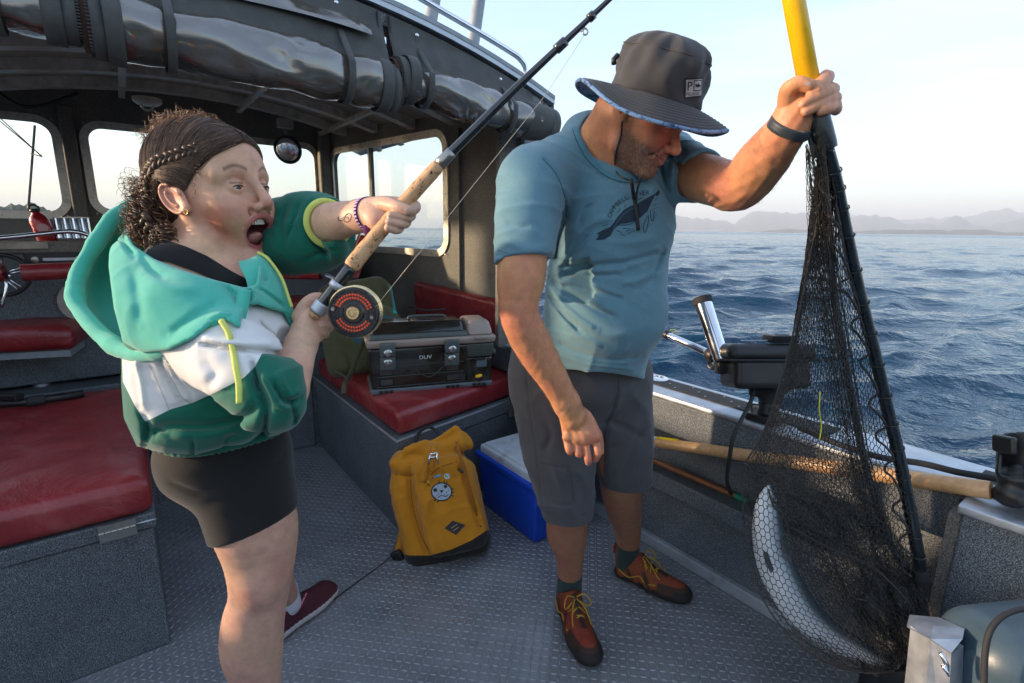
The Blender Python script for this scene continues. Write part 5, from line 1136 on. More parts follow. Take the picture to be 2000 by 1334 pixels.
def build_head(h, fl, jaw=0.0, smile=0.0, nose=1.0, fat=1.0, female=False, mouth_open=False):
    e, c = h.e, h.c; j = jaw; fm = 1.0 if female else 0.0; jb = jaw*1.5; es = 1.16 if female else 1.0
    e(fl, (-0.014, 0, 0.036), (0.099, 0.077, 0.084), 0.02)
    e(fl, (0.012, 0, -0.020), (0.075, 0.066*fat, 0.085), 0.03)
    e(fl, (0.045, 0, -0.048-j*0.4), (0.046, 0.048*fat, 0.058), 0.025)
    for y in (1, -1):
        c(fl, (-0.004, 0.056*y*fat, -0.045), (0.012, 0.050*y*fat, -0.082-j*0.6), 0.020, 0.018, 0.03)
        c(fl, (0.012, 0.050*y*fat, -0.082-j*0.6), (0.070-jb, 0.015*y, -0.106-j), 0.017, 0.014, 0.03)
        e(fl, (0.050, 0.042*y, -0.032+smile*0.006), (0.026, 0.021, 0.024), 0.03)             # cheekbones
        e(fl, (0.062, 0.036*y, -0.052+smile*0.012), (0.022, 0.020, 0.020), 0.02)
        c(fl, (0.078-0.003*female, 0.018*y, 0.020+0.004*female), (0.066, 0.052*y, 0.016+0.004*female), 0.011-0.002*female, 0.009, 0.014+0.01*female)          # brow ridge
    e(fl, (0.080-jb, 0, -0.108-j), (0.017, 0.021, 0.016), 0.018)                                 # chin
    e(fl, (0.056, 0, 0.050), (0.038, 0.053, 0.043), 0.03)                                     # forehead
    e(fl, (0.079-0.006*fm, 0, -0.066+0.004*fm), (0.021, 0.030, 0.024-0.003*fm), 0.016)                                   # muzzle
    for y in (1, -1):
        e(fl, (0.098, 0.032*y, -0.001), (0.019, 0.019, 0.0135), 0.016, 's')                   # sockets
        e(fl, (0.0745, 0.0315*y, -0.002), (0.0155, 0.0165, 0.0158), 0.005)                   # lids over the ball
        e(fl, (0.0938, 0.0320*y, -0.0045), (0.0120, 0.0120, 0.0040), 0.0015, 's')
    c(fl, (0.084+0.006*fm, 0, 0.006+0.008*fm), (0.112*nose, 0, -0.034+0.004*fm), 0.0085-0.001*fm, 0.0095, 0.012)                 # nose
    e(fl, ((0.113-0.003*fm)*nose, 0, -0.040+0.004*fm), (0.0125-0.0015*fm, 0.0110-0.002*fm, 0.0105-0.0020*fm), 0.008); 
    for y in (1, -1):
        e(fl, (0.099*nose, 0.0125*y, -0.044+0.003*fm), (0.0115, 0.0075, 0.0080), 0.006)
        e(fl, (0.106*nose, 0.0065*y, -0.0525+0.004*fm), (0.0055, 0.0032, 0.003), 0.003, 's')
        c(fl, (0.093-0.004*fm, 0.020*y, -0.046), (0.080-0.004*fm, 0.031*y, -0.068-smile*0.002), 0.0020+0.0010*fm, 0.0024+0.0012*fm, 0.009, 's')   # smile fold
    if not mouth_open:
        zz = -0.072
        for y in (1, -1):
            c(fl, (0.0985, 0.0, zz+0.0045), (0.086, 0.024*y, zz+0.003+smile*0.006), 0.0050, 0.0030, 0.005)
            c(fl, (0.0970, 0.0, zz-0.0055), (0.085, 0.023*y, zz-0.001+smile*0.006), 0.0058, 0.0030, 0.005)
            c(fl, (0.104, 0.0, zz-0.0008), (0.089, 0.027*y, zz+0.001+smile*0.006), 0.0016, 0.0014, 0.003, 's')
    else:
        zt, zb = -0.058, -0.094-j*0.70
        e(fl, (0.080, 0, (zt+zb)/2+0.001), (0.036, 0.0262, (zt-zb)/2-0.001), 0.006, 's')
        P = [(0.0925-0.022*(abs(math.sin(a)))**2, 0.0285*math.sin(a), (zt+zb)/2+(zt-zb)/2*1.07*math.cos(a)) for a in np.linspace(0, 2*PI, 22)]; P = [(x, y, z+0.0110*(y/0.0285)**2*(0.4 if z > (zt+zb)/2 else 1.0)) for x, y, z in P]
        P = [(x-jb*1.0*max(0, min(1, ((zt+zb)/2+0.010-z)/((zt-zb)/2))), y, z) for x, y, z in P]
        for i in range(21): c(fl, P[i], P[i+1], 0.0032, 0.0032, 0.003)
    # ears
    et = 0.72 if female else 0.3; ce, se = math.cos(et), math.sin(et)
    for y in (1, -1):
        E = lambda p_, q_, yy: (-0.012+p_*ce-q_*se, yy*y, -0.010+p_*se+q_*ce)
        e(fl, E(0, 0, 0.0810), (0.0185*es, 0.0060, 0.0290*es), 0.004, tilt=et)
        e(fl, E(0.002, 0.003, 0.0890), (0.0120*es, 0.0062, 0.0205*es), 0.003, 's', tilt=et)
        fl.chain([h.L(*E(0.0165*es*math.cos(a), 0.0265*es*math.sin(a), 0.0865)) for a in np.linspace(0.7, 4.3, 12)], [0.0031*h.sc]*12, 0.003, n=1)
        fl.chain([h.L(*E(0.0070*es*math.cos(a), 0.0150*es*math.sin(a)+0.001, 0.0860)) for a in np.linspace(1.6, 4.2, 8)], [0.0024*h.sc]*8, 0.003, n=1)
        e(fl, E(0.0155*es, -0.004, 0.083), (0.0040, 0.005, 0.0075), 0.003, tilt=et); e(fl, E(0.003, -0.026*es, 0.083), (0.0085, 0.0055, 0.0085), 0.006, tilt=et)
def mesh_regions(fl, regions):
    Vs, Fs, n = [], [], 0
    for lo, hi, res in regions:
        V, F = mesh_field(fl, res, lo, hi, slack=1.25)
        Vs.append(V); Fs.append(F+n); n += len(V)
    return np.concatenate(Vs), np.concatenate(Fs)
def boxp(pts, m=0.0):
    P = np.array(pts); return P.min(0)-m, P.max(0)+m
def skin_mat(name, bstr=0.5):
    m, nt, bs = new_mat(name)
    at_ = node(nt, 'ShaderNodeAttribute', attribute_name='Col'); n = noise(nt, 45, 6, 0.65); n2 = noise(nt, 9, 3, 0.5)
    mr = node(nt, 'ShaderNodeMapRange'); _in(mr, From_Min=0.3, From_Max=0.7, To_Min=0.84, To_Max=1.14); nt.links.new(n.outputs['Fac'], mr.inputs['Value'])
    mr2 = node(nt, 'ShaderNodeMapRange'); _in(mr2, From_Min=0.3, From_Max=0.7, To_Min=0.486, To_Max=0.512); nt.links.new(n2.outputs['Fac'], mr2.inputs['Value'])
    hs = node(nt, 'ShaderNodeHueSaturation'); nt.links.new(mr.outputs['Result'], hs.inputs['Value']); nt.links.new(mr2.outputs['Result'], hs.inputs['Hue']); nt.links.new(at_.outputs['Color'], hs.inputs['Color'])
    nt.links.new(hs.outputs['Color'], bs.inputs['Base Color']); _in(bs, Roughness=0.50); bs.inputs['Specular IOR Level'].default_value = 0.4
    bs.inputs['Subsurface Weight'].default_value = 0.22; bs.inputs['Subsurface Radius'].default_value = (0.012, 0.005, 0.003); bs.inputs['Subsurface Scale'].default_value = 0.6
    b1 = bump(nt, bs, noise(nt, 260, 4, 0.6).outputs['Fac'], bstr, 0.0008); bump(nt, bs, noise(nt, 26, 5, 0.6).outputs['Fac'], 0.25, 0.003, b1); return m
M['eye_white'] = mat('eye_white', (0.60, 0.56, 0.53), 0.12, 0, 0.05, bstr=0); M['iris'] = mat('iris_brown', (0.03, 0.016, 0.008), 0.08, bstr=0, coat=1)
M['teeth'] = mat('teeth_ivory', (0.68, 0.62, 0.52), 0.2, 0, 0.05, bstr=0, coat=0.5); M['tongue'] = mat('tongue_pink', (0.42, 0.16, 0.14), 0.3, 0, 0.1, 60, 0.4, 200)
M['nail'] = mat('nail', (0.52, 0.33, 0.27), 0.22, 0, 0.04, bstr=0, coat=0.4)
def mixrow(base, col, w): w = np.clip(w, 0, 1)[:, None]; return base*(1-w)+np.array(col)*w
def gz(d, s): return np.exp(-(d/s)**2)
def eyes(h, parent, look=(1, 0, 0), lid=0.0):
    for y in (1, -1):
        c = h.L(0.0755, 0.0315*y, -0.002); r_ = 0.0134*h.sc; ld = look[0]*h.f+look[1]*h.s+look[2]*h.u; ld = ld/np.linalg.norm(ld)
        ax = c2w((c+ld)[None])[0]-c2w(c[None])[0]; cwd = c2w(c[None])[0]
        prof = [(r_*math.cos(t), r_*math.sin(t)+1e-5) for t in np.linspace(0.0, PI, 18)]
        eb = MB().lathe(cwd, ax, prof[::-1], 24).out('eyeball', M['eye_white'], parent, True)
        pr = [(r_*1.01*math.cos(t), r_*1.01*math.sin(t)+1e-5) for t in np.linspace(0.0, 0.45, 6)]; MB().lathe(cwd, ax, pr[::-1], 20).out('iris', M['iris'], eb, True)
def strands(name, lines, r, m, parent, kind='stuff', n=4):
    """many thin tapered strands (camera metres), all with the same number of points"""
    N = max(len(l) for l in lines); A = np.array([np.stack([np.interp(np.linspace(0, len(l)-1, N), np.arange(len(l)), np.asarray(l)[:, k]) for k in range(3)], 1) for l in lines])
    T = np.gradient(A, axis=1); T /= np.linalg.norm(T, axis=2, keepdims=True)+1e-9; X = np.cross(T, np.array([0.31, 0.22, 0.92])); X /= np.linalg.norm(X, axis=2, keepdims=True)+1e-9; Y = np.cross(T, X)
    prof = (np.sin(np.linspace(0.3, PI-0.12, N))**0.5*r+0.00008)[None, :, None, None]; a = (2*PI*np.arange(n)/n)[None, None, :, None]
    V = A[:, :, None, :]+prof*(np.cos(a)*X[:, :, None, :]+np.sin(a)*Y[:, :, None, :]); K = len(lines); I = np.arange(K*N*n).reshape(K, N, n); J = np.roll(I, -1, 2)
    F = np.stack([I[:, :-1], J[:, :-1], J[:, 1:], I[:, 1:]], -1).reshape(-1, 4); return mesh_obj(name, c2w(V.reshape(-1, 3)), F, m, parent, True, kind=kind)
def body_hair(name, V, F, weight, flow, n, length, r_, m, parent, seed=0):
    """short hairs on a skin: weight per vertex, flow a direction they lie along"""
    g = np.random.default_rng(seed); w = weight(V); tri = V[F[:, 0]], V[F[:, 1]], V[F[:, 2]]; N = np.cross(tri[1]-tri[0], tri[2]-tri[0]); ar = np.linalg.norm(N, axis=1)+1e-12; N /= ar[:, None]; c = V[F].mean(1); c0 = V.mean(0)
    pw = w[F].mean(1)*ar; pw /= pw.sum(); ids = g.choice(len(F), n, p=pw); uv = g.random((n, 2)); P = V[F[ids, 0]]*(1-uv[:, :1])+V[F[ids, 1]]*uv[:, :1]; P = P*(1-uv[:, 1:])+V[F[ids, 2]]*uv[:, 1:]
    Nn = N[ids]; sgn = np.sign((FLD_NOW(P+Nn*0.002)-FLD_NOW(P-Nn*0.002))); Nn = Nn*sgn[:, None]; fd = np.asarray(flow, float)[None]+g.normal(0, 0.35, (n, 3)); fd -= Nn*(fd*Nn).sum(1)[:, None]; fd /= np.linalg.norm(fd, axis=1)[:, None]
    L_ = length*(0.6+0.8*g.random(n))[:, None]; lines = np.stack([P, P+(Nn*0.5+fd*0.6)*L_*0.5, P+(Nn*0.6+fd*1.0)*L_], 1); return strands(name, list(lines), r_, m, parent, n=3)
def tubes_c(name, lines, r, m, parent, n=5, kind=None, label=None):
    mb = MB()
    for P in lines: mb.tube(c2w(np.asarray(P)), r if not isinstance(r, (list, np.ndarray)) else np.asarray(r), n)
    return mb.out(name, m, parent, True, kind=kind, label=label)
def fingers(fl, chains, k=0.0018):
    for pts, rad in chains: fl.chain([pc(*p) for p in pts], rad, k)
def nail(name_pts, parent, bvh, m=None):
    for (u, v, a, b, ang) in name_pts:
        P = [(u+a*math.cos(t)*math.cos(ang)-b*math.sin(t)*math.sin(ang), v+a*math.cos(t)*math.sin(ang)+b*math.sin(t)*math.cos(ang)) for t in np.linspace(0, 2*PI, 14, endpoint=False)]
        decal('fingernail', [P], bvh, m or M['nail'], parent, 0.0005, step=2.5)

# ============================================================ THE MAN
man = thing('person', 'man in teal t-shirt and wide brimmed grey hat looking down into the net', 'person', onz(1180, 1120, 0))
mh = Head(pc(1260, 221, 1.19), (0.66, -0.60, -0.44), (0.45, 0.72, -0.50), 0.985)
fl = Fld()
build_head(mh, fl, smile=1.0, fat=1.10, nose=1.02)
mh.c(fl, (-0.040, 0, -0.02), (-0.070, 0, -0.10), 0.056, 0.058, 0.03); fl.cap(pc(1205, 225, 1.20), pc(1176, 292, 1.29), 0.056, 0.060, 0.03)
mh.c(fl, (0.025, 0, -0.098), (-0.03, 0, -0.13), 0.034, 0.04, 0.025)
# torso under the shirt
fl.chain([pc(1180, 370, 1.41), pc(1185, 480, 1.46), pc(1170, 620, 1.53), pc(1140, 740, 1.60)], [0.085, 0.105, 0.115, 0.11], 0.04)
fl.cap(pc(1050, 385, 1.28), pc(1300, 345, 1.43), 0.045, 0.045, 0.03)
_hu = orth((0.86, -0.30, -0.10), (0.24, 0.88, -0.405))[1]; fl.rbox(pc(1277, 192, 1.185)+_hu*0.092, (0.2, 0.10, 0.2), [np.cross(_hu, (0, 0, 1.0)), _hu, np.cross(_hu, np.cross(_hu, (0, 0, 1.0)))], 0.01, 0.01, 's')
# right arm (left in the picture), hanging
RA = [(1028, 375, 1.235), (1023, 490, 1.215), (1012, 600, 1.205), (1040, 672, 1.245), (1080, 740, 1.285), (1106, 786, 1.315)]
fl.chain([pc(*p) for p in RA], [0.060, 0.054, 0.0465, 0.0475, 0.0385, 0.0325], 0.03, sq=None)
fl.ell(pc(1020, 530, 1.20), (0.050, 0.08, 0.05), None, 0.03)
fl.cap(pc(1106, 786, 1.315), pc(1118, 812, 1.33), 0.032, 0.034, 0.02)
hA = orth((0.30, -1, 0.18), (0.05, 0.1, -1)); hx = [np.cross(hA[0], hA[1]), hA[0], hA[1]]
fl.ell(pc(1131, 835, 1.345), (0.047, 0.058, 0.020), hx, 0.015); fl.ell(pc(1146, 850, 1.335), (0.034, 0.026, 0.017), hx, 0.012)
for (a, b, c_, rr_) in (((1107, 858), (1111, 878), (1115, 884), 0.0094), ((1124, 862), (1129, 884), (1132, 888), 0.0099), ((1142, 862), (1148, 893), (1149, 903), 0.0101), ((1163, 858), (1167, 885), (1163, 897), 0.0098)):
    fingers(fl, [([(a[0], a[1], 1.345), (b[0], b[1], 1.335), (c_[0], c_[1], 1.355)], [rr_*1.08, rr_, rr_*0.88])], 0.005); fl.ell(pc(a[0]+1, a[1]-4, 1.332), (0.0125, 0.011, 0.009), None, 0.008)
fingers(fl, [([(1150, 825, 1.37), (1168, 855, 1.385), (1172, 882, 1.39)], [0.018, 0.013, 0.011])])
# left arm (right in the picture), raised
LA = [(1318, 330, 1.40), (1385, 352, 1.27), (1446, 362, 1.155), (1486, 318, 1.06), (1522, 272, 0.985), (1543, 246, 0.95)]
fl.chain([pc(*p) for p in LA], [0.066, 0.058, 0.052, 0.051, 0.041, 0.033], 0.03); fl.ell(pc(1432, 372, 1.17), (0.05, 0.035, 0.05), None, 0.03)
fl.cap(pc(1543, 246, 0.95), pc(1553, 222, 0.94), 0.031, 0.034, 0.02)
fl.ell(pc(1556, 205, 0.945), (0.033, 0.043, 0.022), orth((0.1, 1, 0), (0.0, 0, 1)), 0.015); fl.ell(pc(1580, 228, 0.938), (0.020, 0.022, 0.018), None, 0.012); fl.ell(pc(1595, 190, 0.968), (0.040, 0.040, 0.018), None, 0.015)
fingers(fl, [([(1610, 160, 0.955), (1613, 152, 0.925), (1597, 172, 0.895), (1586, 186, 0.892)], [0.0125, 0.0130, 0.0120, 0.0100]),
 ([(1622, 182, 0.960), (1624, 175, 0.922), (1600, 187, 0.894), (1569, 203, 0.890)], [0.0120, 0.0122, 0.0108, 0.0090]),
 ([(1628, 198, 0.960), (1629, 192, 0.922), (1602, 204, 0.896), (1574, 217, 0.891)], [0.0115, 0.0115, 0.0100, 0.0086]),
 ([(1632, 214, 0.955), (1631, 207, 0.922), (1616, 212, 0.898), (1604, 217, 0.893)], [0.0105, 0.0105, 0.0094, 0.0082]),
 ([(1540, 212, 0.935), (1538, 180, 0.915), (1557, 163, 0.895), (1581, 167, 0.889)], [0.018, 0.0150, 0.0125, 0.0108])])
# legs
RL = [(1100, 800, 1.60), (1108, 960, 1.67), (1109, 1010, 1.71), (1112, 1075, 1.77), (1113, 1150, 1.84)]; LL = [(1200, 800, 1.66), (1212, 930, 1.76), (1217, 985, 1.85), (1226, 1035, 1.95), (1228, 1085, 2.03)]
fl.chain([pc(*p) for p in RL], [0.078, 0.070, 0.070, 0.052, 0.036], 0.03); fl.chain([pc(*p) for p in LL], [0.075, 0.072, 0.066, 0.050, 0.038], 0.03)
fl.ell(pc(1104, 1030, 1.76), (0.062, 0.09, 0.062), None, 0.03)
def limb_form(P, d):
    U, Vv = c2px(P); m_ = (np.abs(d) < 0.02) & (((Vv > 560) & (U < 1190)) | (U > 1390)) & (Vv < 860)
    if not m_.any(): return d
    q = P[m_]; d = d.copy(); d[m_] -= 0.0006*np.sin(q[:, 1]*95+3*np.sin(q[:, 0]*60))*np.sin(q[:, 0]*140+q[:, 2]*70)+0.0003*np.sin(q[:, 0]*330+4*np.sin(q[:, 1]*55)); return d
fl.post.append(limb_form)
def man_col(V):
    Q = mh.inv(V); C = np.tile(np.array([0.56, 0.245, 0.125]), (len(V), 1)); U, Vv = c2px(V); hd = (np.abs(Q[:, 0]-0.02) < 0.125) & (np.abs(Q[:, 2]+0.02) < 0.13) & (np.abs(Q[:, 1]) < 0.105) & (U < 1312)
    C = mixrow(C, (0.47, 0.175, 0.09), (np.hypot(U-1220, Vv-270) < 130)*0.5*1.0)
    arm = np.clip((Vv-430)/200, 0, 1)*(Vv > 950)
    C = mixrow(C, (0.24, 0.115, 0.070), (Vv > 930)*0.75)                                        # tanned shins
    x, y, z = Q.T; ay = np.abs(y)
    beard = np.clip((-0.040-z+0.35*(x-0.0)*0.15)/0.018, 0, 1)*np.clip((x+0.002)/0.018, 0, 1)*np.clip((z+0.155)/0.02, 0, 1)*(1-gz(np.hypot(ay/1.6, (z+0.074)), 0.011)*(x > 0.08))*hd
    beard = np.maximum(beard, gz(z+0.059, 0.007)*(ay < 0.026)*(x > 0.085)*hd); beard *= 1-np.clip((x-0.045)/0.03, 0, 1)*np.clip((z+0.058)/0.01, 0, 1)
    side = np.clip((0.030-np.abs(x-0.012))/0.012, 0, 1)*np.clip((0.03-np.abs(z+0.015))/0.03, 0, 1)*(ay > 0.05)*hd; beard = np.maximum(beard, side*0.8)
    g_ = np.random.default_rng(3); nz_ = g_.random(len(V)); C = mixrow(C, (0.17, 0.095, 0.062), beard*(0.60+0.2*nz_)); C = mixrow(C, (0.42, 0.36, 0.31), beard*(nz_ > 0.84)*0.15*np.clip((x-0.02)/0.05, 0, 1))
    lips = gz(np.abs(z+0.0725-ay*0.2)/1.0, 0.0075)*(ay < 0.026)*(x > 0.084)*hd; C = mixrow(C, (0.36, 0.12, 0.09), lips*0.9)
    C = mixrow(C, (0.08, 0.045, 0.03), gz(z-0.022+(ay-0.03)*0.12, 0.006)*(ay > 0.012)*(ay < 0.056)*(x > 0.05)*hd*0.85)
    C = mixrow(C, (0.45, 0.16, 0.10), (gz(np.hypot(ay-0.04, z+0.04), 0.022)*(x > 0.04)*0.5+gz(np.hypot(y, z+0.042), 0.02)*(x > 0.09)*0.5)*hd)
    C = mixrow(C, (0.44, 0.15, 0.09), gz(np.hypot(U-1140, Vv-862), 18)*0.0+0.35*gz(np.abs(Vv-862+0.05*(U-1140)), 8)*(U > 1095)*(U < 1182)*(Vv > 840)*(Vv < 880))
    return C
lo, hi = fl.bounds(); hb_ = [mh.L(x, y, z) for x in (-0.13, 0.15) for y in (-0.11, 0.11) for z in (-0.16, 0.14)]; hlo, hhi = boxp(hb_)
hand1 = (np.array([pc(1085, 0, 1.3)[0], pc(0, 925, 1.42)[1], 1.26]), np.array([pc(1190, 0, 1.42)[0], pc(0, 800, 1.3)[1], 1.44]))
hand2 = (np.array([pc(1500, 0, 0.9)[0], pc(0, 262, 0.9)[1], 0.86]), np.array([pc(1650, 0, 1.0)[0], pc(0, 120, 1.0)[1], 1.01]))
def clipped(fl, boxes):
    """drop faces of the coarse mesh inside the finely meshed boxes"""
    V, F = mesh_field(fl, 0.006, slack=1.25); c = V[F].mean(1); ok = np.ones(len(F), bool)
    for lo_, hi_ in boxes: ok &= ~np.all((c > lo_+0.004) & (c < hi_-0.004), axis=1)
    return V, F[ok]
V0, F0 = clipped(fl, [(hlo, hhi), hand1, hand2]); parts_ = [(V0, F0)]
for (l_, h_), r_ in (((hlo, hhi), 0.0022), (hand1, 0.0020), (hand2, 0.0018)): parts_.append(mesh_field(fl, r_, l_, h_, slack=1.25))
n_ = 0; VV = []; FF = []
for V, F in parts_: VV.append(V); FF.append(F+n_); n_ += len(V)
mV = np.concatenate(VV); mF = np.concatenate(FF); mskin = skin_mat('tanned_skin')
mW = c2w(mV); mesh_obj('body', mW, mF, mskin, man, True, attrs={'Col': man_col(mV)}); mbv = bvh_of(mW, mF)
eyes(mh, man, (0.8, 0, -0.6))
FLD_NOW = fl
def beard_w(V):
    Q = mh.inv(V); x, y, z = Q.T; ay = np.abs(y); ok = (np.abs(x-0.02) < 0.125) & (np.abs(z+0.02) < 0.13) & (ay < 0.105) & (1000+1000*V[:, 0]/V[:, 2] < 1312)
    b = np.clip((-0.044-z)/0.014, 0, 1)*np.clip((x-0.002)/0.018, 0, 1)*(np.hypot(ay/1.7, z+0.073) > 0.010); b = np.maximum(b, 0.8*(np.abs(x-0.012) < 0.014)*(z < 0.03)*(z > -0.06)*(ay > 0.05)); b = np.maximum(b, (np.abs(z+0.059) < 0.006)*(ay < 0.028)*(x > 0.085)); return b*ok*((x < 0.07) | (z < -0.058))
body_hair('stubble', mV, mF, beard_w, mh.f*0.2-mh.u, 2600, 0.0022, 0.00017, mat('dark_stubble', (0.035, 0.022, 0.016), 0.6, bstr=0), man, 1); body_hair('stubble', mV, mF, lambda V: beard_w(V)*np.clip((mh.inv(V)[:, 0]-0.0)/0.06, 0, 1), mh.f*0.2-mh.u, 1300, 0.0024, 0.0002, mat('grey_stubble', (0.45, 0.40, 0.36), 0.6, bstr=0), man, 2)
def limb_w(V): U, Vv = c2px(V); return 1.0*(((Vv > 590) & (Vv < 800) & (U < 1140)) | ((U > 1400) & (Vv > 235) & (Vv < 400)))+0.7*((Vv > 1000) & (Vv < 1150))
body_hair('arm_hair', mV, mF, limb_w, np.array([0.3, -1, 0.2]), 2200, 0.007, 0.0001, mat('fair_body_hair', (0.30, 0.17, 0.09), 0.5, bstr=0), man, 3)
nail([(1577, 163, 6.5, 4.6, 0.15), (1562, 205, 4.5, 3.6, -0.4), (1570, 219, 4.2, 3.4, -0.3), (1601, 218, 4.2, 3.4, -0.1), (1149, 906, 3.5, 2.6, 0), (1162, 901, 3.8, 2.2, -0.1)], man, mbv)
MB().box(c2w(mh.L(0.090, 0, -0.0715)[None])[0], mh.s@np.array([_Rt, _Up, _F])*0.017, mh.f@np.array([_Rt, _Up, _F])*0.004, mh.u@np.array([_Rt, _Up, _F])*0.0045, 0.002).out('teeth', M['teeth'], man, 'auto')

# t-shirt
f = Fld()
f.chain([pc(1196, 350, 1.35), pc(1196, 430, 1.385), pc(1186, 520, 1.425), pc(1176, 605, 1.47), pc(1166, 655, 1.505)], [0.128, 0.158, 0.163, 0.168, 0.152], 0.06)
f.ell(pc(1205, 610, 1.39), (0.128, 0.125, 0.11), None, 0.05); f.ell(pc(1230, 430, 1.34), (0.10, 0.10, 0.09), None, 0.05)
f.cap(pc(1045, 352, 1.27), pc(1165, 292, 1.33), 0.082, 0.078, 0.05); f.cap(pc(1165, 290, 1.33), pc(1300, 325, 1.43), 0.07, 0.085, 0.05); f.ell(pc(1150, 262, 1.36), (0.07, 0.05, 0.06), None, 0.04)
f.chain([pc(1040, 362, 1.245), pc(1030, 430, 1.225), pc(1027, 530, 1.215)], [0.085, 0.080, 0.0755], 0.04)
f.chain([pc(1305, 325, 1.41), pc(1355, 340, 1.32), pc(1415, 357, 1.215)], [0.085, 0.070, 0.062], 0.04)
f.cap(pc(1165, 655, 1.50), pc(1162, 710, 1.54), 0.152, 0.150, 0.03)
crumple(f, 0.0042, 1.2, 5)
# openings
def slabcut(p, nrm, r_=0.12, t=0.06):
    nrm = np.array(nrm, float); nrm /= np.linalg.norm(nrm); a_ = orth(nrm, (0.1, 0.2, 1)); f.rbox(np.array(p)+nrm*t, (t, r_, r_), [a_[0], a_[1], a_[2]], 0.003, 0.004, 's')
slabcut(pc(1028, 508, 1.215), (0.12, -1, -0.04), 0.15, 0.05); f.cap(pc(1025, 540, 1.215), pc(1020, 590, 1.21), 0.064, 0.067, 0.004, 's')
slabcut(pc(1368, 347, 1.295), pc(1410, 362, 1.2)-pc(1355, 340, 1.31), 0.10); f.cap(pc(1345, 341, 1.34), pc(1420, 360, 1.2), 0.058, 0.060, 0.004, 's')
f.rbox(pc(1165, 856, 1.5), (0.3, 0.1833, 0.3), [[1, -0.10, 0.1], [0.10, 1, 0.12], [0, -0.12, 1]], 0.003, 0.004, 's')
f.cap(pc(1160, 700, 1.53), pc(1150, 770, 1.58), 0.141, 0.15, 0.004, 's')
mh2 = pc(1196, 262, 1.245); f.cap(pc(1180, 282, 1.27), pc(1235, 170, 1.19), 0.066, 0.095, 0.008, 's')
folds(f, [([(1106, 430), (1092, 470), (1086, 512)], 5, -0.014), ([(1098, 505), (1125, 458), (1165, 432), (1200, 425)], 7, 0.007), ([(1100, 520), (1135, 475), (1150, 455)], 5, -0.009), ([(1130, 440), (1142, 412), (1160, 398)], 4, -0.007),
 ([(1086, 545), (1150, 520), (1225, 512), (1292, 492)], 6, -0.011), ([(1092, 533), (1150, 538), (1215, 536)], 5, -0.008), ([(1075, 548), (1115, 575), (1150, 596), (1200, 622)], 6, -0.011), ([(1072, 560), (1100, 596), (1130, 622), (1165, 645)], 6, 0.008),
 ([(1072, 576), (1098, 612), (1135, 648)], 5, -0.010), ([(1095, 556), (1150, 566), (1220, 585)], 5, -0.007), ([(1295, 488), (1275, 535), (1240, 570)], 5, -0.008), ([(1210, 555), (1255, 545), (1292, 530)], 6, 0.006), ([(1220, 520), (1260, 505), (1296, 480)], 6, 0.006),
 ([(1170, 470), (1230, 475), (1285, 462)], 8, 0.003), ([(1288, 318), (1296, 352), (1305, 385)], 5, -0.010), ([(1316, 300), (1312, 345), (1318, 378)], 5, 0.007), ([(1300, 300), (1330, 330), (1330, 378)], 5, -0.007), ([(1245, 340), (1258, 372), (1262, 400)], 7, -0.006), ([(1280, 350), (1275, 380)], 6, 0.005),
 ([(1085, 668), (1140, 690), (1200, 702), (1250, 695)], 6, -0.006), ([(1090, 692), (1150, 712), (1240, 722)], 3, 0.003), ([(1062, 308), (1090, 345), (1104, 392), (1106, 430)], 2.5, -0.0035), ([(1118, 300), (1138, 318), (1180, 350), (1210, 362)], 3, -0.003),
 ([(985, 430), (1010, 445), (1040, 440)], 7, -0.004), ([(980, 470), (1030, 486), (1080, 480)], 7, 0.003), ([(1345, 325), (1352, 350), (1348, 375)], 5, -0.006), ([(1365, 320), (1375, 345), (1370, 370)], 5, 0.004),
 ([(1120, 630), (1180, 655), (1240, 650)], 10, 0.003), ([(970, 497), (1020, 508), (1086, 506)], 1.6, -0.0025), ([(1080, 600), (1130, 655), (1180, 680)], 7, 0.004)], lambda P: P[:, 2]*0+1.46)
teal = fabric('teal_heather_jersey', (0.115, 0.235, 0.290), wrinkle=0.28, var=0.07, heather=0.16, weave=1500, wdist=0.008, sheen=0.3)
_, sV, sF = fld_obj('t_shirt', f, 0.0042, teal, man); sbv = bvh_of(sV, sF)
shirt_o = bpy.context.scene.objects['t_shirt']
MB().tube(c2w(np.array([pc(*p) for p in [(1128, 262, 1.255)]])), 0.001) if False else None
cmb = bvh_of(np.concatenate([mW, sV]), np.concatenate([mF, sF+len(mW)]))
cdk = fabric('teal_collar_rib', (0.080, 0.215, 0.280), wrinkle=0.1, heather=0.1, weave=1500)
cp_ = [(1122, 247), (1127, 262), (1137, 285), (1150, 306), (1168, 325), (1190, 341), (1214, 350), (1240, 353), (1256, 350)]
decal('collar', [stroke(spline(np.array(cp_, float), 6), 9)], cmb, cdk, shirt_o, 0.0030, 6); decal('collar_seam', [stroke(spline(np.array(cp_, float)+np.array([-4.5, 3.5]), 6), 1.4)], cmb, mat('teal_thread', (0.03, 0.09, 0.12), 0.8), shirt_o, 0.0036, 5)
decal('sleeve_seam', [stroke(spline(np.array([(1058, 308), (1085, 338), (1101, 378), (1107, 425)], float), 6), 1.5), stroke(spline(np.array([(971, 488), (1000, 497), (1040, 503), (1085, 503)], float), 6), 1.2)], sbv, mat('teal_thread', (0.03, 0.09, 0.12), 0.8), shirt_o, 0.0008, 5)
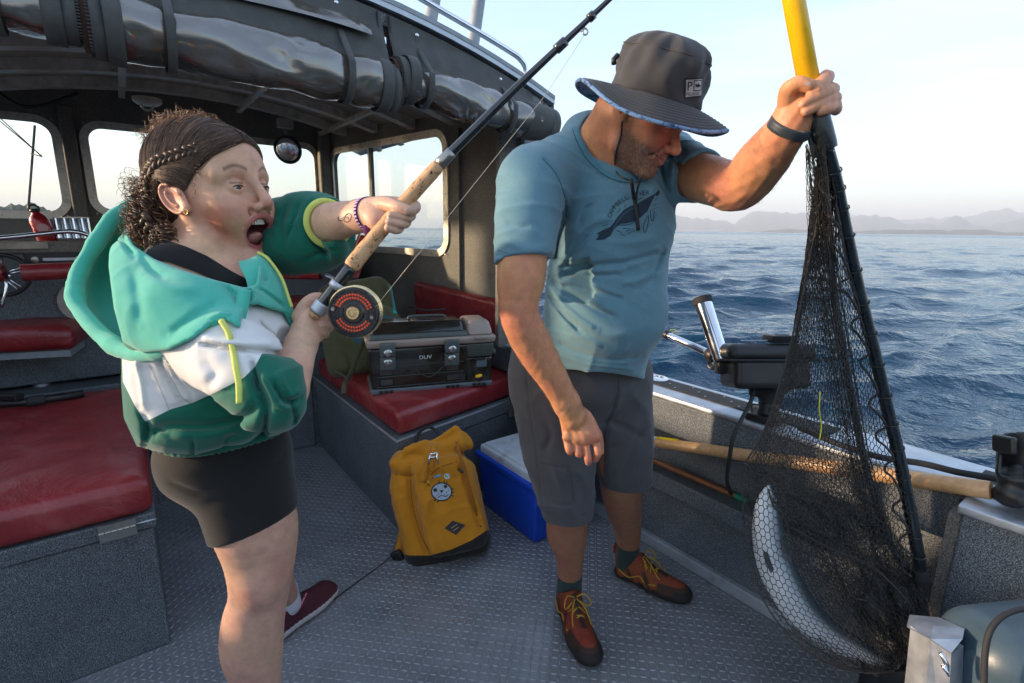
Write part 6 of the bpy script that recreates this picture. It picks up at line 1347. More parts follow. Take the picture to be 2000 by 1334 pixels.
# print on the chest
ink = mat('print_ink', (0.012, 0.030, 0.050), 0.85); ink2 = mat('print_ink_soft', (0.030, 0.085, 0.125), 0.85)
whale = [(1287, 370), (1289, 378), (1283, 384), (1280, 381), (1272, 396), (1265, 412), (1252, 424), (1240, 432), (1225, 436), (1214, 437), (1205, 442), (1198, 450), (1193, 460), (1180, 468), (1163, 469), (1168, 463), (1180, 458), (1186, 452), (1174, 457), (1164, 457), (1176, 450), (1190, 445), (1198, 436), (1206, 424), (1218, 410), (1232, 402), (1245, 398), (1258, 390), (1272, 382), (1280, 378)]
decal('whale_print', [whale], sbv, ink, shirt_o, 0.0010, 5); decal('whale_belly', [stroke(spline([(1198, 447), (1207, 432), (1222, 415), (1240, 405)], 4), 2.0), stroke(spline([(1210, 440), (1230, 438), (1245, 430)], 4), 1.6)], sbv, ink2, shirt_o, 0.0016, 4)
decal('print_lines', [stroke([(a, b), (c_, d_)], 1.1) for a, b, c_, d_ in ((1246, 390, 1256, 386), (1250, 395, 1260, 392), (1216, 446, 1230, 446), (1222, 452, 1238, 447), (1226, 456, 1240, 450), (1204, 450, 1214, 454), (1212, 458, 1222, 460), (1176, 442, 1188, 438), (1180, 447, 1192, 444), (1278, 392, 1284, 386), (1276, 402, 1283, 398), (1272, 410, 1280, 407), (1206, 416, 1212, 406), (1220, 405, 1222, 399))]+[stroke(spline([(1256, 443), (1258, 453), (1262, 451), (1266, 434), (1266, 420), (1260, 432), (1256, 443)], 3), 1.4), stroke(spline([(1270, 410), (1272, 428), (1276, 430), (1278, 412)], 3), 1.4)], sbv, ink, shirt_o, 0.0012, 4)
bpy.context.scene.objects['print_lines']['kind'] = 'stuff'
def arc_text(txt, pts, size, tilt=0):
    tr_all = []; P = spline(np.array(pts, float), 20); s_ = np.concatenate([[0], np.cumsum(np.linalg.norm(np.diff(P, axis=0), axis=1))]); 
    for i, ch in enumerate(txt):
        if ch == ' ': continue
        t = s_[-1]*(i+0.0)/(len(txt)); x0 = np.interp(t, s_, P[:, 0]); y0 = np.interp(t, s_, P[:, 1]); x1 = np.interp(t+2, s_, P[:, 0]); y1 = np.interp(t+2, s_, P[:, 1]); a = math.atan2(y1-y0, x1-x0); tr, w = text_tris(ch)
        for q_ in tr: tr_all.append([(x0+size*(x*math.cos(a)+y*math.sin(a)), y0+size*(x*math.sin(a)-y*math.cos(a))) for x, y in q_])
    return tr_all
tri_mesh('shirt_lettering', arc_text('CAMPBELL RIVER', [(1193, 427), (1200, 412), (1212, 398), (1228, 388), (1248, 382), (1268, 380)], 12.5), lambda x, y: (x, y), ink, shirt_o, sbv, 0.0012)
tri_mesh('shirt_lettering', arc_text('BRITISH COLUMBIA', [(1205, 452), (1216, 459), (1232, 458), (1250, 452), (1270, 440), (1282, 424), (1286, 400)], 5), lambda x, y: (x, y), ink2, shirt_o, sbv, 0.0012)

# shorts
f = Fld()
f.ell(pc(1132, 740, 1.60), (0.222, 0.130, 0.165), None, 0.05); f.cap(pc(1080, 705, 1.56), pc(1190, 715, 1.60), 0.13, 0.12, 0.04)
f.chain([pc(1078, 770, 1.585), pc(1092, 880, 1.63), pc(1108, 990, 1.675)], [0.125, 0.116, 0.087], 0.03); f.chain([pc(1195, 770, 1.64), pc(1214, 860, 1.70), pc(1222, 935, 1.76)], [0.125, 0.104, 0.090], 0.03)
f.ell(pc(1152, 815, 1.64), (0.10, 0.085, 0.10), None, 0.04); f.rbox(pc(1078, 950, 1.60), (0.050, 0.07, 0.03), [[1, 0.1, -0.4], [0, 1, 0], [0.4, 0, 1]], 0.02, 0.012)
crumple(f, 0.0036, 1.3, 9)
def cut2(p, nrm, r_=0.16, t=0.09):
    nrm = np.array(nrm, float); nrm /= np.linalg.norm(nrm); a_ = orth(nrm, (0.1, 0.2, 1)); f.rbox(np.array(p)+nrm*t, (t, r_, r_), [a_[0], a_[1], a_[2]], 0.003, 0.006, 's')
cut2(pc(1108, 1008, 1.68), (0.02, -1, 0.12), 0.13); f.cap(pc(1107, 975, 1.67), pc(1112, 1060, 1.72), 0.078, 0.080, 0.005, 's')
cut2(pc(1222, 943, 1.765), (0.02, -1, 0.12), 0.105); f.cap(pc(1220, 920, 1.755), pc(1226, 990, 1.82), 0.080, 0.082, 0.005, 's')
folds(f, [([(1205, 722), (1207, 760), (1196, 800), (1182, 830)], 3, -0.006), ([(1212, 725), (1214, 760), (1206, 795)], 4, 0.005), ([(1190, 815), (1150, 835), (1110, 838)], 6, -0.008), ([(1182, 830), (1178, 880), (1172, 940)], 6, -0.020), ([(1186, 820), (1230, 840), (1260, 860)], 7, -0.006),
 ([(1056, 905), (1085, 912), (1112, 914)], 2.0, -0.004), ([(1112, 912), (1116, 950), (1120, 985)], 3, -0.007), ([(1062, 965), (1085, 985), (1118, 986)], 3, -0.005), ([(1028, 722), (1034, 790), (1048, 880), (1060, 985)], 2, -0.0035), ([(1125, 915), (1150, 945), (1160, 980)], 8, 0.007), ([(1130, 940), (1138, 970), (1135, 1000)], 6, -0.006),
 ([(1120, 730), (1060, 760), (1025, 800)], 10, 0.004), ([(1060, 820), (1075, 850), (1060, 890)], 7, -0.006), ([(1225, 760), (1262, 800), (1272, 850)], 10, 0.005), ([(1255, 830), (1225, 900), (1210, 940)], 7, -0.005), ([(1075, 905), (1085, 925), (1100, 980)], 5, 0.005), ([(1058, 1000), (1100, 1012), (1150, 1002)], 1.5, -0.002)], lambda P: P[:, 2]*0+1.72)
khaki = fabric('grey_hiking_nylon', (0.080, 0.078, 0.084), wrinkle=0.4, var=0.08, weave=1300, wdist=0.007)
fld_obj('shorts', f, 0.005, khaki, man)
sho = bpy.context.scene.objects['shorts']; MB().tube(c2w(np.array([pc(1212, 728, 1.462), pc(1211, 745, 1.468)])), 0.004, 8).out('zip_pull', M['black'], sho, True)

# wristband and chin cord
bc = pc(1543, 248, 0.949); bn = pc(1556, 222, 0.94)-pc(1528, 270, 0.975); bn /= np.linalg.norm(bn); bx_, by_, _ = (np.cross(bn, (0, 0, 1.0)), None, None); bx_ /= np.linalg.norm(bx_); by_ = np.cross(bn, bx_)
G = [[bc+bn*t+0.0365*(bx_*math.cos(a)+by_*math.sin(a)*0.96) for a in np.linspace(0, 2*PI, 40)] for t in (-0.009, -0.003, 0.003, 0.009)]
o = MB().grid(c2w(np.array(G))).out('wristband', mat('dark_wristband', (0.016, 0.026, 0.034), 0.5, sheen=0.2), man, True); solid(o, 0.003, 1)
# hat
hat = thing('sun_hat', 'charcoal wide brimmed hat with blue edge worn by the man', 'hat', at(1277, 192, 1.185)); hat.parent = man; hat.location = Vector(base(hat)-base(man)); del hat['category']; del hat['label']
Hf, Hu, Hs = orth((0.86, -0.30, -0.10), (0.24, 0.88, -0.405)); ho = pc(1277, 192, 1.185)
def hat_pt(r, th, z): return ho+Hf*(r*math.cos(th)*1.06)+Hs*(r*math.sin(th))+Hu*z
def hat_grid(prof, n=120, wav=0.0):
    G = []
    for r, z, w in prof:
        row = []
        for k in range(n+1):
            th = 2*PI*k/n; dz = w*(0.014*math.cos(2*th+0.3)-0.006*math.cos(th)+0.0055*math.sin(3*th)+0.003*math.sin(5*th+1)); rr_ = r*(1+0.02*(1-w)*math.sin(5*th+z*40)*min(1, z*20 if z > 0 else 0)); row.append(hat_pt(rr_, th, z+dz))
        G.append(row)
    return np.array(G)
char = fabric('charcoal_hat_cloth', (0.052, 0.052, 0.056), wrinkle=0.35, var=0.1, weave=1200, wdist=0.006)
cr = [(0.002, 0.131, 0), (0.025, 0.1295, 0), (0.045, 0.1255, 0), (0.063, 0.119, 0), (0.076, 0.111, 0), (0.086, 0.101, 0), (0.0925, 0.091, 0), (0.0935, 0.086, 0), (0.0965, 0.082, 0), (0.0985, 0.07, 0), (0.0990, 0.055, 0), (0.0990, 0.04, 0), (0.098, 0.02, 0), (0.0985, 0.004, 0), (0.0965, -0.002, 0)]
G = hat_grid(cr); g2 = np.random.default_rng(8)
for i in range(len(cr)):
    for k in range(G.shape[1]):
        th = 2*PI*k/120; t = cr[i][1]; G[i, k] += (Hf*math.cos(th)+Hs*math.sin(th))*(0.0045*math.sin(3*th+t*45+1)*min(1, cr[i][0]/0.05)+0.003*math.sin(7*th-t*70)*min(1, cr[i][0]/0.06)+0.0022*math.sin(13*th+t*30)*(0.03 < t < 0.12))
hcrown = MB().grid(c2w(G)).out('crown', char, hat, True); solid(hcrown, 0.002, -1)
br_ = []
for i in range(61):
    t = i/60; r = 0.0975+(0.170-0.0975)*t; br_.append((r, -0.002-0.030*t**1.2+0.0011*math.sin(t*PI*2*9), t))
o = MB().grid(c2w(hat_grid(br_, 144))).out('brim', char, hat, True); solid(o, 0.002, -1)
m_b, nt, bs = new_mat('blue_camo_cloth'); n1 = noise(nt, 55, 3, 0.6, None, 1.5); cc_ = ramp(nt, n1.outputs['Fac'], [(0.40, (0.02, 0.05, 0.11)), (0.47, (0.13, 0.24, 0.42)), (0.62, (0.19, 0.31, 0.50)), (0.7, (0.03, 0.07, 0.14))]); cc_.color_ramp.interpolation = 'LINEAR'; nt.links.new(cc_.outputs['Color'], bs.inputs['Base Color']); _in(bs, Roughness=0.8)
un = [(0.100+0.070*t, -0.006-0.030*t**1.2, t) for t in np.linspace(0, 1, 16)]; MB().grid(c2w(hat_grid(un, 100))).out('brim_lining', m_b, hat, True)
rim = [hat_pt(0.1715, th, -0.0345+(0.014*math.cos(2*th+0.3)-0.006*math.cos(th)+0.0055*math.sin(3*th)+0.003*math.sin(5*th+1))) for th in np.linspace(0, 2*PI, 100, endpoint=False)]; MB().tube(c2w(np.array(rim)), 0.0042, 8, closed=True, flat=1.0).out('rim_binding', m_b, hat, True)
seam = [hat_pt(0.0933, th, 0.0885)+(Hf*math.cos(th)+Hs*math.sin(th))*(0.0045*math.sin(3*th+0.0885*45+1)+0.003*math.sin(7*th-0.0885*70)+0.0022*math.sin(13*th+2.65)) for th in np.linspace(0, 2*PI, 90, endpoint=False)]; MB().tube(c2w(np.array(seam)), 0.0010, 6, closed=True).out('crown_seam', char, hat, True)
base_s = [hat_pt(0.0985, th, 0.001) for th in np.linspace(0, 2*PI, 90, endpoint=False)]; MB().tube(c2w(np.array(base_s)), 0.0022, 6, closed=True).out('base_seam', M['rubber'], hat, True)
Gw = c2w(G); nn, mm = Gw.shape[:2]; cbv = bvh_of(Gw.reshape(-1, 3), [(i*mm+j, i*mm+j+1, (i+1)*mm+j+1, (i+1)*mm+j) for i in range(nn-1) for j in range(mm-1)])
pB = mat('patch_black', (0.012, 0.012, 0.013), 0.7); pW = mat('patch_silver', (0.42, 0.44, 0.46), 0.6)
pq = [(1338, 153), (1374, 151), (1371, 190), (1337, 194)]
def pin(x, y): a = np.array(pq[0])*(1-x)+np.array(pq[1])*x; b = np.array(pq[3])*(1-x)+np.array(pq[2])*x; return tuple(a*(1-y)+b*y)
decal('hat_patch', [pq], cbv, pB, hat, 0.0015, 5); decal('patch_field', [[pin(0.06, 0.08), pin(0.94, 0.08), pin(0.94, 0.90), pin(0.06, 0.90)]], cbv, pW, hat, 0.003, 5)
tr, w_ = text_tris('PELAGIC'); tri_mesh('patch_lettering', tr, lambda x, y: pin(0.10+0.80*x/w_, 0.86-0.17*y/0.7), pB, hat, cbv, 0.0042)
tr, w_ = text_tris('P'); tri_mesh('patch_letter', tr, lambda x, y: pin(0.12+0.30*x/w_, 0.60-0.44*y/0.7), pB, hat, cbv, 0.0042)
decal('patch_frame', [[pin(0.49, 0.12), pin(0.93, 0.12), pin(0.93, 0.65), pin(0.49, 0.65)]], cbv, pB, hat, 0.0040, 3); decal('patch_window', [[pin(0.53, 0.17), pin(0.90, 0.17), pin(0.90, 0.61), pin(0.53, 0.61)]], cbv, pW, hat, 0.0045, 3)
decal('patch_fish', [[pin(0.57, 0.30), pin(0.63, 0.40), pin(0.72, 0.33), pin(0.78, 0.25), pin(0.80, 0.34), pin(0.92, 0.42), pin(0.80, 0.48), pin(0.70, 0.48), pin(0.62, 0.44), pin(0.58, 0.54), pin(0.60, 0.42)]], cbv, pB, hat, 0.0050, 3)
MB().tube(c2w(np.array([pc(1206, 108, 1.17), pc(1199, 116, 1.165), pc(1199, 125, 1.165)])), 0.006, 8).out('cord_toggle', M['black'], hat, True)
def on_mesh(bvh, pts, off):
    out_ = []
    for (u, v) in pts:
        h_ = hit_px(bvh, u, v); r_ = ray(u, v)
        if h_ is not None: out_.append(np.array(h_[0])-r_/np.linalg.norm(r_)*off)
    return out_
c1 = on_mesh(mbv, [(1216, 246), (1213, 262), (1208, 280), (1203, 298), (1201, 316), (1203, 334)], 0.004)
c2_ = [at(1215, 238, 1.13)]+c1[1:]+[at(1212, 345, 1.135), at(1228, 352, 1.13), at(1234, 358, 1.13)]
MB().tube(spline(c2_, 6), 0.0021, 8).out('chin_cord', M['rubber'], hat, True)
c3 = [at(1233, 352, 1.13)]+on_mesh(sbv, [(1238, 385), (1243, 415), (1247, 450)], 0.006); MB().tube(spline(c3, 5), 0.0045, 8).out('cord_tail', M['rubber'], hat, True); MB().tube(spline([at(1250, 350, 1.14)]+on_mesh(sbv, [(1244, 375), (1243, 395)], 0.008), 5), 0.0025, 8).out('cord_tail', M['rubber'], hat, True)

# shoes and socks
sock = fabric('dark_green_sock', (0.022, 0.040, 0.038), wrinkle=0.3, weave=700, wdist=0.003)
for (a, b) in (((1113, 1128, 1.815), (1110, 1172, 1.855)), ((1227, 1062, 1.99), (1226, 1098, 2.03))):
    f = Fld(); f.cap(pc(*a), pc(*b), 0.043, 0.047, 0.02)
    f.rbox(pc(a[0], a[1]-26, a[2]-0.02), (0.06, 0.035, 0.06), np.eye(3), 0.004, 0.004, 's'); fld_obj('sock', f, 0.004, sock, man)
def shoe_col(Lf):
    def g(V):
        Q = Lf(V); x, y, z = Q.T; C = np.tile(np.array([0.20, 0.040, 0.014]), (len(V), 1)); blk = (0.016, 0.013, 0.012); brn = (0.045, 0.020, 0.012)
        C = mixrow(C, brn, (x > 0.175)*1.0*(z < 0.055+0.0)); C = mixrow(C, blk, (x > 0.232)*(z < 0.045)); C = mixrow(C, blk, z < 0.026+0.006*np.sin(x*120)); C = mixrow(C, blk, (x < 0.01)*(z < 0.055)*1.0)
        C = mixrow(C, brn, (np.abs(np.sin(x*48+z*30)) > 0.93)*(z < 0.07)*(x > 0.02)*(x < 0.18)); C = mixrow(C, (0.02, 0.015, 0.012), gz(y, 0.012)*(x > 0.10)*(x < 0.20)*(z > 0.05)); return C
    return g
def shoe(name, heel, toe, label, who=None, colf=None, lace_mat=None, mark=None):
    A_ = np.array(heel); Bv = np.array(toe)-A_; Ln = np.linalg.norm(Bv); fx_ = Bv/Ln; up = np.array([_Rt[2], _Up[2], _F[2]]); up = up-fx_*(up@fx_); up /= np.linalg.norm(up); sd_ = np.cross(up, fx_); k_ = Ln/0.285
    P = lambda x, y, z: A_+k_*(x*fx_+y*sd_+z*up); Lf = lambda V: np.stack([(V-A_)@fx_, (V-A_)@sd_, (V-A_)@up], 1)/k_
    f = Fld(); ax_l = [fx_, sd_, up]
    f.chain([P(0.035, 0, 0.016), P(0.10, 0.002, 0.016), P(0.19, 0.004, 0.018), P(0.245, 0.002, 0.022)], [0.038, 0.038, 0.050, 0.045], 0.015, sq=(up, 1.9))
    f.chain([P(0.045, 0, 0.055), P(0.11, 0, 0.050), P(0.18, 0.003, 0.036), P(0.235, 0.002, 0.030)], [0.038, 0.040, 0.040, 0.036], 0.025)
    f.chain([P(0.035, 0, 0.085), P(0.085, 0, 0.085)], [0.036, 0.034], 0.02); f.cap(P(0.045, 0, 0.095), P(0.05, 0, 0.16), 0.033, 0.045, 0.008, 's'); f.cap(P(0.10, 0, 0.098), P(0.13, 0, 0.078), 0.020, 0.018, 0.012)
    for q_ in range(9): f.cap(P(0.02+0.028*q_, -0.06, -0.004), P(0.02+0.028*q_, 0.06, -0.004), 0.0042, 0.0042, 0.003, 's')
    f.cap(P(-0.004, 0, 0.085), P(-0.004, 0, 0.115), 0.007, 0.007, 0.008)
    m = skin_mat('shoe_upper', 0.6); m.node_tree.nodes['Principled BSDF'].inputs['Subsurface Weight'].default_value = 0; m.node_tree.nodes['Principled BSDF'].inputs['Roughness'].default_value = 0.75
    o, Vw, Fw = fld_obj(name, f, 0.0032, m, who or man, attrs={'Col': (colf or shoe_col)(Lf)}, label=label)
    lc = lace_mat or mat('yellow_brown_lace', (0.40, 0.24, 0.02), 0.8, 0, 0.5, 400); ln = []
    for q_ in range(5):
        x = 0.105+0.022*q_; z = 0.100-0.0125*q_; sg = (-1)**q_
        ln.append(spline([P(x, -0.026, z-0.012), P(x+0.006, -0.008, z+0.003), P(x+0.012, 0.010, z+0.002), P(x+0.016, 0.026, z-0.018)], 4)); ln.append(spline([P(x+0.016, -0.026, z-0.018), P(x+0.010, -0.008, z+0.004), P(x+0.004, 0.010, z+0.003), P(x, 0.026, z-0.012)], 4))
    for sg in (1, -1):
        ln.append(spline([P(0.11, 0, 0.110), P(0.115, sg*0.030, 0.122), P(0.135, sg*0.045, 0.105), P(0.13, sg*0.035, 0.090), P(0.11, 0, 0.108)], 6)); ln.append(spline([P(0.11, 0, 0.11), P(0.14, sg*0.018, 0.100), P(0.165, sg*0.028, 0.075), P(0.18, sg*0.030, 0.062)], 6)); ln.append(spline([P(0.03, sg*0.040, 0.05), P(0.07, sg*0.043, 0.035), P(0.11, sg*0.043, 0.055), P(0.13, sg*0.040, 0.035), P(0.17, sg*0.045, 0.045)], 6))
    tubes_c('laces', ln[:10] if lace_mat else ln, 0.0023*k_, lc, o, 6)
    return o, bvh_of(Vw, Fw)
fc = lambda u, v, z=0.0: w2c(onz(u, v, z))
shoe('shoe', fc(1100, 1178, 0.005), fc(1160, 1308, 0.005), 'orange and black hiking shoe nearest the camera, pointing down the picture')
shoe('shoe', fc(1200, 1117, 0.005), fc(1350, 1178, 0.005), 'orange and black hiking shoe nearer the side wall')

# ============================================================ THE WOMAN
wo_ = thing('person', 'woman with braided brown hair and green hoodie shouting and holding the rod', 'person', onz(500, 1334, 0)+np.array([0, -0.25, 0]))
wh = Head(pc(424, 377, 0.945), (0.935, 0.060, -0.335), (-0.04, 0.965, -0.24), 0.965)
near = 1 if (wh.s[2] < 0) else -1           # the side of the head towards the camera
fl = Fld(); J = 0.022
build_head(wh, fl, jaw=J, nose=1.0, female=True, mouth_open=True)
wh.c(fl, (-0.045, 0, -0.04), (-0.062, 0.01*near, -0.17), 0.046, 0.052, 0.022); wh.c(fl, (0.008, 0, -0.108), (-0.04, 0, -0.165), 0.026, 0.034, 0.018)
fl.chain([pc(375, 510, 0.975), pc(390, 565, 0.97), pc(405, 680, 1.0), pc(435, 830, 1.06)], [0.066, 0.098, 0.100, 0.09], 0.04)
fl.cap(pc(330, 545, 0.90), pc(452, 556, 1.07), 0.048, 0.040, 0.04); fl.ell(pc(420, 575, 0.93), (0.10, 0.06, 0.06), None, 0.04)
fl.cap(pc(372, 510, 0.93), pc(472, 548, 0.90), 0.010, 0.010, 0.02)                      # collar bone
# far arm
fl.chain([pc(520, 450, 1.06), pc(590, 448, 1.02), pc(640, 437, 0.965), pc(676, 428, 0.93), pc(708, 421, 0.90)], [0.045, 0.042, 0.0375, 0.032, 0.0255], 0.02)
fl.chain([pc(708, 421, 0.90), pc(728, 418, 0.888), pc(748, 415, 0.885)], [0.0255, 0.028, 0.026], 0.015)
fl.ell(pc(752, 418, 0.888), (0.034, 0.026, 0.020), None, 0.012); fl.ell(pc(738, 432, 0.868), (0.020, 0.018, 0.014), None, 0.012); fl.ell(pc(775, 412, 0.893), (0.026, 0.024, 0.014), None, 0.012)
fingers(fl, [([(722, 408, 0.885), (752, 399, 0.862), (776, 405, 0.842), (796, 411, 0.838)], [0.016, 0.0125, 0.0105, 0.0088]),
 ([(775, 400, 0.892), (800, 398, 0.884), (811, 404, 0.862), (803, 412, 0.845)], [0.0115, 0.0105, 0.0098, 0.0086]),
 ([(780, 413, 0.894), (801, 417, 0.880), (797, 424, 0.850), (764, 421, 0.838)], [0.0098, 0.0092, 0.0086, 0.0076]),
 ([(774, 424, 0.892), (793, 431, 0.878), (788, 437, 0.850), (761, 433, 0.838)], [0.0092, 0.0088, 0.0082, 0.0073]),
 ([(766, 436, 0.888), (780, 444, 0.874), (774, 449, 0.850), (758, 445, 0.840)], [0.0085, 0.0080, 0.0074, 0.0066])])
# near forearm and hand on the butt
fl.chain([pc(470, 700, 0.81), pc(545, 768, 0.775), pc(563, 738, 0.792), pc(577, 706, 0.820), pc(588, 674, 0.850)], [0.040, 0.036, 0.033, 0.0285, 0.024], 0.02)
fl.cap(pc(588, 674, 0.850), pc(598, 652, 0.868), 0.024, 0.025, 0.012); fl.ell(pc(603, 630, 0.882), (0.031, 0.036, 0.018), orth((0.45, 0.85, 0.1), (0, 0, 1)), 0.012); fl.ell(pc(618, 628, 0.888), (0.022, 0.036, 0.016), None, 0.010)
fingers(fl, [([(588, 618, 0.872), (598, 596, 0.868), (611, 584, 0.868), (624, 581, 0.874)], [0.015, 0.0118, 0.0100, 0.0088]),
 ([(618, 607, 0.876), (636, 604, 0.882), (642, 610, 0.905), (628, 612, 0.918)], [0.0100, 0.0094, 0.0088, 0.0080]), ([(620, 621, 0.874), (639, 619, 0.880), (645, 625, 0.905), (630, 626, 0.918)], [0.0100, 0.0096, 0.0090, 0.0080]),
 ([(618, 635, 0.874), (636, 634, 0.880), (642, 640, 0.903), (628, 640, 0.914)], [0.0096, 0.0092, 0.0085, 0.0078]), ([(614, 648, 0.874), (630, 648, 0.880), (634, 653, 0.899), (624, 652, 0.908)], [0.0090, 0.0084, 0.0078, 0.0070])])
# legs
fl.chain([pc(455, 900, 1.04), pc(495, 1010, 1.05), pc(508, 1080, 1.065), pc(507, 1150, 1.082), pc(499, 1205, 1.095), pc(496, 1262, 1.112), pc(503, 1334, 1.137), pc(512, 1450, 1.18), pc(517, 1560, 1.225)], [0.080, 0.0820, 0.0700, 0.0590, 0.0585, 0.0585, 0.0490, 0.034, 0.034], 0.02)
fl.ell(pc(512, 1130, 1.04), (0.036, 0.050, 0.040), None, 0.03); fl.ell(pc(484, 1235, 1.12), (0.042, 0.09, 0.05), None, 0.04)
fl.chain([pc(480, 900, 1.20), pc(515, 1030, 1.38), pc(535, 1110, 1.56), pc(562, 1170, 1.745)], [0.085, 0.062, 0.050, 0.036], 0.02)
def wo_col(V):
    Q = wh.inv(V); x, y, z = Q.T; yn = y*near; ay = np.abs(y); hd = (np.hypot(x, z+0.02) < 0.17) & (ay < 0.11)
    C = np.tile(np.array([0.62, 0.36, 0.245]), (len(V), 1)); U, Vv = c2px(V)
    C = mixrow(C, (0.62, 0.33, 0.21), 0.6*np.clip((0.19-np.hypot(x, z+0.02))/0.06, 0, 1)*np.clip((0.13-ay)/0.03, 0, 1))
    C = mixrow(C, (0.46, 0.16, 0.095), hd*(yn > 0)*(0.95*gz(np.hypot((x-0.055)/1.5, (z+0.047)/0.8), 0.025)+1.0*gz(np.hypot((x-0.048)/0.9, (z+0.078)/1.2), 0.019)+0.3*gz(np.hypot(x-0.03, z+0.03), 0.02)))
    C = mixrow(C, (0.42, 0.13, 0.09), hd*gz(np.hypot(np.hypot(x-0.12, y), z+0.042), 0.014)*0.5); C = mixrow(C, (0.45, 0.16, 0.10), hd*gz(np.hypot(x+0.018, z+0.012), 0.034)*(ay > 0.070)*0.6)
    zt, zb = -0.058, -0.094-J*0.70; zc = (zt+zb)/2; er = np.hypot(y/0.0285, (z-0.0110*(y/0.0285)**2*np.where(z > zc, 0.4, 1.0)-zc)/((zt-zb)/2*1.07)); C = mixrow(C, (0.46, 0.13, 0.11), hd*(x > 0.045)*np.clip(1.5-np.abs(er-1.02)*6.0, 0, 1)*0.95); C = mixrow(C, (0.10, 0.02, 0.018), hd*(x > 0.03)*(x < 0.0835)*(er < 0.9))
    bz = z-0.0215-0.10*(0.012-np.abs(ay-0.036))*1.2; bz = z-(0.0255+0.009*np.sin(np.clip((ay-0.014)/0.036, 0, 1)*2.6)-0.003*np.clip((ay-0.014)/0.036, 0, 1)); C = mixrow(C, (0.12, 0.065, 0.04), hd*gz(bz, 0.0032)*(ay > 0.014)*(ay < 0.052)*(x > 0.05)*0.8)
    lash = np.abs(np.hypot((ay-0.0315)/1.0, (z+0.002)/0.55)-0.0148); C = mixrow(C, (0.06, 0.03, 0.02), hd*(x > 0.07)*gz(z-0.0035, 0.0016)*(np.abs(ay-0.0315) < 0.014)*0.9)
    C = mixrow(C, (0.40, 0.17, 0.12), hd*(x > 0.06)*gz(z-0.010, 0.004)*(np.abs(ay-0.031) < 0.014)*0.4)
    C = mixrow(C, (0.46, 0.17, 0.13), gz(np.hypot(U-737, Vv-432), 12)*0.6+gz(np.hypot(U-608, Vv-590), 10)*0.3); C = mixrow(C, (0.44, 0.25, 0.18), (Vv > 900)*0.75)
    C = mixrow(C, (0.36, 0.15, 0.11), (Vv > 900)*(0.35*gz(np.hypot(U-548, Vv-1115), 26)+0.3*gz(np.hypot((U-478)/2, Vv-1165), 14))); return C
hb_ = [wh.L(x, y, z) for x in (-0.14, 0.15) for y in (-0.11, 0.11) for z in (-0.17, 0.15)]; wlo, whi = boxp(hb_)
H1 = (np.array([pc(690, 0, 0.93)[0], pc(0, 475, 0.9)[1], 0.815]), np.array([pc(825, 0, 0.93)[0], pc(0, 375, 0.9)[1], 0.93])); H2 = (np.array([pc(555, 0, 0.88)[0], pc(0, 675, 0.87)[1], 0.82]), np.array([pc(655, 0, 0.92)[0], pc(0, 570, 0.87)[1], 0.945]))
fl0 = fl
V0, F0 = clipped(fl, [(wlo, whi), H1, H2]); parts_ = [(V0, F0)]
for (l_, h_), r_ in (((wlo, whi), 0.0019), (H1, 0.0017), (H2, 0.0018)): parts_.append(mesh_field(fl, r_, l_, h_, slack=1.25))
n_ = 0; VV = []; FF = []
for V, F in parts_: VV.append(V); FF.append(F+n_); n_ += len(V)
wV = np.concatenate(VV); wF = np.concatenate(FF); wW = c2w(wV); wskin = skin_mat('fair_skin', 0.2)
mesh_obj('body', wW, wF, wskin, wo_, True, attrs={'Col': wo_col(wV)}); wbv = bvh_of(wW, wF)
def hp3(x, y, z): return c2w(wh.L(x, y, z)[None])[0]
dirw = lambda d_: d_[0]*_Rt+d_[1]*_Up+d_[2]*_F
# eyes seen through the lids
for yy in (1, -1):
    c = hp3(0.0738, 0.0318*yy, -0.004); ld = dirw(wh.f*1.0-wh.u*0.32); ld /= np.linalg.norm(ld); r_ = 0.0132
    eb = MB().lathe(c, ld, [(r_*math.cos(t), r_*math.sin(t)+1e-5) for t in np.linspace(0.0, PI, 22)][::-1], 28).out('eyeball', M['eye_white'], wo_, True)
    MB().lathe(c, ld, [(r_*1.012*math.cos(t), r_*1.012*math.sin(t)+1e-5) for t in np.linspace(0.0, 0.47, 8)][::-1], 24).out('iris', M['iris'], eb, True)
    arc = [(0.0746+0.0152*math.cos(t), 0.0318*yy+0.0152*math.sin(t), -0.0045+0.0038*math.cos(t*1.5)) for t in np.linspace(-0.85, 0.85, 9)]
    MB().tube([hp3(a[0]+0.0004, a[1], a[2]) for a in arc], [0.0003, 0.0008, 0.001, 0.001, 0.001, 0.001, 0.001, 0.0008, 0.0003], 6).out('eyelashes', M['black'], wo_, True)
g_ = np.random.default_rng(2); ln = []
for yy in (1, -1):
    for k in range(46):
        t = k/45; a = (0.0855-0.017*t**1.5, (0.014+0.036*t)*yy, 0.0255+0.009*math.sin(t*2.6)-0.003*t); dx = 0.005; ln.append([wh.L(a[0]+0.004, a[1], a[2]-0.002), wh.L(a[0]+0.0045, a[1]+yy*dx*0.7, a[2]+0.0022)])
tubes_c('eyebrows', ln, 0.0007, mat('eyebrow_hair', (0.05, 0.026, 0.015), 0.8), wo_, 4, kind='stuff')
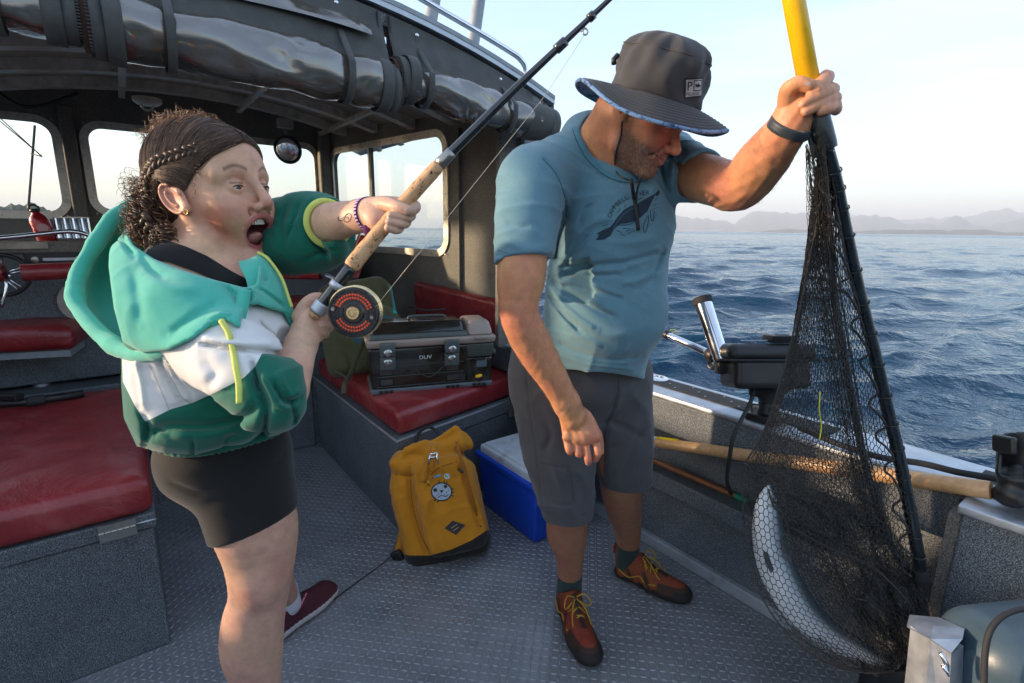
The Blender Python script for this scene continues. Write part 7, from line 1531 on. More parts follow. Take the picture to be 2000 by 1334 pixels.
# teeth and tongue
tm = MB(); zt = -0.058
for k in range(-4, 5):
    y_ = 0.0042*k; x_ = 0.0835-0.010*(y_/0.02)**2; tm.box(hp3(x_, y_, zt-0.0075), dirw(wh.s)*0.0021, dirw(wh.f)*0.0022, dirw(wh.u)*0.0052*(1 if abs(k) < 3 else 0.85), 0.001)
tm.out('teeth', M['teeth'], wo_, 'auto')
f = Fld(); wh.e(f, (0.056, 0, -0.094), (0.024, 0.0175, 0.0095), 0.004, tilt=0.30); fld_obj('tongue', f, 0.0018, M['tongue'], wo_)
er = hp3(0.012, 0.087*near, -0.036); MB().tube([er+0.0045*(math.cos(a)*dirw(wh.f)+math.sin(a)*dirw(wh.u)) for a in np.linspace(0, 2*PI, 16, endpoint=False)], 0.0009, 8, closed=True).out('earring', metal('gold', (0.8, 0.5, 0.2), 0.2), wo_, True)

# ------------------------------------------------------------ hair
hair = mat('dark_brown_hair', (0.062, 0.034, 0.021), 0.46, 0, 0.35, 60, 0.5, 500, 0.001, spec=0.3); hair2 = mat('mid_brown_hair', (0.17, 0.095, 0.055), 0.46, 0, 0.3, 60, 0.3, 500, spec=0.3); hair3 = mat('light_brown_frizz', (0.20, 0.10, 0.045), 0.45, 0, 0.3, 60, 0)
hr = tag(bpy.data.objects.new('hair', None)); COL.objects.link(hr); hr.parent = wo_; _LOC[hr.name] = base(wo_)
f = Fld(); wh.e(f, (-0.026, 0, 0.043), (0.110, 0.0845, 0.094), 0.01); wh.e(f, (0.050, 0, 0.054), (0.0455, 0.060, 0.048), 0.02); wh.e(f, (-0.075, 0.0, -0.015), (0.055, 0.062, 0.060), 0.03); wh.e(f, (-0.02, 0, 0.01), (0.03, 0.084, 0.05), 0.02)
nrm = np.array([0.74, 0, -0.673]); f.rbox(wh.L(*(nrm*(0.0170+0.12))), (0.12, 0.2, 0.2), [wh.f*nrm[0]+wh.u*nrm[2], wh.s, -wh.f*nrm[2]+wh.u*nrm[0]], 0.02, 0.008, 's')
for y in (1, -1): f.ell(wh.L(-0.010, 0.094*y, -0.014), (0.038, 0.034, 0.036), wh.A, 0.006, 's')
def hair_groove(P, d):
    nr_ = np.abs(d) < 0.02
    if not nr_.any(): return d
    Q = wh.inv(P[nr_]); x, y, z = Q.T; th = np.arctan2(np.abs(y), z+0.02); s_ = x*1.0+0.05*th
    g = 0.0011*np.sin(260*(x+0.35*np.abs(y))+6*np.sin(th*3))+0.0009*np.sin(420*(x+0.30*np.abs(y))+3*np.sin(th*7))
    g += -0.0035*gz(y, 0.0032)*(z > 0.06)                                      # the parting
    d = d.copy(); d[nr_] -= g; return d
hfld = Fld(); hfld.ops = list(f.ops)
f.post.append(hair_groove); fld_obj('hair_cap', f, 0.0024, hair, hr)
def shell(Q, off):
    """move head-frame points out or in to the hair surface"""
    c = np.array([-0.018, 0, 0.030]); D = Q-c; D /= np.linalg.norm(D, axis=1)[:, None]; lo_ = np.full(len(Q), 0.02); hi_ = np.full(len(Q), 0.16)
    for _ in range(13):
        m_ = (lo_+hi_)/2; P = c+D*m_[:, None]; W_p = wh.o+wh.sc*(P@wh.A); v = hfull(W_p); lo_ = np.where(v < 0, m_, lo_); hi_ = np.where(v < 0, hi_, m_)
    P = c+D*(lo_+off)[:, None]; return wh.o+wh.sc*(P@wh.A)
hfull = Fld(); wh.e(hfull, (-0.026, 0, 0.043), (0.110, 0.0845, 0.094), 0.01); wh.e(hfull, (0.050, 0, 0.054), (0.0455, 0.060, 0.048), 0.02); wh.e(hfull, (-0.075, 0.0, -0.015), (0.055, 0.062, 0.060), 0.03); wh.e(hfull, (-0.02, 0, 0.01), (0.03, 0.086, 0.05), 0.02)
def surf(x, y, z, off=0.0):                                                     # push a head point onto the hair shell
    c = np.array([-0.026, 0, 0.043]); r_ = np.array([0.110, 0.0845, 0.094])+off; d = np.array([x, y, z])-c; return c+d/math.sqrt(((d/r_)**2).sum())
g_ = np.random.default_rng(12); locks = {0: [], 1: []}; raw = []; kinds = []
for side in (1, -1):
    for k in range(950 if side == near else 260):                                # from the parting down and back to the braid
        t = g_.random(); px0 = 0.096-0.18*t; p0 = np.array([px0, 0.002*side, 0.12 if px0 < 0.04 else 0.12-0.75*(px0-0.04)]); tb_ = np.clip(t*0.95+0.06*g_.normal(), 0, 1)
        br = np.array([0.050-0.125*tb_, 0.068*side, 0.066-0.075*tb_**1.3]); q_ = np.linspace(0, 1, 15)[:, None]; m_ = p0*(1-q_)+br*q_; m_[:, 2] += 0.03*np.sin(PI*q_[:, 0]); m_[:, 0] += 0.014*np.sin(PI*q_[:, 0]); raw.append(m_); kinds.append(int(g_.random() > 0.72))
    for k in range(700 if side == near else 80):                                 # swept back from the temple and over the ear
        t = g_.random(); p0 = np.array([0.066-0.056*t+0.002*g_.normal(), (0.062+0.016*t)*side, 0.062-0.062*t]); e_ = np.array([-0.065-0.03*g_.random(), 0.060*side, 0.048-0.034*t-0.012*g_.random()]); q_ = np.linspace(0, 1, 15)[:, None]
        m_ = p0*(1-q_)+e_*q_; m_[:, 2] += (0.004+0.022*t)*np.sin(PI*q_[:, 0]); raw.append(m_); kinds.append(int(g_.random() > 0.65))
for k in range(620):                                                            # along the hairline
    sd__ = near if k < 500 else -near; t = g_.random(); p0 = np.array([0.094-0.004*g_.random(), 0.002*sd__, 0.074+0.006*g_.random()]); p0[0] -= 0.03*g_.random(); p0[2] += (0.094-p0[0])*0.6; e_ = np.array([0.005+0.03*g_.random(), 0.074*sd__, 0.022+0.040*g_.random()]); q_ = np.linspace(0, 1, 15)[:, None]; m_ = p0*(1-q_)+e_*q_; m_[:, 0] += 0.022*t*np.sin(PI*q_[:, 0]); m_[:, 2] += 0.006*np.sin(PI*q_[:, 0]); raw.append(m_); kinds.append(int(g_.random() > 0.65))
for m_ in raw: m_ += np.sin(np.linspace(0, 5+5*g_.random(), 15)+g_.random()*6)[:, None]*g_.normal(0, 0.0012, 3)
offs = np.repeat(0.0004+0.0044*g_.random(len(raw))**1.5, 15); allp = shell(np.concatenate(raw), offs).reshape(len(raw), 15, 3)
for p_, k_ in zip(allp, kinds): locks[k_].append(p_)
strands('hair_locks', locks[0], 0.0007, hair, hr); strands('hair_locks', locks[1], 0.0006, hair2, hr)
def braid(P, r0, r1, m, name):
    P = spline(np.array(P), 14); n = len(P); T = np.gradient(P, axis=0); T /= np.linalg.norm(T, axis=1)[:, None]; s_ = np.concatenate([[0], np.cumsum(np.linalg.norm(np.diff(P, axis=0), axis=1))]); ref = wh.s*near
    for j in range(3):
        pts = []
        for i in range(n):
            a = np.cross(T[i], ref); a /= np.linalg.norm(a); b = np.cross(a, T[i]); r_ = r0+(r1-r0)*i/(n-1); ph = s_[i]/(r_*4.2)*2*PI+j*2*PI/3; pts.append(P[i]+a*r_*0.95*math.sin(ph)+b*r_*0.45*math.sin(2*ph))
        rr = np.linspace(r0, r1, n)*0.62*(0.85+0.15*np.sin(s_*400)); MB().tube(c2w(np.array(pts)), rr, 8, flat=0.8).out(name, m, hr, True)
bp_ = shell(np.array([[0.050, 0.060*near, 0.066], [0.015, 0.072*near, 0.058], [-0.025, 0.075*near, 0.050], [-0.062, 0.070*near, 0.030], [-0.085, 0.060*near, 0.000], [-0.095, 0.050*near, -0.03]]), np.array([0.000, 0.001, 0.003, 0.004, 0.005, 0.006]))
braid(list(bp_)+[pc(284, 425, 0.895), pc(300, 458, 0.90), pc(322, 480, 0.895)], 0.0078, 0.0092, hair, 'braid')
braid([wh.L(*surf(0.045, -0.058*near, 0.070, 0.004)), wh.L(*surf(-0.045, -0.07*near, 0.05, 0.006)), wh.L(*surf(-0.10, -0.04*near, 0.01, 0.01)), pc(300, 400, 1.0), pc(296, 440, 1.0)], 0.0085, 0.008, hair, 'braid')
def curl(p, d, L_, rad, turns, g):
    d = np.array(d, float); d /= np.linalg.norm(d); a = np.cross(d, (0.3, 0.2, 1.0)); a /= np.linalg.norm(a); b = np.cross(d, a); ph = g.random()*6.28; P = []
    for i in range(int(turns*9)+4):
        t = i/(int(turns*9)+3); P.append(np.array(p)+d*L_*t+rad*(0.35+0.65*math.sin(PI*min(1, t*1.3)))*(a*math.cos(turns*2*PI*t+ph)+b*math.sin(turns*2*PI*t+ph)))
    return np.array(P)
g_ = np.random.default_rng(31); L1 = []; L2 = []; L3 = []
for k in range(300):
    u, v = 258+52*g_.random(), 350+100*g_.random()*g_.random()**0.3; d0 = 0.90+0.10*g_.random(); L1.append(curl(pc(u, v, d0), (0.25*g_.normal()+0.15, -1, 0.2*g_.normal()), 0.045+0.05*g_.random(), 0.007+0.004*g_.random(), 1.8+2*g_.random(), g_))
for k in range(150): u, v = 300+30*g_.random(), 425+40*g_.random(); L1.append(curl(pc(u, v, 0.885+0.04*g_.random()), (0.3*g_.normal()+0.1, -1, 0), 0.035+0.02*g_.random(), 0.007, 1.5+1.5*g_.random(), g_))
for k in range(70): u, v = 255+22*g_.random(), 330+130*g_.random(); L2.append(curl(pc(u, v, 0.93+0.05*g_.random()), (-0.35-0.3*g_.random(), -1+0.5*g_.normal(), 0.1), 0.03+0.03*g_.random(), 0.009+0.005*g_.random(), 1.2+1.2*g_.random(), g_))
for k in range(330):                                                             # frizz standing up over the crown
    x = 0.03-0.15*g_.random()**0.8; y = 0.11*(g_.random()-0.5); p = wh.L(*surf(x, y, 0.12, 0.0)); dd_ = wh.u*1.0-wh.f*(0.3+0.6*g_.random())+wh.s*0.5*g_.normal(); L3.append(curl(p, dd_, 0.010+0.022*g_.random(), 0.004+0.007*g_.random(), 0.8+1.3*g_.random(), g_))
for k in range(40): x = -0.02-0.08*g_.random(); p = wh.L(*surf(x, 0.07*near, 0.03, 0.0)); L3.append(curl(p, wh.s*near*0.4-wh.f+wh.u*g_.normal()*0.6, 0.02+0.03*g_.random(), 0.008, 0.8, g_))
for k in range(14): t = g_.random(); p = wh.L(*surf(0.055-0.045*t, 0.07*near, 0.055-0.06*t, 0.001)); L2.append(curl(p, wh.f*(0.6)+wh.s*near*0.3-wh.u*(0.4+0.4*g_.random()), 0.012+0.012*g_.random(), 0.004, 0.7, g_))
strands('curls', L1[::2], 0.0011, hair, hr); strands('curls', L1[1::2], 0.0009, hair2, hr); strands('loose_curls', L2, 0.00038, hair3, hr); strands('frizz', L3, 0.00032, hair3, hr, n=3)

# ------------------------------------------------------------ clothes
blk = fabric('black_jersey', (0.013, 0.012, 0.012), wrinkle=0.2, var=0.1, wdist=0.006)
decal('tank_top', [[(248, 468), (280, 466), (330, 470), (365, 482), (405, 500), (450, 528), (504, 557), (500, 566), (470, 566), (430, 552), (380, 530), (330, 512), (290, 505), (255, 495)]], wbv, blk, wo_, 0.004, 8)
f = Fld()
f.ell(pc(438, 880, 1.06), (0.126, 0.080, 0.115), None, 0.04); f.ell(pc(415, 925, 1.06), (0.085, 0.055, 0.09), None, 0.05); 
f.chain([pc(455, 890, 1.05), pc(482, 960, 1.05), pc(500, 1040, 1.055)], [0.105, 0.0945, 0.086], 0.03); f.chain([pc(480, 900, 1.18), pc(512, 1010, 1.34)], [0.10, 0.075], 0.03)
a_ = orth((0.34, -1, 0.1), (0, 0, 1)); f.rbox(pc(500, 1021, 1.055)+a_[0]*0.06, (0.06, 0.15, 0.13), [a_[0], a_[1], a_[2]], 0.003, 0.005, 's')
folds(f, [([(330, 940), (380, 960), (430, 965)], 5, -0.003), ([(400, 985), (450, 975), (500, 950)], 6, -0.002), ([(560, 880), (530, 910), (480, 920)], 6, -0.003)])
fld_obj('shorts', f, 0.005, blk, wo_)
# hoodie
white_poly = [(238, 684), (300, 686), (372, 655), (420, 622), (448, 612), (466, 618), (485, 592), (560, 600), (585, 640), (562, 694), (512, 690), (498, 716), (476, 738), (430, 762), (378, 786), (332, 800), (284, 824), (262, 790), (240, 745)]
hood_att = lambda nt: None
def reg_color(poly_list):
    def g(V):
        U, Vv = c2px(V); return np.stack([sdpoly(U, Vv, p)/100 for p in poly_list]+[U*0]*(3-len(poly_list)), 1)
    return g
def reg_mat(base_c, cols):
    def g(nt):
        at_ = node(nt, 'ShaderNodeAttribute', attribute_name='Reg'); sp = node(nt, 'ShaderNodeSeparateColor'); nt.links.new(at_.outputs['Color'], sp.inputs[0]); c = base_c
        for i, cc in enumerate(cols):
            l = node(nt, 'ShaderNodeMath', operation='LESS_THAN'); l.inputs[1].default_value = 0; nt.links.new(sp.outputs[i], l.inputs[0]); c = mixc(nt, l.outputs[0], c, cc)
        return c
    return g
GRN, WHT, TEAL_ = (0.004, 0.110, 0.070), (0.66, 0.65, 0.63), (0.060, 0.400, 0.300)
def poly_cut(poly, k=0.006, soft=0.0):
    def g(P, d):
        m_ = d < 0.03; U, Vv = c2px(P[m_]); b = sdpoly(U, Vv, poly)/1000*P[m_][:, 2]+soft; a = d[m_]; h = np.clip(0.5-0.5*(a-b)/k, 0, 1); d = d.copy(); d[m_] = a+(b-a)*h+k*h*(1-h); return d
    return g
def hood_vol(f, e=0.0):
    f.chain([pc(392, 585, 0.93), pc(402, 670, 0.93), pc(412, 760, 0.95), pc(428, 830, 0.98)], [0.125+e, 0.138+e, 0.152+e, 0.150+e], 0.04)
    f.ell(pc(330, 790, 0.93), (0.078+e, 0.085+e, 0.09+e), None, 0.04)
    f.chain([pc(322, 600, 0.86), pc(390, 650, 0.81), pc(475, 715, 0.755), pc(548, 780, 0.745)], [0.070+e, 0.068+e, 0.062+e, 0.052+e], 0.03)   # near upper sleeve
    f.ell(pc(385, 615, 0.835), (0.115+e, 0.07+e, 0.09+e), None, 0.04); f.cap(pc(440, 585, 0.87), pc(545, 625, 0.93), 0.065+e, 0.052+e, 0.05)
f = Fld(); hood_vol(f); f.chain([pc(300, 825, 0.96), pc(380, 842, 0.89), pc(480, 828, 0.90), pc(545, 806, 0.95)], [0.042, 0.048, 0.048, 0.046], 0.04)
f.chain([pc(548, 785, 0.745), pc(562, 760, 0.77), pc(568, 735, 0.79)], [0.050, 0.048, 0.043], 0.03); f.ell(pc(545, 795, 0.80), (0.050, 0.045, 0.05), None, 0.03)
f.ell(pc(530, 660, 0.86), (0.040, 0.030, 0.04), None, 0.025); crumple(f, 0.0042, 1.2, 12)
f.post.append(poly_cut([(250, 560), (300, 575), (400, 590), (480, 595), (562, 598), (584, 640), (568, 676), (556, 692), (574, 694), (594, 712), (598, 760), (596, 800), (578, 832), (520, 852), (470, 864), (440, 868), (380, 884), (320, 880), (270, 868), (246, 815), (240, 740), (238, 650)], 0.03, -0.004))
a_ = orth(pc(585, 690, 0.83)-pc(555, 765, 0.765), (0, 0, 1)); f.rbox(pc(570, 724, 0.797)+a_[0]*0.03, (0.030, 0.055, 0.055), [a_[0], a_[1], a_[2]], 0.003, 0.005, 's'); f.cap(pc(562, 752, 0.775), pc(590, 670, 0.85), 0.0385, 0.040, 0.005, 's')
folds(f, [([(395, 672), (450, 680), (505, 686), (555, 690)], 4.5, -0.012), ([(390, 660), (450, 668), (540, 670)], 7, 0.007), ([(340, 650), (345, 668), (352, 660)], 5, -0.006), ([(305, 690), (325, 730), (350, 775), (375, 790)], 4, -0.005), ([(318, 688), (345, 735), (378, 780)], 2, -0.003),
 ([(500, 745), (520, 790), (515, 840), (495, 870)], 8, -0.014), ([(515, 735), (545, 790), (575, 800)], 6, 0.008), ([(530, 745), (556, 785), (585, 775)], 5, -0.009), ([(490, 700), (500, 735), (505, 760)], 6, -0.014), ([(560, 770), (575, 810), (570, 830)], 5, -0.007), ([(545, 730), (570, 775), (590, 760)], 5, 0.006),
 ([(285, 840), (340, 832), (420, 832), (480, 812), (505, 785)], 9, -0.010), ([(275, 800), (290, 835), (285, 865)], 7, -0.010), ([(330, 850), (400, 850), (470, 835)], 12, 0.008), ([(300, 855), (310, 840), (330, 845)], 5, -0.008), ([(375, 855), (378, 875), (376, 888)], 3, -0.006), ([(440, 870), (445, 855), (470, 848)], 6, -0.007),
 ([(262, 700), (275, 750), (283, 815)], 6, 0.004), ([(330, 800), (400, 780), (480, 745)], 6, -0.003), ([(395, 700), (420, 730), (400, 760)], 10, -0.004)], lambda P: P[:, 2]*0+0.99)
hoodm = fabric('hoodie_fleece', None, attr=reg_mat(GRN, [WHT]), wrinkle=0.25, var=0.07, weave=1400, wdist=0.008, sheen=0.25)
hobj, hV, hF = fld_obj('hoodie', f, 0.0040, hoodm, wo_, attrs={'Reg': reg_color([white_poly])}); hbv = bvh_of(hV, hF)
# hem and cuff bands
f = Fld(); f.chain([pc(290, 862, 0.98), pc(350, 874, 0.93), pc(430, 864, 0.92), pc(520, 844, 0.97), pc(562, 826, 1.0)], [0.014, 0.018, 0.020, 0.016, 0.012], 0.01); folds(f, [([(x, 840), (x+2, 890)], 2.5, -0.003) for x in range(290, 560, 13)]); fld_obj('hem_band', f, 0.004, fabric('green_fleece', GRN, wrinkle=0.25, weave=1400), hobj)
# teal yoke with hood
yoke_poly = [(232, 430), (262, 480), (300, 505), (345, 524), (395, 540), (440, 552), (478, 562), (500, 556), (506, 515), (510, 492), (524, 506), (548, 540), (568, 590), (580, 625), (572, 655), (556, 612), (500, 594), (482, 600), (468, 642), (440, 624), (415, 632), (380, 660), (330, 684), (280, 690), (240, 668), (222, 600), (212, 520), (214, 470)]
f = Fld(); hood_vol(f, 0.009); f.ell(pc(320, 550, 0.90), (0.080, 0.085, 0.085), None, 0.05); f.ell(pc(300, 610, 0.845), (0.060, 0.075, 0.065), None, 0.05); f.chain([pc(505, 500, 1.00), pc(535, 550, 0.97), pc(560, 610, 0.95)], [0.036, 0.040, 0.034], 0.03)
folds(f, [([(262, 520), (270, 580), (275, 640)], 12, -0.004), ([(430, 520), (445, 560), (478, 585)], 3, -0.004), ([(435, 555), (470, 590), (490, 575)], 5, -0.006), ([(478, 562), (490, 580), (470, 635)], 4, -0.008), ([(492, 560), (500, 585), (480, 600)], 4, 0.005),
 ([(500, 560), (530, 580), (555, 600)], 4, -0.006), ([(330, 655), (380, 620), (430, 590)], 9, -0.005), ([(280, 540), (330, 560), (400, 565)], 12, 0.004), ([(270, 490), (300, 530), (330, 545)], 8, -0.004), ([(225, 440), (240, 470), (262, 500)], 5, -0.008), ([(505, 500), (520, 530), (515, 555)], 4, -0.007)], lambda P: P[:, 2]*0+0.98)
crumple(f, 0.0030, 1.4, 15); f.post.append(poly_cut(yoke_poly)); tealm = fabric('teal_fleece', TEAL_, wrinkle=0.25, var=0.07, weave=1400, wdist=0.008, sheen=0.3)
yo, yV_, yF_ = fld_obj('yoke', f, 0.0038, tealm, hobj, label='turquoise upper panel of the hoodie'); yobv = bvh_of(yV_, yF_)
def crest(rows, name): o_ = MB().grid(patch(rows, 8, 8)).out(name, tealm, hobj, True); solid(o_, 0.006, 0); return o_
crest([[(318, 384, 1.06), (252, 404, 1.02), (205, 448, 0.99), (162, 515, 0.96), (146, 575, 0.925), (182, 640, 0.875), (236, 682, 0.825), (300, 692, 0.775)],
 [(300, 410, 1.10), (240, 430, 1.08), (200, 480, 1.06), (178, 540, 1.03), (180, 590, 0.99), (210, 640, 0.93), (250, 672, 0.87), (305, 680, 0.80)],
 [(305, 450, 1.10), (262, 465, 1.09), (238, 500, 1.07), (226, 550, 1.04), (228, 600, 1.0), (238, 640, 0.94), (262, 664, 0.88), (312, 672, 0.82)]], 'hood')
crest([[(330, 392, 1.06), (290, 408, 1.03), (255, 440, 1.0), (232, 470, 0.97)], [(330, 440, 1.04), (300, 452, 1.01), (268, 470, 0.97), (245, 490, 0.94)], [(335, 475, 1.03), (300, 490, 0.99), (270, 505, 0.95), (262, 530, 0.91)]], 'hood_fold')
crest([[(466, 514, 0.880), (488, 508, 0.890), (506, 500, 0.905), (522, 502, 0.93)], [(472, 528, 0.868), (492, 518, 0.875), (514, 514, 0.89), (536, 522, 0.92)], [(480, 545, 0.855), (500, 542, 0.862), (524, 540, 0.875), (550, 547, 0.90)], [(486, 566, 0.84), (508, 566, 0.85), (534, 566, 0.865), (562, 577, 0.89)]], 'collar_flap')
rimp = [(322, 380, 1.06), (285, 388, 1.04), (250, 404, 1.02), (222, 425, 1.0), (200, 455, 0.985), (178, 490, 0.97), (158, 525, 0.955), (147, 562, 0.93), (152, 598, 0.905), (182, 638, 0.87), (212, 666, 0.845), (240, 684, 0.82), (272, 692, 0.795), (304, 688, 0.772), (338, 676, 0.752), (372, 660, 0.738), (402, 638, 0.728), (430, 620, 0.728), (452, 620, 0.735)]
rp = spline(np.array([pc(*p) for p in rimp]), 6); g_ = np.random.default_rng(6); rr_ = 0.0138+0.0010*np.sin(np.arange(len(rp))*0.33)+0.0008*np.sin(np.arange(len(rp))*0.71+1)+0.0004*g_.normal(size=len(rp)); rr_[-24:] *= np.linspace(1, 0.45, 24)
MB().tube(c2w(rp), rr_, 14).out('hood_rim', tealm, hobj, True)
ylw = fabric('pale_yellow_cord', (0.55, 0.58, 0.13), wrinkle=0.1)
zc_ = [at(504, 493, 0.898), at(520, 502, 0.90), (at(537, 522, 0.895)), at(552, 547, 0.88), at(562, 576, 0.865), at(570, 600, 0.86)]
if len(zc_) > 2: MB().tube(spline(zc_, 6), 0.0026, 6).out('yellow_piping', ylw, hobj, True)
dc_ = [at(432, 626, 0.715)]+on_mesh(hbv, [(446, 650), (455, 685), (460, 715)], 0.006)+on_mesh(hbv, [(466, 750), (467, 788)], 0.012); MB().tube(spline(dc_, 6), 0.0042, 8).out('drawstring', ylw, hobj, True)
ribbon('zip_placket', [at(478, 566, 0.775), at(474, 590, 0.765), at(468, 615, 0.755), at(462, 640, 0.75)], 0.018, tealm, hobj, 0.004); MB().tube(c2w(np.array([pc(515, 553, 0.86), pc(535, 570, 0.865), pc(545, 600, 0.87)])), 0.0035, 6).out('zip_teeth', mat('dark_teal_zip', (0.01, 0.10, 0.07), 0.5), hobj, True)
decal('seam', [stroke(spline([(312, 675), (322, 710), (335, 740), (355, 775), (372, 788)], 4), 1.0), stroke(spline([(278, 690), (300, 730), (330, 800)], 4), 1.0)], hbv, mat('seam_shadow', (0.33, 0.31, 0.29), 0.8), hobj, 0.0008)
# far sleeve
f = Fld(); f.chain([pc(500, 470, 1.15), pc(548, 460, 1.11), pc(600, 455, 1.04), pc(640, 440, 0.985)], [0.070, 0.074, 0.078, 0.052], 0.03); f.ell(pc(590, 482, 1.0), (0.085, 0.045, 0.06), None, 0.04); f.ell(pc(600, 420, 1.01), (0.06, 0.035, 0.05), None, 0.03); f.ell(pc(645, 482, 0.985), (0.034, 0.024, 0.03), None, 0.02); f.ell(pc(560, 495, 1.08), (0.05, 0.035, 0.05), None, 0.04)
a_ = orth(pc(672, 430, 0.93)-pc(640, 438, 0.975), (0, 0, 1)); f.rbox(pc(640, 437, 0.965)+a_[0]*0.04, (0.040, 0.07, 0.07), [a_[0], a_[1], a_[2]], 0.003, 0.006, 's'); f.ell(pc(660, 488, 0.97), (0.020, 0.020, 0.035), None, 0.02)
folds(f, [([(610, 395), (600, 430), (612, 470), (640, 500)], 4, -0.010), ([(622, 396), (614, 430), (622, 462), (650, 488)], 4, 0.006), ([(585, 395), (575, 430), (560, 470)], 4, -0.005), ([(560, 395), (550, 440), (555, 490)], 6, -0.005), ([(600, 505), (630, 492), (660, 488)], 4, -0.005), ([(630, 398), (622, 420)], 3, -0.005)])
crumple(f, 0.0050, 0.9, 17)
grn = fabric('green_sleeve_fleece', GRN, wrinkle=0.25, var=0.08, weave=1400, sheen=0.2); fld_obj('far_sleeve', f, 0.004, grn, hobj)
cc0 = pc(640, 437, 0.962); b1_, b2_ = a_[1], a_[2]; MB().tube(c2w(np.array([cc0+a_[0]*0.002+(b1_*math.cos(t)+b2_*math.sin(t))*0.0415 for t in np.linspace(0, 2*PI, 36, endpoint=False)])), 0.0058, 8, closed=True).out('yellow_cuff', ylw, hobj, True)
# bracelet, tattoo
bn = pc(720, 418, 0.89)-pc(690, 425, 0.915); bn /= np.linalg.norm(bn); bx_ = np.cross(bn, (0, 0, 1.0)); bx_ /= np.linalg.norm(bx_); by_ = np.cross(bn, bx_); bc = pc(719, 419, 0.893)
pur = fabric('purple_band', (0.10, 0.015, 0.07), wrinkle=0.1); lil = mat('lilac_stripe', (0.50, 0.36, 0.60), 0.7)
G = [[bc+bn*t+0.0272*(bx_*math.cos(a)+by_*math.sin(a)) for a in np.linspace(0, 2*PI, 36)] for t in (-0.007, 0, 0.007)]; br_o = MB().grid(c2w(np.array(G))).out('bracelet', pur, wo_, True); solid(br_o, 0.0025, 1)
mb = MB()
for k in range(30):
    a = 2*PI*k/30; c = bc+0.0291*(bx_*math.cos(a)+by_*math.sin(a)); rd = bx_*math.cos(a)+by_*math.sin(a); tg = np.cross(bn, rd); mb.box(c2w(c[None])[0], dirw(bn)*0.0045, dirw(tg)*0.0016, dirw(rd)*0.0006)
mb.out('bracelet_stripes', lil, br_o)
MB().box(at(712, 400, 0.868), dirw(bn)*0.008, dirw(bx_)*0.0035, dirw(by_)*0.002, 0.0015).out('bracelet_buckle', M['screw'], br_o, 'auto'); ribbon('bracelet_tail', [at(714, 440, 0.866), at(717, 451, 0.862), at(720, 460, 0.862)], 0.012, pur, br_o, 0.002)
clef = spline([(662, 423), (660, 426), (662, 430), (668, 431), (673, 426), (676, 419), (682, 417), (686, 421), (684, 429), (678, 434), (672, 431), (674, 425), (679, 424), (681, 428)], 5); decal('tattoo', [stroke(clef, 1.7), stroke(spline([(684, 417), (678, 419), (672, 424), (666, 427)], 4), 1.3)], wbv, mat('tattoo_ink', (0.07, 0.07, 0.075), 0.6), wo_, 0.0006, 3)
nail([(790, 410.5, 5.2, 4.0, 0.1), (757, 423, 3.2, 2.6, -0.3), (756, 436, 3.0, 2.4, -0.4)], wo_, wbv)
# shoes
def sneaker(Lf):
    def g(V):
        Q = Lf(V); x, y, z = Q.T; C = np.tile(np.array([0.060, 0.008, 0.016]), (len(V), 1)); C = mixrow(C, (0.42, 0.40, 0.40), (z < 0.030)); C = mixrow(C, (0.35, 0.04, 0.04), z < 0.007); return C
    return g
s1, sb1 = shoe('shoe', fc(520, 1262, 0.004), fc(652, 1152, 0.004), 'burgundy running shoe with pink N visible behind her leg', wo_, sneaker, M['rubber'])
pnk = mat('pink_print', (0.60, 0.16, 0.20), 0.5); tr, w_ = text_tris('N'); decal('shoe_letter', [stroke([(564, 1194), (576, 1164)], 3.0), stroke([(575, 1165), (586, 1188)], 3.0), stroke([(585, 1188), (599, 1158)], 3.0)], sb1, pnk, s1, 0.002, 4)
f = Fld(); f.cap(pc(556, 1150, 1.72), pc(562, 1180, 1.74), 0.040, 0.043, 0.01); fld_obj('sock', f, 0.004, mat('white_sock', (0.45, 0.45, 0.5), 0.9), wo_)
p_ = c2w(np.array([pc(517, 1560, 1.225)]))[0]; shoe('shoe', w2c(np.array([p_[0]-0.05, p_[1]+0.02, 0.004])), w2c(np.array([p_[0]+0.20, p_[1]-0.05, 0.004])), 'burgundy running shoe under her near leg', wo_, sneaker, M['rubber'])

# ============================================================ ROD AND REEL
rod = thing('fishing_rod', 'long black fishing rod with cork grip held by the woman', 'fishing rod', at(625, 602, 0.88))
RP = [(612, 617, 0.862), (640, 581, 0.860), (685, 522, 0.858), (720, 479, 0.865), (780, 408, 0.858), (858, 322, 0.848), (930, 249, 0.838), (1000, 179, 0.828), (1080, 103, 0.815), (1150, 37, 0.802), (1210, -20, 0.79), (1330, -135, 0.765), (1640, -440, 0.70), (2300, -1000, 0.60)]
rc_ = spline(np.array([pc(*p) for p in RP]), 12); ru = 1000+1000*rc_[:, 0]/rc_[:, 2]; rwd = c2w(rc_)
def rseg(u0, u1): return rwd[(ru >= u0) & (ru <= u1)]
def cork_mat():
    m, nt, bs = new_mat('worn_cork'); n = noise(nt, 95, 4, 0.7, (1, 1, 1), 0.5); c = ramp(nt, n.outputs['Fac'], [(0.36, (0.035, 0.018, 0.010)), (0.42, (0.50, 0.28, 0.13)), (0.7, (0.62, 0.38, 0.20))]); nt.links.new(c.outputs['Color'], bs.inputs['Base Color']); _in(bs, Roughness=0.7); bump(nt, bs, n.outputs['Fac'], 0.5, 0.0015); return m
cork = cork_mat()
P = rseg(683, 864); k = len(P); MB().tube(P, np.interp(np.linspace(0, 1, k), [0, 0.03, 0.3, 0.36, 0.5, 0.97, 1], [0.0115, 0.0136, 0.0136, 0.0128, 0.0128, 0.0116, 0.0098]), 24).out('cork_grip', cork, rod, True)
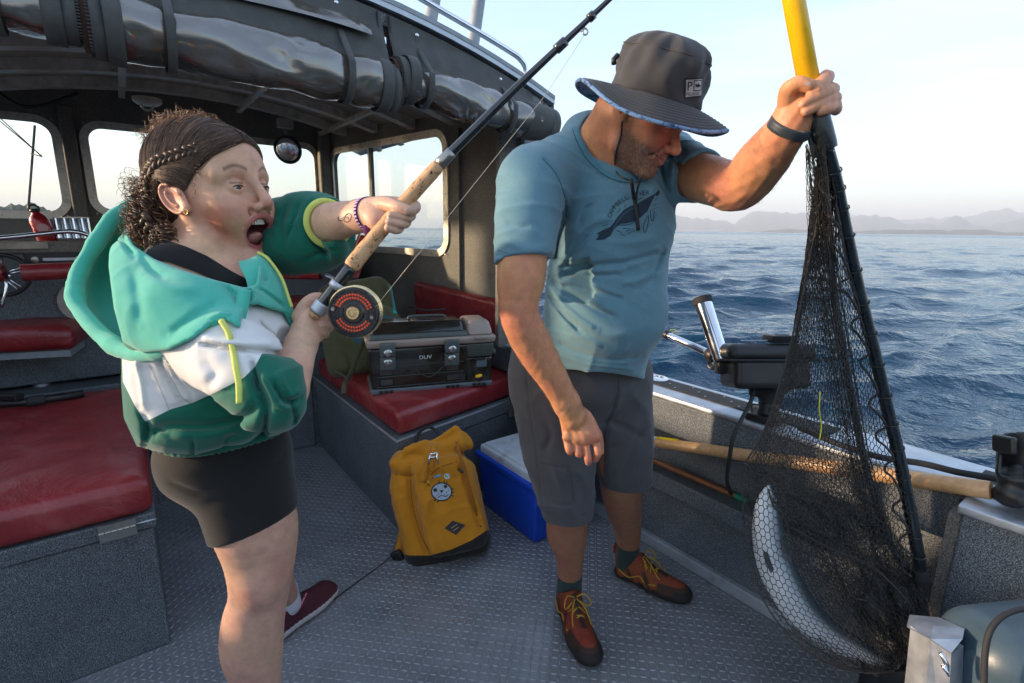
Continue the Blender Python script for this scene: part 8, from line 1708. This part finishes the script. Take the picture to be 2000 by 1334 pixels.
gl = mat('gloss_black_blank', (0.010, 0.011, 0.014), 0.16, 0, 0.1, coat=0.7)
P = rseg(846, 2300); k = len(P); MB().tube(P, np.interp(np.linspace(0, 1, k), [0, 0.5, 1], [0.0086, 0.0045, 0.0015]), 16).out('blank', gl, rod, True)
P = rseg(852, 886); MB().tube(P, np.linspace(0.0104, 0.0094, len(P)), 20).out('winding_check', M['screw'], rod, True)
for a, b in ((1082, 1106), (1146, 1160)): P = rseg(a, b); MB().tube(P, 0.0078 if a < 1100 else 0.0068, 16).out('ferrule', gl, rod, True)
P = rseg(622, 685); MB().tube(P, 0.0112, 20).out('reel_seat', gl, rod, True)
for a, b, r_ in ((652, 664, 0.0128), (617, 634, 0.0132)): P = rseg(a, b); MB().tube(P, r_, 20).out('seat_ring', M['alu'], rod, True)
P = rseg(612, 618); MB().tube(P, 0.0105, 18).out('butt_cork', cork, rod, True)
gold = metal('champagne_gold', (0.78, 0.58, 0.30), 0.25)
rl = at(690, 611, 0.842); rax = (CAM-rl); rax /= np.linalg.norm(rax); rax = rax+_Rt*(-0.26)+_Up*(-0.12); rax /= np.linalg.norm(rax)
reel = MB().lathe(rl-rax*0.026, rax, [(0, 0.030), (0.001, 0.0420), (0.003, 0.0440), (0.006, 0.0440), (0.008, 0.0415), (0.012, 0.0405), (0.014, 0.0440), (0.017, 0.0440), (0.019, 0.040)], 64).out('reel', gold, rod, 'auto')
MB().lathe(rl-rax*0.010, rax, [(0, 0.0395), (0.002, 0.0418), (0.008, 0.0418), (0.0105, 0.0400), (0.0105, 0.0372), (0.009, 0.0362), (0.009, 0.018), (0.0115, 0.0155), (0.0115, 0.012)], 64).out('spool_face', mat('reel_black', (0.010, 0.009, 0.009), 0.22, coat=0.4), reel, 'auto')
rx = np.cross(rax, UP); rx /= np.linalg.norm(rx); rx = -rx if rx@_Rt < 0 else rx; ry = np.cross(rx, rax); ry = ry if ry@_Up > 0 else -ry
MB().lathe(rl+rax*0.001, rax, [(0, 0.0115), (0.003, 0.0115), (0.005, 0.0100), (0.005, 0.0065), (0.003, 0.0055), (0.003, 0.0035), (0.006, 0.003)], 32).out('reel_hub', gold, reel, 'auto')
dot = mat('orange_red_ports', (0.90, 0.085, 0.02), 0.4); hole = mat('port_dark', (0.004, 0.004, 0.004), 0.6)
for rad_, n_ in ((0.0300, 40), (0.0245, 34), (0.0335, 44)):
    for i in range(n_):
        a = 2*PI*(i+0.5*(rad_ < 0.03))/n_; dg = math.degrees(a) % 360; lit = (12 < dg < 160 or 200 < dg < 330) and rad_ < 0.033
        if rad_ > 0.033 and i % 2: continue
        c = rl-rax*0.0008+(rx*math.cos(a)+ry*math.sin(a))*rad_; mb = MB(); mb.lathe(c, rax, [(0, 0.0020 if lit else 0.0014), (0.0006, 0.0019 if lit else 0.0013), (0.0008, 0.001)], 8); mb.out('port', dot if lit else hole, reel)
for a in (168, -12): MB().lathe(rl+(rx*math.cos(R(a))+ry*math.sin(R(a)))*0.032, rax, [(-0.001, 0.0042), (0.005, 0.0036), (0.007, 0.003)], 14).out('reel_handle', M['screw'], reel, 'auto')
MB().tube([at(672, 577, 0.862), at(661, 583, 0.868), at(647, 594, 0.872), at(640, 603, 0.872)], [0.006, 0.005, 0.004, 0.003], 10).tube([at(700, 565, 0.865), at(676, 575, 0.862)], 0.004, 8).out('reel_foot', gold, rod, True)
gd = M['screw']; g0 = at(1137, 50, 0.804); MB().tube([at(1128, 52, 0.806), at(1136, 62, 0.805), at(1140, 60, 0.804)], 0.0012, 6).tube([at(1140, 44, 0.804), at(1142, 54, 0.804)], 0.0010, 6).tube([at(1143, 62, 0.804)+0.005*(math.cos(a)*_Rt*0.8+math.sin(a)*_Up) for a in np.linspace(0, 2*PI, 20, endpoint=False)], 0.0013, 8, closed=True).out('line_guide', gd, rod, True)
lm = mat('monofilament', (0.55, 0.50, 0.42), 0.25)
fl1 = MB().tube([at(733, 600, 0.84), at(830, 480, 0.832), at(1065, 186, 0.81), at(1143, 66, 0.804)], 0.00042, 6).out('reel_line', lm, rod, True)
ln2 = MB().tube([at(1752, 748, 1.30), at(1870, 628, 1.42), at(2040, 470, 1.60)], 0.0005, 6).out('fishing_line', lm, None, True, label='faint taut line running up from the net to the right edge', cat='fishing line')
if 'ln2' in dir(): ln2.name = 'taut_line'

# ============================================================ LANDING NET
net = thing('landing_net', 'landing net with yellow pole and black mesh holding a salmon', 'landing net', at(1600, 240, 0.92))
yp = mat('yellow_pole_paint', (0.82, 0.46, 0.004), 0.32, 0, 0.06, 25, 0.1, 60, coat=0.3)
yq0, yq1 = at(1528, -120, 0.905), at(1592, 228, 0.926); MB().tube([yq0-(yq1-yq0)*1.8, yq0, yq1], 0.0182, 28).out('pole', yp, net, True)
nb = mat('net_black_metal', (0.020, 0.027, 0.032), 0.28, 0.4, 0.2, 30, coat=0.2)
bp0, bp1 = at(1592, 222, 0.926), at(1619, 292, 0.935); bd_ = (bp1-bp0)/np.linalg.norm(bp1-bp0); MB().lathe(bp0, bd_, [(0, 0.0205), (0.004, 0.0215), (0.035, 0.0190), (0.060, 0.0165), (np.linalg.norm(bp1-bp0), 0.0145)], 28).out('socket', nb, net, 'auto')
bk_ = MB(); bk_.prism([at(1574, 239, 0.93), at(1590, 232, 0.93), at(1606, 298, 0.94), at(1590, 311, 0.945)], _F*0.006).prism([at(1612, 224, 0.93), at(1622, 238, 0.935), at(1636, 277, 0.945), at(1622, 292, 0.94), at(1610, 262, 0.935)], _F*0.006)
bk_.out('flange', nb, net)
for u, v in ((1621, 244), (1622, 250), (1626, 296), (1588, 262)): MB().cyl(at(u, v, 0.926), at(u+4, v+1, 0.926), 0.0028, 8).out('bolt', M['screw'], net)
NT = [(1616, 288, 0.938), (1632, 350, 0.965), (1648, 430, 1.0), (1676, 560, 1.04), (1706, 680, 1.07), (1734, 800, 1.10), (1758, 900, 1.125), (1782, 1020, 1.15), (1796, 1100, 1.17), (1799, 1140, 1.18)]
FT = [(1608, 290, 0.95), (1611, 350, 0.99), (1615, 430, 1.04), (1627, 560, 1.12), (1648, 690, 1.19), (1668, 800, 1.24), (1690, 905, 1.28), (1716, 1000, 1.31), (1738, 1060, 1.32), (1770, 1112, 1.27), (1799, 1140, 1.18)]
MB().tube(pxs(NT, 8), np.interp(np.linspace(0, 1, 73), [0, 0.1, 1], [0.0105, 0.0112, 0.0128]), 18).out('hoop_tube', nb, net, True)
MB().tube(pxs(FT, 8), 0.0085, 14).out('hoop_tube', nb, net, True)
MB().lathe(at(1797, 1112, 1.172), at(1801, 1150, 1.185)-at(1797, 1112, 1.172), [(0, 0.0150), (0.03, 0.0160), (0.045, 0.014)], 18).out('hoop_joint', M['rubber'], net, 'auto')
ntc = spline(np.array([pc(*p) for p in NT]), 8); cordm = mat('net_cord', (0.030, 0.027, 0.025), 0.75)
mb = MB()
for i in range(6, len(ntc)-2, 4):
    T_ = ntc[i+1]-ntc[i-1]; T_ /= np.linalg.norm(T_); a = np.cross(T_, (0, 0, 1.0)); a /= np.linalg.norm(a); b = np.cross(T_, a); mb.tube(c2w(np.array([ntc[i]+(a*math.cos(t)+b*math.sin(t))*0.0132+T_*0.003*math.sin(t) for t in np.linspace(0, 2*PI, 14, endpoint=False)])), 0.0013, 5, closed=True)
mb.out('tie_wraps', cordm, net, True, kind='stuff')
lace = []; g_ = np.random.default_rng(9)
for i in range(8, len(ntc)-6, 5):
    u_, v_, d_ = (1000+1000*ntc[i, 0]/ntc[i, 2], 667-1000*ntc[i, 1]/ntc[i, 2], ntc[i, 2]); lace += [(u_-13, v_-6, d_-0.01), (u_-26-6*g_.random(), v_+8, d_), (u_-25-5*g_.random(), v_+22, d_), (u_-14, v_+34, d_-0.01)]
MB().tube(pxs(lace, 4), 0.0026, 7).out('lacing_cord', cordm, net, True)
def curve_px(pts, n):
    P = spline(np.array([pc(*p) for p in pts]), 12); s_ = np.concatenate([[0], np.cumsum(np.linalg.norm(np.diff(P, axis=0), axis=1))]); t = np.linspace(0, s_[-1], n); return np.stack([np.interp(t, s_, P[:, k]) for k in range(3)], 1)
nm = mat('net_mesh_twine', (0.026, 0.024, 0.022), 0.6)
def hexsheet(name, Lp, Rp, rows, cols, bulge, noise_a=0.004, seed=0, r_=0.00060, sag=0.0, mt=None):
    A = curve_px(Lp, rows); B = curve_px(Rp, rows); g = np.random.default_rng(seed); ph = g.random(8)*6.28
    c = np.arange(cols+1)/cols; X = A[:, None]*(1-c)[None, :, None]+B[:, None]*c[None, :, None]; rr = np.arange(rows)/(rows-1)
    bl = np.sin(PI*c)[None, :]*np.sin(PI*np.clip(rr*1.05, 0, 1))[:, None]**0.7
    X[..., 2] -= bulge*bl; X[..., 0] -= sag*bl*0.3; X[..., 1] -= sag*bl
    wv = noise_a*(np.sin(9*c[None, :]*2+14*rr[:, None]+ph[0])+np.sin(17*c[None, :]-9*rr[:, None]+ph[1])+0.6*np.sin(31*c[None, :]+26*rr[:, None]+ph[2])); X[..., 2] += wv; X[..., 0] += wv*0.6
    cw_ = np.linalg.norm(B-A, axis=1)/cols; I = np.arange(rows)[:, None]; Jc = np.arange(cols+1)[None, :]
    sgn = np.where((I+Jc) % 2 == 0, 1.0, -1.0)*0.17; D_ = (B-A)/np.linalg.norm(B-A, axis=1)[:, None]; X = X+(sgn*cw_[:, None])[..., None]*D_[:, None]
    X += g.normal(0, 0.0006, X.shape); idx = np.arange(rows*(cols+1)).reshape(rows, cols+1); E = [np.stack([idx[:-1].ravel(), idx[1:].ravel()], 1)]
    m_ = ((I+Jc[:, :-1]) % 2 == 0); E.append(np.stack([idx[:, :-1][m_], idx[:, 1:][m_]], 1)); E = np.concatenate(E); P = c2w(X.reshape(-1, 3)); a = P[E[:, 0]]; b = P[E[:, 1]]
    T = b-a; T /= np.linalg.norm(T, axis=1)[:, None]+1e-9; x = np.cross(T, np.array([0.3, 0.9, 0.2])); x /= np.linalg.norm(x, axis=1)[:, None]+1e-9; y = np.cross(T, x); V = []
    for e_ in (a, b):
        for k in range(3): th = 2*PI*k/3; V.append(e_+r_*(math.cos(th)*x+math.sin(th)*y))
    n = len(E); V = np.stack(V, 1).reshape(-1, 3); o6 = (np.arange(n)*6)[:, None]; F = np.concatenate([o6+np.array([[k, (k+1) % 3, 3+(k+1) % 3, 3+k]]) for k in range(3)])
    return mesh_obj(name, V, F, mt or nm, net, True, kind='stuff')
LO = [(1607, 320, 0.99), (1600, 400, 1.0), (1580, 520, 1.03), (1552, 640, 1.05), (1520, 760, 1.07), (1490, 845, 1.09), (1458, 905, 1.10), (1452, 1000, 1.11), (1462, 1090, 1.11), (1490, 1170, 1.10), (1545, 1245, 1.09), (1620, 1295, 1.08), (1690, 1312, 1.08)]
NO = NT+[(1818, 1180, 1.14), (1822, 1230, 1.12), (1800, 1285, 1.10), (1760, 1310, 1.09)]
FO = FT[:9]+[(1765, 1140, 1.26), (1790, 1220, 1.2), (1780, 1290, 1.14), (1740, 1312, 1.10)]
hexsheet('net_mesh', LO, NO, 140, 38, 0.03, 0.004, 1, 0.00092, mt=mat('wet_black_twine', (0.014, 0.013, 0.013), 0.5))
hexsheet('net_mesh', [(u+3, v, d+0.03) for u, v, d in LO], FO, 146, 40, -0.05, 0.010, 2)
hexsheet('net_mesh', [(u+(1 if v < 850 else 18), v+2, d+0.09) for u, v, d in LO], [(u-12, v, d+0.02) for u, v, d in FO], 150, 44, -0.07, 0.014, 3)
# bunched folds hanging beside the far tube
for q_, (dx, w_, dd_) in enumerate(((-26, 20, 0.0), (-14, 26, 0.02), (-2, 20, -0.02), (-34, 14, 0.03))):
    Lf_ = [(u+dx-w_*0.5*min(1, (v-250)/300), v, d-0.03+dd_) for u, v, d in FT[:9]]; Rf_ = [(u+dx+w_*0.5*min(1, (v-250)/300)+4, v, d-0.05+dd_) for u, v, d in FT[:9]]; hexsheet('net_fold', Lf_, Rf_, 150, 11, 0.02, 0.010, 20+q_)
for q_, (a, b, rw, cl, bu) in enumerate((([(1560, 985, 1.17), (1590, 1080, 1.16), (1640, 1180, 1.15), (1720, 1270, 1.13), (1790, 1300, 1.11)], [(1720, 1010, 1.24), (1770, 1080, 1.22), (1800, 1150, 1.19), (1820, 1220, 1.15), (1815, 1290, 1.12)], 64, 38, 0.03), ([(1530, 960, 1.20), (1580, 1060, 1.20), (1640, 1150, 1.19), (1720, 1240, 1.16)], [(1700, 960, 1.27), (1760, 1060, 1.25), (1800, 1130, 1.22), (1815, 1230, 1.17)], 66, 42, 0.05),
 ([(1600, 1100, 1.14), (1650, 1180, 1.13), (1720, 1250, 1.12), (1780, 1300, 1.10)], [(1740, 1080, 1.2), (1780, 1140, 1.17), (1815, 1200, 1.14), (1822, 1270, 1.11)], 50, 34, 0.02), ([(1470, 880, 1.12), (1500, 930, 1.14), (1560, 985, 1.17), (1640, 1040, 1.2)], [(1690, 905, 1.25), (1716, 960, 1.27), (1735, 1010, 1.28), (1745, 1070, 1.29)], 38, 44, 0.03))): hexsheet('net_fold', a, b, rw, cl, bu, 0.016, 40+q_, 0.00075)
for q_, pts in enumerate(([(1456, 905, 1.095), (1475, 925, 1.10), (1500, 930, 1.11), (1520, 905, 1.12), (1535, 915, 1.12)], [(1500, 955, 1.10), (1512, 990, 1.10), (1530, 1005, 1.10), (1545, 1050, 1.11), (1570, 1075, 1.12), (1600, 1090, 1.13), (1630, 1110, 1.14), (1650, 1150, 1.14)], [(1545, 1030, 1.11), (1620, 1070, 1.12), (1700, 1105, 1.13), (1760, 1160, 1.13), (1800, 1220, 1.12)], [(1620, 1080, 1.14), (1660, 1160, 1.13), (1700, 1180, 1.12), (1740, 1250, 1.11), (1790, 1290, 1.10)], [(1700, 1060, 1.2), (1730, 1120, 1.17), (1760, 1180, 1.15), (1800, 1240, 1.12)])):
    MB().tube(pxs(pts, 6), 0.0022, 6).out('gathering_cord', cordm, net, True)
MB().tube(pxs([(1455, 902, 1.10), (1449, 940, 1.11), (1452, 1000, 1.11), (1462, 1090, 1.11), (1490, 1170, 1.10), (1545, 1245, 1.09), (1620, 1297, 1.08), (1700, 1314, 1.08), (1790, 1305, 1.10)], 6), 0.0018, 6).out('net_edge', cordm, net, True)
MB().tube(pxs([(1607, 320, 0.99), (1600, 400, 0.995), (1580, 520, 1.025), (1552, 640, 1.045), (1520, 760, 1.065), (1490, 845, 1.085), (1456, 903, 1.10)], 6), 0.0016, 6).out('net_edge', cordm, net, True)
MB().tube(pxs([(1602, 765, 1.02), (1600, 800, 1.02), (1604, 830, 1.03), (1601, 858, 1.03)], 5), 0.0012, 5).out('yellow_twine', mat('yellow_twine', (0.5, 0.5, 0.02), 0.6), net, True)

# ============================================================ THE SALMON
fish = thing('salmon', 'silver salmon curled head up in the bottom of the net', 'fish', at(1520, 1150, 1.18))
FC = [(1502, 948, 1.165), (1500, 968, 1.165), (1498, 1000, 1.165), (1502, 1050, 1.165), (1514, 1100, 1.165), (1538, 1152, 1.16), (1576, 1204, 1.155), (1630, 1246, 1.15), (1690, 1276, 1.14), (1735, 1293, 1.135), (1758, 1300, 1.13)]; FW = [0.005, 0.019, 0.030, 0.037, 0.041, 0.041, 0.037, 0.030, 0.021, 0.013, 0.012]
A = spline(np.concatenate([np.array([pc(*p) for p in FC]), np.array(FW)[:, None]], 1), 10); n = len(A); T = np.gradient(A[:, :3], axis=0); T /= np.linalg.norm(T, axis=1)[:, None]; V = []; Cc = []; nr = 40
for i in range(n):
    sd = np.cross(T[i], (0, 0, 1.0)); sd /= np.linalg.norm(sd); sd = sd if sd[0] > 0 or i > 70 else -sd; sd = -sd if sd@np.array([0.8, 0.6, 0]) < 0 else sd; dp = np.cross(T[i], sd)
    for k in range(nr):
        a = 2*PI*k/nr; ww = A[i, 3]; V.append(A[i, :3]+sd*ww*math.cos(a)+dp*ww*0.56*math.sin(a)); t = math.cos(a); s_ = i/(n-1)
        bel = np.array([0.62, 0.64, 0.66]); sil = np.array([0.34, 0.39, 0.44]); bk = np.array([0.05, 0.075, 0.09]); c = bel if t < -0.3 else (bel+(sil-bel)*min(1, (t+0.3)/0.5) if t < 0.2 else sil+(bk-sil)*min(1, (t-0.2)/0.35))
        if s_ < 0.17 and abs(s_-0.165+0.02*t) < 0.012: c = c*0.45
        Cc.append(c)
F = [(i*nr+k, i*nr+(k+1) % nr, (i+1)*nr+(k+1) % nr, (i+1)*nr+k) for i in range(n-1) for k in range(nr)]+[tuple(range(nr))[::-1], tuple((n-1)*nr+k for k in range(nr))]
m, nt, bs = new_mat('salmon_skin'); at_ = node(nt, 'ShaderNodeAttribute', attribute_name='Col'); vo = node(nt, 'ShaderNodeTexVoronoi'); tcx = node(nt, 'ShaderNodeTexCoord'); nt.links.new(tcx.outputs['Object'], vo.inputs['Vector']); vo.inputs['Scale'].default_value = 420; nt.links.new(at_.outputs['Color'], bs.inputs['Base Color']); _in(bs, Roughness=0.22, Metallic=0.35); bump(nt, bs, vo.outputs['Distance'], 0.5, 0.0012)
mesh_obj('body', c2w(np.array(V)), F, m, fish, True, attrs={'Col': np.array(Cc)})
fm = mat('fin_grey', (0.035, 0.040, 0.045), 0.4, 0, 0.2, 60, 0.4, 300)
def fin(pts, label=None):
    P = np.array([at(*p) for p in pts]); c = P.mean(0); V = list(P)+[p+_F*0.003 for p in P]; n = len(P); MB().add(V, [tuple(range(n)), tuple(range(2*n-1, n-1, -1))]+[(i, (i+1) % n, n+(i+1) % n, n+i) for i in range(n)]).out('fin', fm, fish, label=label)
fin([(1492, 1075, 1.128), (1500, 1082, 1.126), (1512, 1112, 1.125), (1506, 1120, 1.125), (1496, 1100, 1.127)]); fin([(1545, 1222, 1.12), (1562, 1232, 1.115), (1576, 1262, 1.11), (1556, 1248, 1.115)]); fin([(1640, 1280, 1.11), (1662, 1288, 1.11), (1680, 1306, 1.10), (1655, 1300, 1.105)])
fin([(1525, 1052, 1.135), (1540, 1062, 1.13), (1548, 1100, 1.13), (1538, 1092, 1.13)])
fin([(1750, 1288, 1.13), (1785, 1272, 1.12), (1810, 1270, 1.12), (1798, 1290, 1.12), (1800, 1318, 1.12), (1775, 1316, 1.12), (1752, 1308, 1.13)])
MB().lathe(at(1512, 978, 1.138), CAM-at(1512, 978, 1.138), [(0, 0.0065), (0.0015, 0.006), (0.003, 0.004)], 18).out('eye', M['iris'], fish, True)
MB().tube(pxs([(1503, 950, 1.145), (1510, 958, 1.142), (1517, 962, 1.145)], 4), 0.0012, 6).out('mouth', M['black'], fish, True)
print('script done in %.1f s' % (time.time()-T0))
